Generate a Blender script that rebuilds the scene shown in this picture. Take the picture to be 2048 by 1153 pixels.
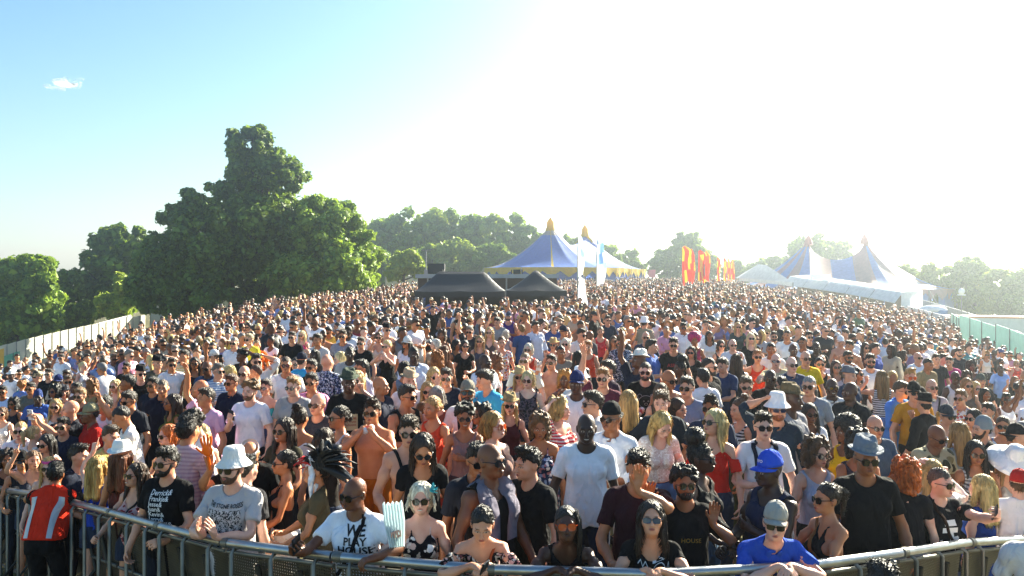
import bpy, bmesh, math, random, time
import numpy as np
from mathutils import Vector, Matrix
from mathutils.bvhtree import BVHTree
T0 = time.time()
R = math.radians
SC = bpy.context.scene
COL = SC.collection
for o in list(bpy.data.objects): bpy.data.objects.remove(o)
rng = np.random.default_rng(7)
random.seed(7)

# ------------------------------------------------------------------ camera, sky, sun, exposure
F = 1700.0            # focal length in pixels of the 2048 px wide photograph
HOR = 560.0           # eye level row
CAMH = 3.0
cd = bpy.data.cameras.new('camera'); cam = bpy.data.objects.new('camera', cd); COL.objects.link(cam)
cd.sensor_width = 36.0; cd.lens = 36.0*F/2048.0
cam.location = (0, 0, CAMH); cam.rotation_euler = (R(90), 0, 0)
cd.shift_y = (HOR-576.5)/2048.0
cd.clip_start = 0.1; cd.clip_end = 3000
SC.camera = cam
SUN_AZ, SUN_EL = 41.0, 27.0       # degrees right of the view axis, above the horizon
w = bpy.data.worlds.new('World'); SC.world = w; w.use_nodes = True
nt = w.node_tree; nt.nodes.clear()
wo = nt.nodes.new('ShaderNodeOutputWorld'); bg = nt.nodes.new('ShaderNodeBackground'); sky = nt.nodes.new('ShaderNodeTexSky')
sky.sky_type = 'NISHITA'; sky.sun_disc = False
sky.sun_elevation = R(SUN_EL); sky.sun_rotation = R(SUN_AZ)
sky.air_density = 1.0; sky.dust_density = 1.0; sky.ozone_density = 2.0; sky.altitude = 20
bg.inputs[1].default_value = 0.06
hs = nt.nodes.new('ShaderNodeHueSaturation'); hs.inputs['Saturation'].default_value = 1.3; hs.inputs['Hue'].default_value = .505
sc_ = nt.nodes.new('ShaderNodeSeparateColor'); cc_ = nt.nodes.new('ShaderNodeCombineColor')       # no yellow cast along the skyline
mg = nt.nodes.new('ShaderNodeMath'); mg.operation = 'MAXIMUM'; mb_ = nt.nodes.new('ShaderNodeMath'); mb_.operation = 'MAXIMUM'
nt.links.new(sky.outputs[0], hs.inputs['Color']); nt.links.new(hs.outputs[0], sc_.inputs[0])
nt.links.new(sc_.outputs[0], mg.inputs[0]); nt.links.new(sc_.outputs[1], mg.inputs[1]); nt.links.new(mg.outputs[0], mb_.inputs[0]); nt.links.new(sc_.outputs[2], mb_.inputs[1])
nt.links.new(sc_.outputs[0], cc_.inputs[0]); nt.links.new(mg.outputs[0], cc_.inputs[1]); nt.links.new(mb_.outputs[0], cc_.inputs[2])
nt.links.new(cc_.outputs[0], bg.inputs[0]); nt.links.new(bg.outputs[0], wo.inputs[0])
sl = bpy.data.lights.new('sun', 'SUN'); sl.energy = 5.0; sl.angle = R(0.5); sl.color = (1.0, 0.95, 0.89)
so = bpy.data.objects.new('sun', sl); COL.objects.link(so)
a, e = R(SUN_AZ), R(SUN_EL)
sdir = Vector((math.sin(a)*math.cos(e), math.cos(a)*math.cos(e), math.sin(e)))
so.rotation_euler = sdir.to_track_quat('Z', 'Y').to_euler(); so.location = (30, 40, 60)
SC.view_settings.view_transform = 'Standard'; SC.view_settings.look = 'None'
SC.view_settings.exposure = 2.2; SC.view_settings.gamma = 1.0
SC.view_settings.use_white_balance = True; SC.view_settings.white_balance_temperature = 7500; SC.view_settings.white_balance_tint = 2
SC.render.engine = 'CYCLES'
SC.cycles.use_denoising = True
SC.cycles.max_bounces = 6; SC.cycles.transparent_max_bounces = 12; SC.cycles.volume_bounces = 0

# ------------------------------------------------------------------ terrain: a crowned field that falls away to both sides
def sstep(t): t = np.clip(t, 0, 1); return t*t*(3-2*t)
def bow(px):
    px = np.asarray(px, float)
    l = np.clip((900-px)/900, 0, 1.25); r = np.clip((px-1200)/848, 0, 1.25)
    return 125*l**2.2 + 105*r**2.6
def rise(z):
    z = np.asarray(z, float)
    return 0.0135*np.clip(z-5, 0, 125) + 0.002*np.clip(z-130, 0, 90)
def ground(x, z):
    zz = np.clip(np.asarray(z, float), 3.5, None)
    px = 1024+F*np.asarray(x, float)/zz
    zc = 100*(1-np.exp(-zz/100*1.0))*1.0 + 0*zz
    zd = np.where(zz < 70, zz, 70+40*(1-np.exp(-(zz-70)/40)))
    return rise(zz)-zd/F*bow(px)
def at(px, y, z):                      # the point seen at a pixel, at a given depth
    return Vector(((px-1024)*z/F, z, CAMH-(y-HOR)*z/F))
def foot(px, z):
    x = (px-1024)*z/F
    return Vector((x, z, float(ground(x, z))))
def depth_for(px, y, h):               # depth at which somebody of height h has the head top on row y
    B = float(bow(px)); z = 10.0
    for _ in range(40):
        zd = z if z < 70 else 70+40*(1-math.exp(-(z-70)/40))
        num = F*(CAMH-h-float(rise(z))+zd/F*B)
        z = 0.5*z+0.5*max(3.0, num/max(y-HOR, 3.0))
        z = min(z, 150)
    return z

# ------------------------------------------------------------------ object helpers
def tag(o, label=None, cat=None, group=None, kind=None):
    if label: o['label'] = label
    if cat: o['category'] = cat
    if group: o['group'] = group
    if kind: o['kind'] = kind
    return o
def empty(name, loc, rz=0.0, label=None, cat=None, group=None):
    o = bpy.data.objects.new(name, None); COL.objects.link(o)
    o.location = loc; o.rotation_euler = (0, 0, rz); o.empty_display_size = 0.2
    return tag(o, label, cat, group)
def link(name, me, parent=None, mats=None):
    o = bpy.data.objects.new(name, me); COL.objects.link(o)
    if parent is not None: o.parent = parent
    if mats:
        for m in (mats if isinstance(mats, (list, tuple)) else [mats]): me.materials.append(m)
    return o
def np_mesh(name, v, f, smooth=True):
    me = bpy.data.meshes.new(name)
    v = np.asarray(v, np.float32); f = np.asarray(f, np.int32)
    n = f.shape[1]
    me.vertices.add(len(v)); me.vertices.foreach_set('co', v.ravel())
    me.loops.add(f.size); me.loops.foreach_set('vertex_index', f.ravel())
    me.polygons.add(len(f)); me.polygons.foreach_set('loop_start', np.arange(0, f.size, n, dtype=np.int32))
    try: me.polygons.foreach_set('loop_total', np.full(len(f), n, np.int32))
    except Exception: pass
    me.update(calc_edges=True); me.validate()
    if smooth: me.polygons.foreach_set('use_smooth', np.ones(len(me.polygons), bool))
    return me
class MB:                               # collects simple shapes into one mesh
    def __init__(s): s.v = []; s.f = []; s.m = []; s.sm = []
    def add(s, vs, fs, mi=0, smooth=False):
        b = len(s.v); s.v += [tuple(p) for p in vs]
        for q in fs: s.f.append([b+i for i in q]); s.m.append(mi); s.sm.append(smooth)
    def box(s, c, sz, mi=0, rot=None):
        c = Vector(c); hx, hy, hz = sz[0]/2, sz[1]/2, sz[2]/2
        P = [Vector((x, y, z)) for x in (-hx, hx) for y in (-hy, hy) for z in (-hz, hz)]
        if rot is not None: P = [rot @ p for p in P]
        s.add([c+p for p in P], [(0,1,3,2),(4,6,7,5),(0,4,5,1),(2,3,7,6),(0,2,6,4),(1,5,7,3)], mi)
    def tube(s, pts, r, n=8, mi=0, cap=True, r2=None):
        pts = [Vector(p) for p in pts]; rings = []
        m = len(pts)
        for i, p in enumerate(pts):
            d = (pts[min(i+1, m-1)]-pts[max(i-1, 0)])
            if d.length < 1e-9: d = Vector((0, 0, 1))
            d.normalize()
            up = Vector((0, 0, 1)) if abs(d.z) < .9 else Vector((1, 0, 0))
            x = d.cross(up).normalized(); y = d.cross(x)
            rr = r if r2 is None else r+(r2-r)*i/(m-1)
            rings.append([p+(x*math.cos(2*math.pi*k/n)+y*math.sin(2*math.pi*k/n))*rr for k in range(n)])
        vs = [q for rg in rings for q in rg]; fs = []
        for i in range(m-1):
            for k in range(n):
                fs.append((i*n+k, (i+1)*n+k, (i+1)*n+(k+1) % n, i*n+(k+1) % n))
        s.add(vs, fs, mi, True)
        if cap:
            s.add(rings[0], [tuple(range(n))], mi); s.add(rings[-1], [tuple(range(n))[::-1]], mi)
    def ball(s, c, r, mi=0, nu=10, nv=7):
        c = Vector(c); r = r if isinstance(r, (tuple, list)) else (r, r, r)
        vs = []; fs = []
        for j in range(nv+1):
            th = math.pi*j/nv
            for i in range(nu):
                ph = 2*math.pi*i/nu
                vs.append(c+Vector((r[0]*math.sin(th)*math.cos(ph), r[1]*math.sin(th)*math.sin(ph), r[2]*math.cos(th))))
        for j in range(nv):
            for i in range(nu): fs.append((j*nu+i, (j+1)*nu+i, (j+1)*nu+(i+1) % nu, j*nu+(i+1) % nu))
        s.add(vs, fs, mi, True)
    def lathe(s, prof, c=(0, 0, 0), n=20, mi=0, sx=1.0, sy=1.0, M=None):
        c = Vector(c); vs = []; fs = []
        for (r, z) in prof:
            for k in range(n):
                p = Vector((sx*r*math.cos(2*math.pi*k/n), sy*r*math.sin(2*math.pi*k/n), z))
                vs.append(c+(M @ p if M is not None else p))
        for j in range(len(prof)-1):
            for k in range(n): fs.append((j*n+k, j*n+(k+1) % n, (j+1)*n+(k+1) % n, (j+1)*n+k))
        s.add(vs, fs, mi, True)
    def mesh(s, name):
        me = bpy.data.meshes.new(name); me.from_pydata([tuple(p) for p in s.v], [], s.f); me.update()
        me.polygons.foreach_set('material_index', s.m); me.polygons.foreach_set('use_smooth', s.sm)
        return me
    def build(s, name, mats, parent=None):
        return link(name, s.mesh(name), parent, mats)

# ------------------------------------------------------------------ materials
def lin(c):
    if isinstance(c, str):
        c = c.lstrip('#')
        if len(c) == 3: c = ''.join(k*2 for k in c)
        c = [int(c[i:i+2], 16)/255 for i in (0, 2, 4)]
    return tuple((v/12.92 if v <= .04045 else ((v+.055)/1.055)**2.4) for v in c)
MC = {}
def nodes(name):
    m = bpy.data.materials.new(name); m.use_nodes = True
    t = m.node_tree; b = t.nodes['Principled BSDF']
    return m, t, b
def N(t, kind, **kw):
    n = t.nodes.new(kind)
    for k, v in kw.items():
        if k.startswith('i_'):
            key = k[2:]; n.inputs[int(key) if key.isdigit() else key.replace('_', ' ')].default_value = v
        else: setattr(n, k, v)
    return n
def ramp(t, src, stops, interp='LINEAR'):
    r = t.nodes.new('ShaderNodeValToRGB'); cr = r.color_ramp; cr.interpolation = interp
    while len(cr.elements) < len(stops): cr.elements.new(0.5)
    for e_, (p, c) in zip(cr.elements, stops): e_.position = p; e_.color = (*c, 1) if len(c) == 3 else c
    t.links.new(src, r.inputs[0]); return r
def mixc(t, fac, a_, b_):
    m = t.nodes.new('ShaderNodeMix'); m.data_type = 'RGBA'
    for s_, v in ((0, fac), (6, a_), (7, b_)):
        if hasattr(v, 'is_linked') or hasattr(v, 'links'): t.links.new(v, m.inputs[s_])
        elif s_ == 0: m.inputs[0].default_value = v
        else: m.inputs[s_].default_value = (*v, 1) if len(v) == 3 else v
    return m.outputs[2]
def plain(name, c, rough=.6, metal=0.0, var=.12, scale=3.0, bump=0.0, spec=.5, tr=0.0):
    key = (name, c, rough, metal, var, scale, bump, tr)
    if key in MC: return MC[key]
    m, t, b = nodes(name); c = lin(c)
    co = N(t, 'ShaderNodeTexCoord'); nz = N(t, 'ShaderNodeTexNoise', i_Scale=scale, i_Detail=4.0)
    t.links.new(co.outputs['Object'], nz.inputs['Vector'])
    r = ramp(t, nz.outputs[0], [(.25, tuple(v*(1-var) for v in c)), (.75, tuple(min(1, v*(1+var)) for v in c))])
    t.links.new(r.outputs[0], b.inputs['Base Color'])
    b.inputs['Roughness'].default_value = rough; b.inputs['Metallic'].default_value = metal
    b.inputs['Specular IOR Level'].default_value = spec
    if tr:
        tl = N(t, 'ShaderNodeBsdfTranslucent'); t.links.new(r.outputs[0], tl.inputs['Color']); mx = N(t, 'ShaderNodeMixShader'); mx.inputs[0].default_value = tr
        t.links.new(b.outputs[0], mx.inputs[1]); t.links.new(tl.outputs[0], mx.inputs[2]); t.links.new(mx.outputs[0], t.nodes['Material Output'].inputs[0])
    if bump:
        bp = N(t, 'ShaderNodeBump', i_Strength=bump, i_Distance=.02); n2 = N(t, 'ShaderNodeTexNoise', i_Scale=scale*6, i_Detail=3.0)
        t.links.new(co.outputs['Object'], n2.inputs['Vector']); t.links.new(n2.outputs[0], bp.inputs['Height']); t.links.new(bp.outputs[0], b.inputs['Normal'])
    MC[key] = m; return m
SKIN = {'p': 'e2b199', 'f': 'd79f80', 't': 'c08159', 'o': 'a0653f', 'b': '70452c', 'd': '4e3122', 'k': '3c271b'}
LIPS = {'p': 'b5605a', 'f': 'ac5a50', 't': '9c4f43', 'o': '84463a', 'b': '5c322b', 'd': '422421', 'k': '301a18'}
def skin_mat(s):
    key = ('skin', s)
    if key in MC: return MC[key]
    m, t, b = nodes('skin'); c = lin(SKIN[s])
    co = N(t, 'ShaderNodeTexCoord'); nz = N(t, 'ShaderNodeTexNoise', i_Scale=9.0, i_Detail=5.0)
    t.links.new(co.outputs['Object'], nz.inputs['Vector'])
    r = ramp(t, nz.outputs[0], [(.3, tuple(v*f_ for v, f_ in zip(c, (.90, .74, .70)))), (.7, tuple(min(1, v*1.07) for v in c))])
    at_ = N(t, 'ShaderNodeAttribute', attribute_name='tint'); sp = N(t, 'ShaderNodeSeparateColor')
    t.links.new(at_.outputs['Color'], sp.inputs[0])
    x = mixc(t, sp.outputs[0], r.outputs[0], lin(LIPS[s]))
    x = mixc(t, sp.outputs[1], x, lin('1a120e'))
    x = mixc(t, sp.outputs[2], x, lin('b4a89c'))
    t.links.new(x, b.inputs['Base Color'])
    b.inputs['Roughness'].default_value = .46; b.inputs['Specular IOR Level'].default_value = .45
    b.inputs['Subsurface Weight'].default_value = .0
    bp = N(t, 'ShaderNodeBump', i_Strength=.12, i_Distance=.004); n2 = N(t, 'ShaderNodeTexNoise', i_Scale=130.0)
    t.links.new(co.outputs['Object'], n2.inputs['Vector']); t.links.new(n2.outputs[0], bp.inputs['Height']); t.links.new(bp.outputs[0], b.inputs['Normal'])
    MC[key] = m; return m
PAT = {  # pattern: ground colour, print colours
 'floralblack': ('14131a', ['e9dccb', 'd9b7a8', 'f4efe6'], 17), 'floralsmall': ('121015', ['c9a09a', '8b5a5f', 'd8cfc4'], 38),
 'floralblue': ('23304c', ['e8e2e0', 'b0727a', '7f93b8'], 24), 'floralwhite': ('e8e0d6', ['c4574b', '56789b', 'd6a24f'], 22),
 'floralpink': ('d8a59b', ['b5342e', 'e9d3c3', '8a2a2a'], 20), 'floralnavy': ('1b2338', ['c9cdd8', '5c6c92', 'aab3c8'], 40),
 'leopard': ('5b4a52', ['191519', '251d22', '120f12'], 34), 'camo': ('a79f83', ['4f4f3b', '7b7152', '3b3a2c'], 9),
 'tiedye': ('dfe6ee', ['26304e', '4a5a84', '131a30'], 11), 'lace': ('d8c5ba', ['efe6df', 'c7ab9c', 'f3ece6'], 60),
 'graphic': ('b9b5b6', ['121212', '1c1c1c', '0b0b0b'], 40), 'sequin': ('171b38', ['6b7bd0', '0b0d1c', '3a468c'], 60)}
def cloth(c, kind='plain', c2=None):
    key = ('cloth', c, kind, c2)
    if key in MC: return MC[key]
    m, t, b = nodes('fabric')
    co = N(t, 'ShaderNodeTexCoord'); O = co.outputs['Object']
    if c in PAT:
        g, pr, sc = PAT[c]
        nz = N(t, 'ShaderNodeTexNoise', i_Scale=sc*1.1, i_Detail=2.0); t.links.new(O, nz.inputs['Vector'])
        add = N(t, 'ShaderNodeVectorMath', operation='MULTIPLY_ADD'); add.inputs[1].default_value = (.05, .05, .05)
        t.links.new(nz.outputs['Color'], add.inputs[0]); t.links.new(O, add.inputs[2])
        vo = N(t, 'ShaderNodeTexVoronoi', i_Scale=sc); t.links.new(add.outputs[0], vo.inputs['Vector'])
        sep = N(t, 'ShaderNodeSeparateColor'); t.links.new(vo.outputs['Color'], sep.inputs[0])
        pc = ramp(t, sep.outputs[0], [(0, lin(pr[0])), (.4, lin(pr[1])), (.7, lin(pr[2]))], 'CONSTANT')
        n2 = N(t, 'ShaderNodeTexNoise', i_Scale=sc*.55, i_Detail=1.0); t.links.new(O, n2.inputs['Vector'])
        mm = N(t, 'ShaderNodeMath', operation='MULTIPLY_ADD'); mm.inputs[1].default_value = -.6; mm.inputs[2].default_value = .78
        t.links.new(n2.outputs[0], mm.inputs[0])
        lt = N(t, 'ShaderNodeMath', operation='LESS_THAN'); t.links.new(vo.outputs['Distance'], lt.inputs[0]); t.links.new(mm.outputs[0], lt.inputs[1])
        base = mixc(t, lt.outputs[0], lin(g), pc.outputs[0])
    else:
        cc = lin(c)
        nz = N(t, 'ShaderNodeTexNoise', i_Scale=5.0, i_Detail=5.0); t.links.new(O, nz.inputs['Vector'])
        r = ramp(t, nz.outputs[0], [(.3, tuple(v*.86 for v in cc)), (.7, tuple(min(1, v*1.08) for v in cc))])
        base = r.outputs[0]
        if kind in ('stripe', 'vstripe', 'check'):
            wv = N(t, 'ShaderNodeTexWave', wave_type='BANDS', bands_direction='Z' if kind != 'vstripe' else 'X', i_Scale=9.0 if kind != 'vstripe' else 14.0, i_Distortion=.6)
            t.links.new(O, wv.inputs['Vector'])
            gt = N(t, 'ShaderNodeMath', operation='GREATER_THAN'); gt.inputs[1].default_value = .55; t.links.new(wv.outputs['Fac'], gt.inputs[0])
            base = mixc(t, gt.outputs[0], base, lin(c2))
    t.links.new(base, b.inputs['Base Color'])
    b.inputs['Roughness'].default_value = .9; b.inputs['Specular IOR Level'].default_value = .15
    b.inputs['Sheen Weight'].default_value = .0
    mp = N(t, 'ShaderNodeMapping'); mp.inputs['Scale'].default_value = (9, 9, 4.5); t.links.new(O, mp.inputs[0])
    mp.inputs['Rotation'].default_value = (.3, .5, .2)
    n3 = N(t, 'ShaderNodeTexNoise', i_Scale=1.0, i_Detail=2.5, i_Roughness=.5, i_Distortion=.8); t.links.new(mp.outputs[0], n3.inputs['Vector'])
    bp = N(t, 'ShaderNodeBump', i_Strength=.8, i_Distance=.06); t.links.new(n3.outputs[0], bp.inputs['Height'])
    t.links.new(bp.outputs[0], b.inputs['Normal'])
    MC[key] = m; return m
def hair_mat(c):
    key = ('hair', c)
    if key in MC: return MC[key]
    m, t, b = nodes('hair'); cc = lin(c)
    co = N(t, 'ShaderNodeTexCoord'); mp = N(t, 'ShaderNodeMapping'); mp.inputs['Scale'].default_value = (60, 60, 9)
    t.links.new(co.outputs['Object'], mp.inputs[0])
    nz = N(t, 'ShaderNodeTexNoise', i_Scale=1.0, i_Detail=4.0); t.links.new(mp.outputs[0], nz.inputs['Vector'])
    r = ramp(t, nz.outputs[0], [(.3, tuple(v*.5 for v in cc)), (.7, tuple(min(1, v*1.35) for v in cc))])
    t.links.new(r.outputs[0], b.inputs['Base Color']); b.inputs['Roughness'].default_value = .5
    b.inputs['Specular IOR Level'].default_value = .45
    bp = N(t, 'ShaderNodeBump', i_Strength=.9, i_Distance=.03); t.links.new(nz.outputs[0], bp.inputs['Height']); t.links.new(bp.outputs[0], b.inputs['Normal'])
    MC[key] = m; return m
# ------------------------------------------------------------------ implicit surfaces -> meshes
def cone(a_, b_, ra, rb, bone, k=.03, g='body'): return ('c', np.array(a_, float), np.array(b_, float), ra, rb, bone, k, g)
def ell(c, r, bone, k=.03, g='body'): return ('e', np.array(c, float), np.array(r if hasattr(r, '__len__') else (r, r, r), float), 0, 0, bone, k, g)
def prim_sdf(p, P):
    if p[0] == 'c':
        a_, b_, ra, rb = p[1:5]; ba = b_-a_
        t = np.clip(((P-a_) @ ba)/(ba @ ba), 0, 1)
        q = P-a_-t[..., None]*ba
        return np.sqrt((q*q).sum(-1))-(ra+t*(rb-ra))
    q = P-p[1]; k0 = np.sqrt(((q/p[2])**2).sum(-1)); k1 = np.sqrt(((q/p[2]**2)**2).sum(-1))
    return k0*(k0-1)/np.maximum(k1, 1e-6)
def smin(a_, b_, k):
    h = np.maximum(k-np.abs(a_-b_), 0)/k
    return np.minimum(a_, b_)-h*h*k*.25
def prim_box(p, m):
    if p[0] == 'c':
        r = max(p[3], p[4])+m; return np.minimum(p[1], p[2])-r, np.maximum(p[1], p[2])+r
    return p[1]-p[2]-m, p[1]+p[2]+m
def eval_pts(prims, P, infl=0.0):
    D = np.full(P.shape[:-1], .5)
    for p in prims:
        d = prim_sdf(p, P)
        if p[7] == 'sub': D = -smin(-D, d, p[6])
        else: D = smin(D, d, p[6])
    return D-infl
def grid_sdf(prims, h, infl=0.0, pad=.03):
    lo = np.min([prim_box(p, 0)[0] for p in prims if p[7] != 'sub'], 0)-infl-pad
    hi = np.max([prim_box(p, 0)[1] for p in prims if p[7] != 'sub'], 0)+infl+pad
    n = np.ceil((hi-lo)/h).astype(int)+1
    D = np.full(n, .12, np.float32)
    ax = [lo[i]+h*np.arange(n[i]) for i in range(3)]
    for p in prims:
        b0, b1 = prim_box(p, .05+infl)
        i0 = np.maximum(((b0-lo)/h).astype(int), 0); i1 = np.minimum(((b1-lo)/h).astype(int)+2, n)
        if (i1 <= i0).any(): continue
        P = np.stack(np.meshgrid(*[ax[i][i0[i]:i1[i]] for i in range(3)], indexing='ij'), -1)
        d = prim_sdf(p, P).astype(np.float32)
        sl_ = tuple(slice(i0[i], i1[i]) for i in range(3))
        if p[7] == 'sub': D[sl_] = -smin(-D[sl_], d, p[6])
        else: D[sl_] = smin(D[sl_], d, p[6])
    return D-infl, lo, ax
def surface_nets(D, lo, h):
    S = D < 0
    c = S[:-1, :-1, :-1].astype(np.int8)
    tot = np.zeros_like(c)
    for i in (0, 1):
        for j in (0, 1):
            for k in (0, 1):
                tot += S[i:S.shape[0]-1+i, j:S.shape[1]-1+j, k:S.shape[2]-1+k]
    act = np.argwhere((tot > 0) & (tot < 8))
    ids = np.full(tot.shape, -1, np.int32); ids[tuple(act.T)] = np.arange(len(act))
    acc = np.zeros((len(act), 3)); cnt = np.zeros(len(act))
    for ax in range(3):
        o1, o2 = [q for q in range(3) if q != ax]
        for u in (0, 1):
            for v in (0, 1):
                a0 = act.copy(); a0[:, o1] += u; a0[:, o2] += v; a1 = a0.copy(); a1[:, ax] += 1
                d0 = D[tuple(a0.T)]; d1 = D[tuple(a1.T)]
                mk = (d0 < 0) != (d1 < 0)
                t = np.where(mk, d0/np.where(mk, d0-d1, 1), 0)
                pos = a0.astype(float); pos[:, ax] += t
                acc[mk] += pos[mk]; cnt[mk] += 1
    V = lo+h*acc/cnt[:, None]
    Q = []
    for ax in range(3):
        o1, o2 = (ax+1) % 3, (ax+2) % 3
        s0 = [slice(None)]*3; s1 = [slice(None)]*3; s0[ax] = slice(0, -1); s1[ax] = slice(1, None)
        A, B = S[tuple(s0)], S[tuple(s1)]
        E = np.argwhere(A != B); E = E[(E[:, o1] > 0) & (E[:, o2] > 0) & (E[:, o1] < ids.shape[o1]) & (E[:, o2] < ids.shape[o2])]
        ins = A[tuple(E.T)]
        def cell(du, dv):
            q = E.copy(); q[:, o1] += du; q[:, o2] += dv; return ids[tuple(q.T)]
        q = np.stack([cell(-1, -1), cell(0, -1), cell(0, 0), cell(-1, 0)], 1)
        q[~ins] = q[~ins][:, ::-1]; Q.append(q)
    Q = np.concatenate(Q); Q = Q[(Q >= 0).all(1)]
    return V, Q
def decimate(V, Q, target, keep=None):
    me = np_mesh('tmp', V, Q); o = bpy.data.objects.new('tmp', me); COL.objects.link(o)
    md = o.modifiers.new('d', 'DECIMATE'); md.ratio = min(1.0, target/max(1, len(V))); md.use_collapse_triangulate = True
    if keep is not None:
        vg = o.vertex_groups.new(name='g')
        q = np.clip(keep(V), 0, 1)
        for lev in np.unique(np.round(q, 1)):
            vg.add(np.where(np.round(q, 1) == lev)[0].tolist(), float(lev), 'REPLACE')
        md.vertex_group = 'g'; md.vertex_group_factor = 1.0
    dg = bpy.context.evaluated_depsgraph_get(); ev = o.evaluated_get(dg); m2 = ev.to_mesh()
    m2.calc_loop_triangles()
    v = np.empty(len(m2.vertices)*3, np.float32); m2.vertices.foreach_get('co', v)
    f = np.empty(len(m2.loop_triangles)*3, np.int32); m2.loop_triangles.foreach_get('vertices', f)
    ev.to_mesh_clear(); bpy.data.objects.remove(o); bpy.data.meshes.remove(me)
    return v.reshape(-1, 3).astype(float), f.reshape(-1, 3)

# ------------------------------------------------------------------ the human template: skeleton and shape
AA = R(42)
BN = ['pelvis', 'spine', 'chest', 'neck', 'head']
B = {n: i for i, n in enumerate(BN)}
for sd in 'LR':
    for n in ('ua', 'fa', 'hand'): B[n+sd] = len(B)
    for fi in range(5):
        for q in 'ab': B['f%d%s%s' % (fi, q, sd)] = len(B)
    for n in ('th', 'sh', 'ft'): B[n+sd] = len(B)
NB = len(B)
FING = [(-.030, .030, .028, .0095), (-.0295, .045, .045, .0085), (-.0095, .049, .052, .0088), (.0115, .046, .048, .0085), (.031, .036, .038, .0076)]
def skeleton(sex):
    J = {'pelvis': (0, .01, .95), 'spine': (0, .012, 1.05), 'chest': (0, .015, 1.2), 'neck': (0, .022, 1.47), 'head': (0, .012, 1.575)}
    sh = .172 if sex == 'M' else .150
    for sd, s in (('L', 1), ('R', -1)):
        S = np.array((s*sh, .018, 1.415)); d = np.array((s*math.sin(AA), 0, -math.cos(AA))); n = np.array((-s*math.cos(AA), 0, -math.sin(AA)))
        E = S+d*(.295 if sex == 'M' else .285)+np.array((0, .012, 0)); W = E+d*(.258 if sex == 'M' else .245)+np.array((0, -.02, 0))
        J['ua'+sd] = S; J['fa'+sd] = E; J['hand'+sd] = W; J['d'+sd] = d; J['n'+sd] = n
        hs = 1.0 if sex == 'M' else .9
        for fi, (ly, l1, l2, r_) in enumerate(FING):
            if fi == 0:
                k = W+(d*.028+np.array((0, ly*.75, 0))+n*.006)*hs; dd = d*.72+np.array((0, -.62, 0))+n*.22; dd /= np.linalg.norm(dd)
                m = k+dd*.046*hs; dd2 = d*.92+np.array((0, -.36, 0))+n*.16; dd2 /= np.linalg.norm(dd2); t = m+dd2*.038*hs
            else:
                k = W+(d*(.092-abs(ly-.0)*.18)+np.array((0, ly, 0)))*hs
                sp = np.array((0, ly*2.6, 0)); dd = d+sp; dd /= np.linalg.norm(dd)
                m = k+dd*l1*hs; t = m+(dd+n*.06)*l2*hs*.92
            J['f%da%s' % (fi, sd)] = k; J['f%db%s' % (fi, sd)] = m; J['f%dt%s' % (fi, sd)] = t
        hx = .095 if sex == 'M' else .098
        J['th'+sd] = (s*hx, 0, .91); J['sh'+sd] = (s*.118, -.004, .50); J['ft'+sd] = (s*.125, .026, .09)
    return {k: np.array(v, float) for k, v in J.items()}
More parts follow.
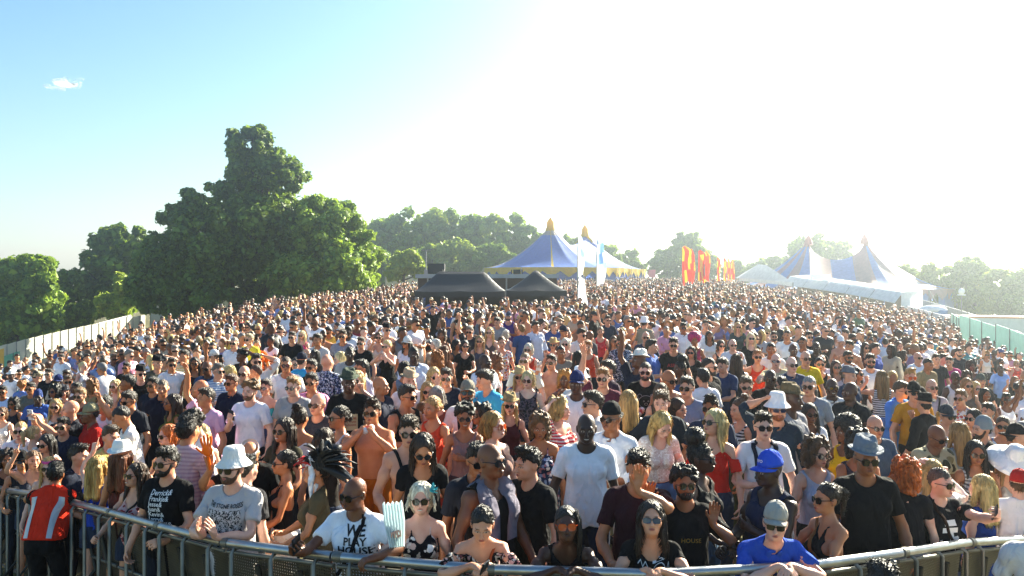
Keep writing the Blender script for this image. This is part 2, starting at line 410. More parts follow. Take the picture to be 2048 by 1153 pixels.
def body_prims(sex, J):
    M = sex == 'M'; p = []
    if M:
        p += [ell((0, .005, .96), (.155, .113, .13), 0), ell((0, -.004, 1.09), (.140, .110, .15), 1, .08), ell((0, .006, 1.26), (.154, .116, .19), 2, .08)]
        p += [cone((-.116, .018, 1.395), (.116, .018, 1.395), .068, .068, 2, .06)]
    else:
        p += [ell((0, .005, .95), (.168, .118, .13), 0), ell((0, .0, 1.10), (.124, .096, .14), 1, .09), ell((0, .008, 1.26), (.136, .104, .17), 2, .08)]
        p += [cone((-.099, .018, 1.398), (.099, .018, 1.398), .056, .056, 2, .06)]
    for s in (1, -1):
        sd = 'L' if s > 0 else 'R'
        p += [ell((s*.076, .06, .92), (.088, .085, .095), 0, .05)]
        if M: p += [ell((s*.078, -.072, 1.315), (.088, .052, .066), 2, .05), cone((s*.03, .032, 1.50), (s*.142, .022, 1.428), .046, .046, 2, .05)]
        else: p += [ell((s*.071, -.085, 1.275), (.064, .062, .062), 2, .035), cone((s*.025, .03, 1.50), (s*.125, .022, 1.428), .036, .036, 2, .05)]
        k_ = 1.0 if M else .80
        S, E, W, d, n = (J[q+sd] for q in ('ua', 'fa', 'hand', 'd', 'n'))
        p += [ell(S, .054*k_+.004, B['ua'+sd], .05), cone(S, E, .048*k_, .039*k_, B['ua'+sd], .03), ell(S+d*.13+np.array((0, -.012, 0)), (.046*k_,)*3, B['ua'+sd], .05)]
        p += [cone(E, E+d*.09, .041*k_, .043*k_, B['fa'+sd], .02), cone(E+d*.09, W, .043*k_, .028*k_, B['fa'+sd], .02)]
        hs = 1.0 if M else .9
        # palm
        p += [cone(W, W+d*.035*hs, .026*hs, .026*hs, B['hand'+sd], .02)]
        for ly in (-.022, -.007, .009, .024):
            p += [cone(W+(d*.03+np.array((0, ly*.7, 0)))*hs, W+(d*.088+np.array((0, ly*1.15, 0)))*hs, .0150*hs, .0120*hs, B['hand'+sd], .012)]
        for fi, f in enumerate(FING):
            a_, b_, c_ = J['f%da%s' % (fi, sd)], J['f%db%s' % (fi, sd)], J['f%dt%s' % (fi, sd)]
            r_ = f[3]*hs*1.04
            if fi == 0: p += [cone(W+d*.012, a_, .018*hs, .015*hs, B['hand'+sd], .012)]
            p += [cone(a_, b_, r_*1.08, r_, B['f%da%s' % (fi, sd)], .006), cone(b_, c_, r_, r_*.80, B['f%db%s' % (fi, sd)], .006)]
        H, K, A_ = J['th'+sd], J['sh'+sd], J['ft'+sd]
        p += [cone(H+np.array((0, .005, -.01)), K, .092 if M else .094, .056 if M else .053, B['th'+sd], .04)]
        p += [cone(K, K+np.array((s*.002, .022, -.14)), .054 if M else .050, .057 if M else .053, B['sh'+sd], .03), cone(K+np.array((s*.002, .022, -.14)), A_, .055 if M else .051, .036 if M else .033, B['sh'+sd], .03)]
        p += [cone(A_+np.array((0, .02, -.045)), A_+np.array((s*.012, -.145, -.058)), .040, .032, B['ft'+sd], .03), cone(A_, A_+np.array((s*.004, -.07, -.045)), .036, .034, B['ft'+sd], .03)]
    # neck and head
    nk = .060 if M else .049
    p += [cone((0, .026, 1.43), (0, .014, 1.60), nk+.004, nk-.004, 3, .035)]
    h = 4
    p += [ell((0, .014, 1.690), (.0765, .098, .096), h, .02), ell((0, -.028, 1.636), (.062 if M else .059, .068, .086), h, .03),
          ell((0, -.046, 1.590), (.049 if M else .042, .048, .034), h, .03), ell((0, -.083, 1.577), .019 if M else .015, h, .025)]
    p += [cone((-.034, -.083, 1.684), (.034, -.083, 1.684), .013 if M else .010, .013 if M else .010, h, .02)]
    p += [cone((0, -.096, 1.668), (0, -.119 if M else -.114, 1.627), .007, .0125 if M else .010, h, .014)]
    for s in (1, -1):
        p += [ell((s*.012, -.106, 1.624), .0085, h, .008), ell((s*.045, -.062, 1.640), .022, h, .03)]
        p += [ell((s*.032, -.108, 1.663), (.019, .021, .014), h, .012, 'sub')]
    for s in (1, -1):
        p += [ell((s*.0315, -.079, 1.662), .0125, h, .004), ell((s*.077, .014, 1.652), (.010, .022, .032), h, .008), ell((s*.084, .022, 1.662), (.005, .013, .021), h, .008)]
    p += [ell((0, -.1005, 1.604), (.024, .011, .0055), h, .004), ell((0, -.0995, 1.594), (.021, .0115, .0068), h, .004)]
    return p
SKEL = {s: skeleton(s) for s in 'MF'}
PRIM = {s: body_prims(s, SKEL[s]) for s in 'MF'}
def weights(sex, P, soft=.020):
    bones = [[] for _ in range(NB)]
    D = np.full((len(P), NB), 1.0)
    for p in PRIM[sex]:
        if p[7] == 'sub': continue
        D[:, p[5]] = np.minimum(D[:, p[5]], prim_sdf(p, P))
    hand = np.zeros(NB, bool)
    for n, i in B.items():
        if n[0] == 'f' and n[1].isdigit() or n.startswith('hand'): hand[i] = True
    m = D.min(1, keepdims=True)
    s = np.where(hand[D.argmin(1)][:, None], .006, soft)
    W = np.exp(-(D-m)/s); W[W < .03] = 0
    # head and hair never follow the arms
    hi = P[:, 2] > 1.56
    W[hi] *= np.array([1.0 if n in ('neck', 'head', 'chest') else 0.0 for n in B])[None]
    return (W/W.sum(1, keepdims=True)).astype(np.float32)

# face masks: lips, dark (brows, lashes, pupils), eye white
def face_tint(P):
    x, y, z = np.abs(P[:, 0]), P[:, 1], P[:, 2]
    c = np.zeros((len(P), 4), np.float32); c[:, 3] = 1
    fr = y < -.07
    c[:, 0] = fr*np.clip(1.5-1.5*((x/.026)**2+((z-1.599)/.0115)**2), 0, 1)
    brow = np.clip(1.6-1.6*(((x-.034)/.023)**2+((z-(1.6855+.0*x))/.0065)**2), 0, 1)
    eye = ((x-.0315)/.0165)**2+((z-1.662)/.0085)**2
    pup = ((x-.0315)/.0068)**2+((z-1.662)/.0075)**2
    rim = np.clip(1.5-abs(eye-1.3)*2.2, 0, 1)*(z > 1.660)
    c[:, 1] = fr*np.maximum(brow*.8, np.maximum(rim*.8, (pup < 1)*1.0))
    c[:, 2] = fr*((eye < 1) & (pup >= 1))*.9
    mouth = np.clip(1.3-1.3*((x/.019)**2+((z-1.599)/.0022)**2), 0, 1)
    c[:, 1] = np.maximum(c[:, 1], fr*mouth*.7)
    return c
TPL = {}
class Template: pass
def make_tpl(key, sex, V, Q, soft=.02, tint=False, W=None, smooth=True):
    t = Template(); t.v = np.c_[V, np.ones(len(V))].astype(np.float32); t.sex = sex
    t.W = weights(sex, np.asarray(V, float), soft) if W is None else W
    t.me = np_mesh(key if isinstance(key, str) else key[0], V, Q, smooth); t.q = np.asarray(Q)
    if tint:
        at_ = t.me.attributes.new('tint', 'FLOAT_COLOR', 'POINT'); at_.data.foreach_set('color', face_tint(np.asarray(V)).ravel())
    TPL[key] = t; return t
def keepfun(V):                      # what a reduced body gives up first
    k = np.ones(len(V))
    k[V[:, 2] > 1.52] = .35
    k[(V[:, 2] > 1.56) & (V[:, 1] < -.04)] = .12
    k[(np.abs(V[:, 0]) > .50) & (V[:, 2] > .6)] = .35
    return k
RAW = {}
for s in 'MF':
    D, lo, ax = grid_sdf(PRIM[s], .0042)
    V, Q = surface_nets(D, lo, .0042); RAW[s] = (V, Q); del D
    for lod, n in (('hi', 9000), ('mid', 3200)):
        v, f = decimate(V, Q, n, keepfun); make_tpl(('body', s, lod), s, v, f, tint=True)
print('bodies', round(time.time()-T0, 1), [(k, len(t.v)) for k, t in TPL.items()])

# ------------------------------------------------------------------ posing
def rx(t): c, s = math.cos(t), math.sin(t); return np.array(((1, 0, 0), (0, c, -s), (0, s, c)))
def ry(t): c, s = math.cos(t), math.sin(t); return np.array(((c, 0, s), (0, 1, 0), (-s, 0, c)))
def rz(t): c, s = math.cos(t), math.sin(t); return np.array(((c, -s, 0), (s, c, 0), (0, 0, 1)))
def unit(v): v = np.asarray(v, float); return v/max(1e-9, np.linalg.norm(v))
def rot_to(a_, b_):
    a_, b_ = unit(a_), unit(b_); v = np.cross(a_, b_); c = a_ @ b_
    if c < -.9999: return rz(math.pi)
    K = np.array(((0, -v[2], v[1]), (v[2], 0, -v[0]), (-v[1], v[0], 0)))
    return np.eye(3)+K+K @ K/(1+c)
def frame(d, n): d = unit(d); n = unit(n-d*(n @ d)); return np.stack((d, n, np.cross(d, n)), 1)
def axrot(ax, t):
    ax = unit(ax); K = np.array(((0, -ax[2], ax[1]), (ax[2], 0, -ax[0]), (-ax[1], ax[0], 0)))
    return np.eye(3)+math.sin(t)*K+(1-math.cos(t))*K @ K
# wrist goals: outward, forward, height, elbow pole (o, f, u), hand direction (o, f, u), palm normal (o, f, u), curl
ARM = {
 'down': ((.27, .04, .87), (.4, -1, 0), (.1, .1, -1), (-1, .1, 0), .4),
 'downb': ((.30, .12, .92), (.5, -1, 0), (.0, .35, -1), (-1, .1, 0), .45),
 'bent': ((.20, .30, 1.06), (.6, -.6, -.6), (-.3, 1, .1), (-.8, -.2, -.5), .6),
 'can': ((.15, .29, 1.17), (.6, -.4, -.8), (-.5, .8, .35), (-.7, .6, 0), .75),
 'phone': ((.10, .33, 1.30), (.6, -.3, -.8), (-.15, .45, .9), (-.3, -.9, .35), .55),
 'phup': ((.10, .42, 1.56), (.7, 0, -.8), (-.2, .25, 1), (-.6, .8, .1), .6),
 'mouth': ((.08, .24, 1.47), (.8, .1, -.7), (-.5, -.1, .85), (-.7, -.6, -.2), .7),
 'clap': ((.055, .34, 1.22), (.8, -.1, -.7), (.0, .55, .8), (-1, 0, 0), .12),
 'clasp': ((.05, .32, 1.12), (.8, -.2, -.7), (-.6, .7, .2), (-.7, -.5, -.2), .7),
 'up': ((.24, .08, 1.97), (.8, .3, 0), (.1, .15, 1), (.1, 1, -.1), .25),
 'point': ((.22, .22, 1.80), (.8, .2, -.5), (-.05, .2, 1), (-.2, 1, -.1), 'point'),
 'wave': ((.34, .22, 1.60), (.7, -.1, -.8), (.1, .1, 1), (.0, 1, .05), .15),
 'fist': ((.18, .28, 1.58), (.8, -.1, -.8), (-.1, .2, 1), (-.1, 1, 0), .95),
 'head': ((.13, -.02, 1.77), (1, .1, .1), (-.9, .1, .25), (-.2, .1, -1), .3),
 'nape': ((.12, -.12, 1.62), (1, .3, .2), (-.8, -.4, .0), (-.2, .9, .0), .4),
 'hip': ((.215, .03, 1.00), (1, -.35, 0), (-.5, .6, -.5), (-.8, 0, .3), .5),
 'cross': ((-.06, .22, 1.17), (1, -.2, -.5), (-1, .1, .1), (-.1, -1, .1), .5),
 'face': ((-.02, .30, 1.60), (.9, .1, -.6), (.05, .1, 1), (-.1, 1, 0), .12),
 'chest': ((.00, .20, 1.24), (.9, -.1, -.7), (-.9, .2, .25), (-.1, -1, 0), .4),
 'selfie': ((.10, .60, 1.50), (.6, 0, -.8), (-.35, .7, .6), (-.75, -.2, .3), .6),
 'outst': ((.36, .50, 1.36), (.6, -.1, -.8), (-.1, .8, .6), (-.8, -.2, .3), .6),
 'thumb': ((.16, .30, 1.20), (.7, -.2, -.8), (-.8, .6, .15), (-.2, -1, .1), 'point')}
def solve(sex, pose):
    J = SKEL[sex]; Rm = [np.eye(3)]*NB; Pm = [None]*NB
    bend = R(pose.get('bend', 0)); side = R(pose.get('side', 0)); tw = R(pose.get('twist', 0))
    hyaw, hp, ht = R(pose.get('hyaw', 0)), R(pose.get('hpitch', 0)), R(pose.get('htilt', 0))
    Rp = rx(bend*.45); pel = J['pelvis']+np.array((pose.get('hipx', 0), bend*.16, -abs(bend)*.03))
    Rs = Rp @ rx(bend*.30) @ ry(side*.5) @ rz(tw*.4); Rc = Rs @ rx(bend*.25) @ ry(side*.5) @ rz(tw*.6)
    sp = pel+Rp @ (J['spine']-J['pelvis']); ch = sp+Rs @ (J['chest']-J['spine'])
    nk = ch+Rc @ (J['neck']-J['chest']); Rn = Rc @ rx(-bend*.48+hp*.4) @ rz(hyaw*.4) @ ry(ht*.4)
    hd = nk+Rn @ (J['head']-J['neck']); Rh = Rn @ rx(-bend*.48+hp*.6) @ rz(hyaw*.6) @ ry(ht*.6)
    for n, r_, q in (('pelvis', Rp, pel), ('spine', Rs, sp), ('chest', Rc, ch), ('neck', Rn, nk), ('head', Rh, hd)):
        Rm[B[n]] = r_; Pm[B[n]] = q
    info = {}
    for sd, s in (('L', 1.), ('R', -1.)):
        spec = pose.get(sd, 'down')
        g, pole, hdir, pn, curl = ARM[spec] if isinstance(spec, str) else spec
        cv = lambda v: np.array((s*v[0], -v[1], v[2]), float)
        goal = cv(g)
        if not pose.get('abs'+sd):                         # goals ride on the chest
            goal = ch+Rc @ (goal-J['chest'])
            pole_, hd_, pn_ = Rc @ cv(pole), Rc @ cv(hdir), Rc @ cv(pn)
        else: pole_, hd_, pn_ = cv(pole), cv(hdir), cv(pn)
        S0, E0, W0 = J['ua'+sd], J['fa'+sd], J['hand'+sd]
        S = ch+Rc @ (S0-J['chest'])
        lift = max(0., min(1., (goal[2]-S[2])/.45)); S = S+Rc @ np.array((-s*.03*lift, 0, .045*lift))
        l1, l2 = np.linalg.norm(E0-S0), np.linalg.norm(W0-E0)
        v = goal-S; L = np.linalg.norm(v); Lc = min(L, (l1+l2)*.985); dv = v/L; Wp = S+dv*Lc
        a_ = (l1*l1-l2*l2+Lc*Lc)/(2*Lc); hgt = math.sqrt(max(l1*l1-a_*a_, 0))
        pp = pole_-dv*(pole_ @ dv); pp = unit(pp); E = S+dv*a_+pp*hgt
        Rua = rot_to(E0-S0, E-S)
        Rf0 = rot_to(Rua @ (W0-E0), Wp-E) @ Rua
        d0, n0 = J['d'+sd], J['n'+sd]
        hd_ = unit(hd_); fd = unit(Wp-E)
        if hd_ @ fd < .15: hd_ = unit(hd_+fd*(.3-hd_ @ fd))
        Rhand = frame(hd_, pn_) @ frame(d0, n0).T
        nf = unit(Rf0 @ n0+.9*(Rhand @ n0)); Rfa = frame(Rf0 @ d0, nf) @ frame(d0, n0).T
        Rm[B['ua'+sd]] = Rua; Pm[B['ua'+sd]] = S; Rm[B['fa'+sd]] = Rfa; Pm[B['fa'+sd]] = E; Rm[B['hand'+sd]] = Rhand; Pm[B['hand'+sd]] = Wp
        for fi in range(5):
            cu = curl
            if curl == 'point': cu = .03 if fi == 1 else .95
            cu = max(0., cu*(1+.18*(fi-2)*.5)) if fi else cu*.5
            ax0 = np.cross(J['d'+sd], J['n'+sd]) if fi else unit(np.cross(J['f0b'+sd]-J['f0a'+sd], J['n'+sd]+.6*np.array((0, 1., 0))))
            k, m = J['f%da%s' % (fi, sd)], J['f%db%s' % (fi, sd)]
            Ra = Rhand @ axrot(ax0, cu*R(78)); pk = Wp+Rhand @ (k-W0)
            Rb = Ra @ axrot(ax0, cu*R(92)); pm_ = pk+Ra @ (m-k)
            Rm[B['f%da%s' % (fi, sd)]] = Ra; Pm[B['f%da%s' % (fi, sd)]] = pk; Rm[B['f%db%s' % (fi, sd)]] = Rb; Pm[B['f%db%s' % (fi, sd)]] = pm_
        info[sd] = (Wp+Rhand @ (J['d'+sd]*.085), Rhand @ J['d'+sd], Rhand @ J['n'+sd])
        # legs: the feet stay on the ground, the hip follows the pelvis
        H0, K0, A0 = J['th'+sd], J['sh'+sd], J['ft'+sd]
        H = pel+Rp @ (H0-J['pelvis']); fo = pose.get('feet', (0, 0)); A_ = A0+np.array((s*.02, (fo[0] if s > 0 else fo[1]), 0))
        l1, l2 = np.linalg.norm(K0-H0), np.linalg.norm(A0-K0); v = A_-H; L = min(np.linalg.norm(v), (l1+l2)*.9995); dv = unit(v)
        a_ = (l1*l1-l2*l2+L*L)/(2*L); hgt = math.sqrt(max(l1*l1-a_*a_, 0)); pp = np.array((s*.1, -1., 0)); pp = unit(pp-dv*(pp @ dv))
        K = H+dv*a_+pp*hgt
        Rt = rot_to(K0-H0, K-H); Rk = rot_to(A0-K0, A_-K)
        Rm[B['th'+sd]] = Rt; Pm[B['th'+sd]] = H; Rm[B['sh'+sd]] = Rk; Pm[B['sh'+sd]] = K; Rm[B['ft'+sd]] = rz(s*R(8)); Pm[B['ft'+sd]] = A_
    T = np.zeros((NB, 3, 4), np.float32)
    for n, i in B.items(): T[i, :, :3] = Rm[i]; T[i, :, 3] = Pm[i]-Rm[i] @ J[n]
    info['head'] = (T[4, :, :3].astype(float), T[4, :, 3].astype(float))
    return T, info
def deform(t, T):
    M = (t.W @ T.reshape(NB, 12)).reshape(-1, 3, 4)
    return np.einsum('nij,nj->ni', M, t.v)
def posed(t, T, name, scale=1.0, mats=None, parent=None):
    me = t.me.copy(); me.name = name
    co = deform(t, T)*scale
    me.vertices.foreach_set('co', co.astype(np.float32).ravel()); me.update()
    return link(name, me, parent, mats)
# ------------------------------------------------------------------ clothes: implicit shells round the same skeleton
def fE(P, c, r): q = P-np.array(c); r = np.array(r); k0 = np.sqrt(((q/r)**2).sum(-1)); k1 = np.sqrt(((q/r**2)**2).sum(-1)); return k0*(k0-1)/np.maximum(k1, 1e-6)
def fC(P, a_, b_, ra, rb): return prim_sdf(('c', np.array(a_, float), np.array(b_, float), ra, rb), P)
def torso_fn(sex, infl, loose):
    pr = [p for p in PRIM[sex] if p[5] in (0, 1, 2)]
    sh = .015 if sex == 'M' else .012
    pr = pr+[ell(SKEL[sex]['ua'+s], (.055 if sex == 'M' else .045)+sh*.4, 2, .05) for s in 'LR']
    if loose:
        a_ = .098 if sex == 'M' else .080
        pr = pr+[cone((s*.058, -.002, 1.30), (s*.075, .008, .80), a_, a_+loose, 1, .06) for s in (1, -1)]
    return lambda P: eval_pts(pr, P, infl)
def sleeve_fn(sex, length, ra, rb, fore=0.0):
    J = SKEL[sex]
    def f(P):
        D = np.full(P.shape[:-1], 1.0)
        for s in 'LR':
            S, E, W, d = J['ua'+s], J['fa'+s], J['hand'+s], J['d'+s]
            k_ = 1.0 if sex == 'M' else .83
            if fore <= 0:
                q = np.maximum(fC(P, S-d*.03, S+d*(length+.04), ra*k_, rb*k_), (P-S) @ d-length)
            else:
                e_ = E+(W-E)*fore
                q = smin(fC(P, S-d*.03, E, ra*k_, rb*k_), fC(P, E, e_+(W-E)*.1, rb*k_, rb*k_*.92), .03)
                q = np.maximum(q, (P-e_) @ unit(W-E))
            D = np.minimum(D, q)
        return D
    return f
NECK = {'tee': ((0, -.005, 1.52), (.080, .088, .078)), 'polo': ((0, -.015, 1.52), (.076, .080, .080)), 'scoop': ((0, -.05, 1.51), (.105, .12, .13)),
        'tank': ((0, -.03, 1.52), (.112, .13, .14)), 'deep': ((0, -.085, 1.46), (.060, .10, .19))}
def top_fn(kind, sex):
    M = sex == 'M'; J = SKEL[sex]
    lo = .012 if M else .008
    hem = .84 if M else .90
    def neck(D, n): c, r = NECK[n]; return np.maximum(D, -fE(P_[0], c, r))
    P_ = [None]
    arms = [np.array(J['ua'+s]) for s in 'LR']
    T1 = torso_fn(sex, .011, lo); TV = torso_fn(sex, .032, .045); T2 = torso_fn(sex, .009, 0); T3 = torso_fn(sex, .015, .035 if M else .03)
    SL = {'tee': sleeve_fn(sex, .185, .069, .069), 'short': sleeve_fn(sex, .12, .062, .061), 'shirt': sleeve_fn(sex, .2, .067, .060, .35), 'long': sleeve_fn(sex, .2, .068, .058, .96), 'off': sleeve_fn(sex, .21, .064, .068)}
    def f(P):
        P_[0] = P; z = P[..., 2]; x = np.abs(P[..., 0]); y = P[..., 1]
        if kind in ('tee', 'polo', 'crop', 'teef'):
            D = smin(T1(P), SL['tee' if M else 'short'](P), .04); D = neck(D, 'polo' if kind == 'polo' else ('tee' if M else 'scoop'))
            h_ = 1.09 if kind == 'crop' else hem
            D = np.maximum(D, h_-z+.012*np.sin(P[..., 0]*30))
            if kind == 'polo': D = np.minimum(D, collar(P))
        elif kind == 'shirt':
            D = smin(T3(P), SL['shirt'](P), .04); D = neck(D, 'polo'); D = np.maximum(D, .82-z+.02*np.cos(P[..., 0]*16)); D = np.minimum(D, collar(P))
        elif kind == 'long':
            D = smin(T1(P), SL['long'](P), .04); D = neck(D, 'scoop' if not M else 'tee'); D = np.maximum(D, (1.05 if not M else hem)-z)
        elif kind in ('tank', 'vest'):
            D = (TV if kind == 'vest' else T1 if M else T2)(P); D = neck(D, 'tank')
            for S in arms: D = np.maximum(D, -fE(P, S+np.array((np.sign(S[0])*.015, 0, -.01)), (.062 if M else .052, .10, .115)))
            D = np.maximum(D, (.98 if kind == 'vest' else hem)-z)
        elif kind in ('cami', 'bra', 'dress', 'halter', 'band'):
            D = T2(P) if kind != 'dress' else T2(P)
            edge = 1.345+.030*np.cos((x-.075)*38)-.10*np.clip(y, 0, .1)
            if kind == 'halter': edge = 1.47-1.9*np.abs(x-.0)*(x > .055)-3.2*np.clip(.055-x, 0, 1)*(y < 0)-.9*np.clip(y, 0, .2)
            if kind == 'band': edge = 1.335+0*x
            D = np.maximum(D, z-edge)
            D = np.maximum(D, ({'bra': 1.16, 'band': 1.13}.get(kind, .90) if kind != 'dress' else .55)-z)
            if kind in ('cami', 'dress', 'bra'):
                for s in (1, -1):
                    st = np.minimum(fC(P, (s*.082, -.10, 1.335), (s*.078, .0, 1.462), .008, .008), fC(P, (s*.078, .0, 1.462), (s*.068, .095, 1.33), .008, .008))
                    D = np.minimum(D, st)
            if kind == 'dress':
                sk = np.minimum(fC(P, (.03, .005, 1.02), (.06, .0, .5), .12, .17), fC(P, (-.03, .005, 1.02), (-.06, .0, .5), .12, .17))
                D = np.maximum(smin(D, sk, .06), np.maximum(.56-z, z-edge))
        elif kind == 'off':
            D = smin(T2(P), SL['off'](P), .03)
            edge = 1.378-.02*np.cos(x*30)-.05*np.clip(.08-x, 0, 1)*(y < 0)
            D = np.maximum(D, z-edge); D = np.maximum(D, .92-z)
        return D
    return f
def collar(P):
    D = np.full(P.shape[:-1], 1.)
    for t in range(14):
        a0 = R(-60+300*t/13-90); a1 = R(-60+300*(t+1)/13-90)
        if t == 13: break
        f_ = lambda q: (math.cos(q)*.074, .012+math.sin(q)*.068, 1.488+.012*math.sin(q))
        D = np.minimum(D, fC(P, f_(a0+R(120)), f_(a1+R(120)), .013, .013))
    for s in (1, -1): D = smin(D, fE(P, (s*.045, -.066, 1.462), (.024, .010, .028)), .01)
    return D
def bot_fn(kind, sex):
    J = SKEL[sex]; M = sex == 'M'
    pr = [p for p in PRIM[sex] if p[5] in (0, 1)]; hip = lambda P: eval_pts(pr, P, .012)
    def f(P):
        z = P[..., 2]; D = hip(P)
        for s in 'LR':
            H, K, A_ = J['th'+s], J['sh'+s], J['ft'+s]
            if kind in ('trou', 'jean'):
                D = smin(D, smin(fC(P, H, K, .108 if M else .102, .074 if M else .063), fC(P, K, A_+np.array((0, 0, -.02)), .074 if M else .060, .064 if M else .048), .04), .03)
            elif kind in ('short', 'hot'): D = smin(D, fC(P, H, K, .112, .094 if kind == 'short' else .106), .03)
            elif kind == 'skirt': D = smin(D, fC(P, H+np.array((0, 0, .03)), np.array(K)*(.6, 1, 1), .115, .13), .08)
        lo = {'trou': .06, 'jean': .06, 'short': .56, 'hot': .77, 'skirt': .58}[kind]
        top = 1.0 if M else 1.03
        return np.maximum(np.maximum(D, lo-z), z-top)
    return f
FN = {}
def fn(kind, sex):
    k = (kind, sex)
    if k not in FN: FN[k] = (bot_fn if kind in ('trou', 'jean', 'short', 'hot', 'skirt') else top_fn)(kind, sex)
    return FN[k]
def mesh_fn(f, lo, hi, h):
    lo = np.array(lo, float); n = np.ceil((np.array(hi)-lo)/h).astype(int)+1
    ax = [lo[i]+h*np.arange(n[i]) for i in range(3)]
    P = np.stack(np.meshgrid(*ax, indexing='ij'), -1)
    return surface_nets(f(P).astype(np.float32), lo, h)
def garment(kind, sex, lod):
    key = (kind, sex, lod)
    if key in TPL: return TPL[key]
    raw = ('raw', kind, sex)
    if raw not in TPL:
        bot = kind in ('trou', 'jean', 'short', 'hot', 'skirt')
        if bot: lo, hi = (-.36, -.3, .0), (.36, .32, 1.1)
        elif kind == 'dress': lo, hi = (-.32, -.3, .5), (.32, .3, 1.52)
        elif kind in ('tank', 'vest', 'cami', 'bra', 'halter', 'band'): lo, hi = (-.3, -.27, .80), (.3, .26, 1.54)
        else:
            e_ = .34 if kind not in ('shirt', 'long') else .62
            lo, hi = (-e_-.08, -.27, .76), (e_+.08, .26, 1.56)
        TPL[raw] = mesh_fn(fn(kind, sex), lo, hi, .0085)
    V, Q = TPL[raw]
    v, f = decimate(V, Q, 3400 if lod == 'hi' else 1100)
    if kind not in ('jean', 'hot', 'bra', 'band'):             # hanging folds in the cloth
        m_ = np_mesh('fold', v, f); nv = np.empty(len(v)*3, np.float32); m_.vertex_normals.foreach_get('vector', nv); nv = nv.reshape(-1, 3); bpy.data.meshes.remove(m_)
        x, y, z = v.T; loose = {'tee': 1, 'polo': 1, 'shirt': 1.5, 'skirt': 1.3, 'dress': 1, 'trou': 1, 'vest': .6}.get(kind, .6)
        fo = np.sin(x*34+5*np.sin(z*7+y*4)+np.sign(y)*2)*np.sin(z*11+4*np.sin(x*9)+1)+.7*np.sin((x*.8+z)*38+3*np.sin(y*14)+x*20)*np.sin(x*13+z*6+2)
        v = v+nv*(fo*.0052*loose*np.clip((1.45-z)/.12, 0, 1))[:, None]
    return make_tpl(key, sex, v, f, .035)
def shoe(sex, sd):
    key = ('shoe', sex, sd)
    if key in TPL: return TPL[key]
    A_ = SKEL[sex]['ft'+sd]; s = 1 if sd == 'L' else -1
    f = lambda P: np.maximum(smin(smin(fC(P, A_+np.array((0, .024, -.04)), A_+np.array((s*.012, -.155, -.05)), .046, .040), fC(P, A_+np.array((0, 0, .0)), A_+np.array((0, -.06, -.04)), .044, .040), .03), .3, .01), np.maximum(.002-P[..., 2], P[..., 2]-.115))
    V, Q = mesh_fn(f, A_-np.array((.08, .22, .11)), A_+np.array((.08, .12, .06)), .009)
    v, q = decimate(V, Q, 160); W = np.zeros((len(v), NB), np.float32); W[:, B['ft'+sd]] = 1
    return make_tpl(key, sex, v, q, W=W)
def clad_body(sex, lod, tops):
    key = ('body', sex, lod)+tuple(sorted(tops))
    if key in TPL: return TPL[key]
    b = TPL[('body', sex, lod)]; V = b.v[:, :3].astype(float)
    nv = np.empty(len(V)*3, np.float32); b.me.vertex_normals.foreach_get('vector', nv); nv = nv.reshape(-1, 3)
    D = np.full(len(V), 1.)
    for k in tops: D = np.minimum(D, fn(k, sex)(V))
    hand = np.array([1.0 if n.startswith('hand') or (n[0] == 'f' and n[1].isdigit()) else 0.0 for n in B])
    mv = np.clip(-D/.010, 0, 1)*.024*(1-(b.W @ hand))*(V[:, 2] < 1.56)
    t = Template(); t.v = b.v.copy(); t.v[:, :3] -= nv*mv[:, None]; t.sex = sex; t.W = b.W; t.me = b.me; t.q = b.q
    TPL[key] = t; return t

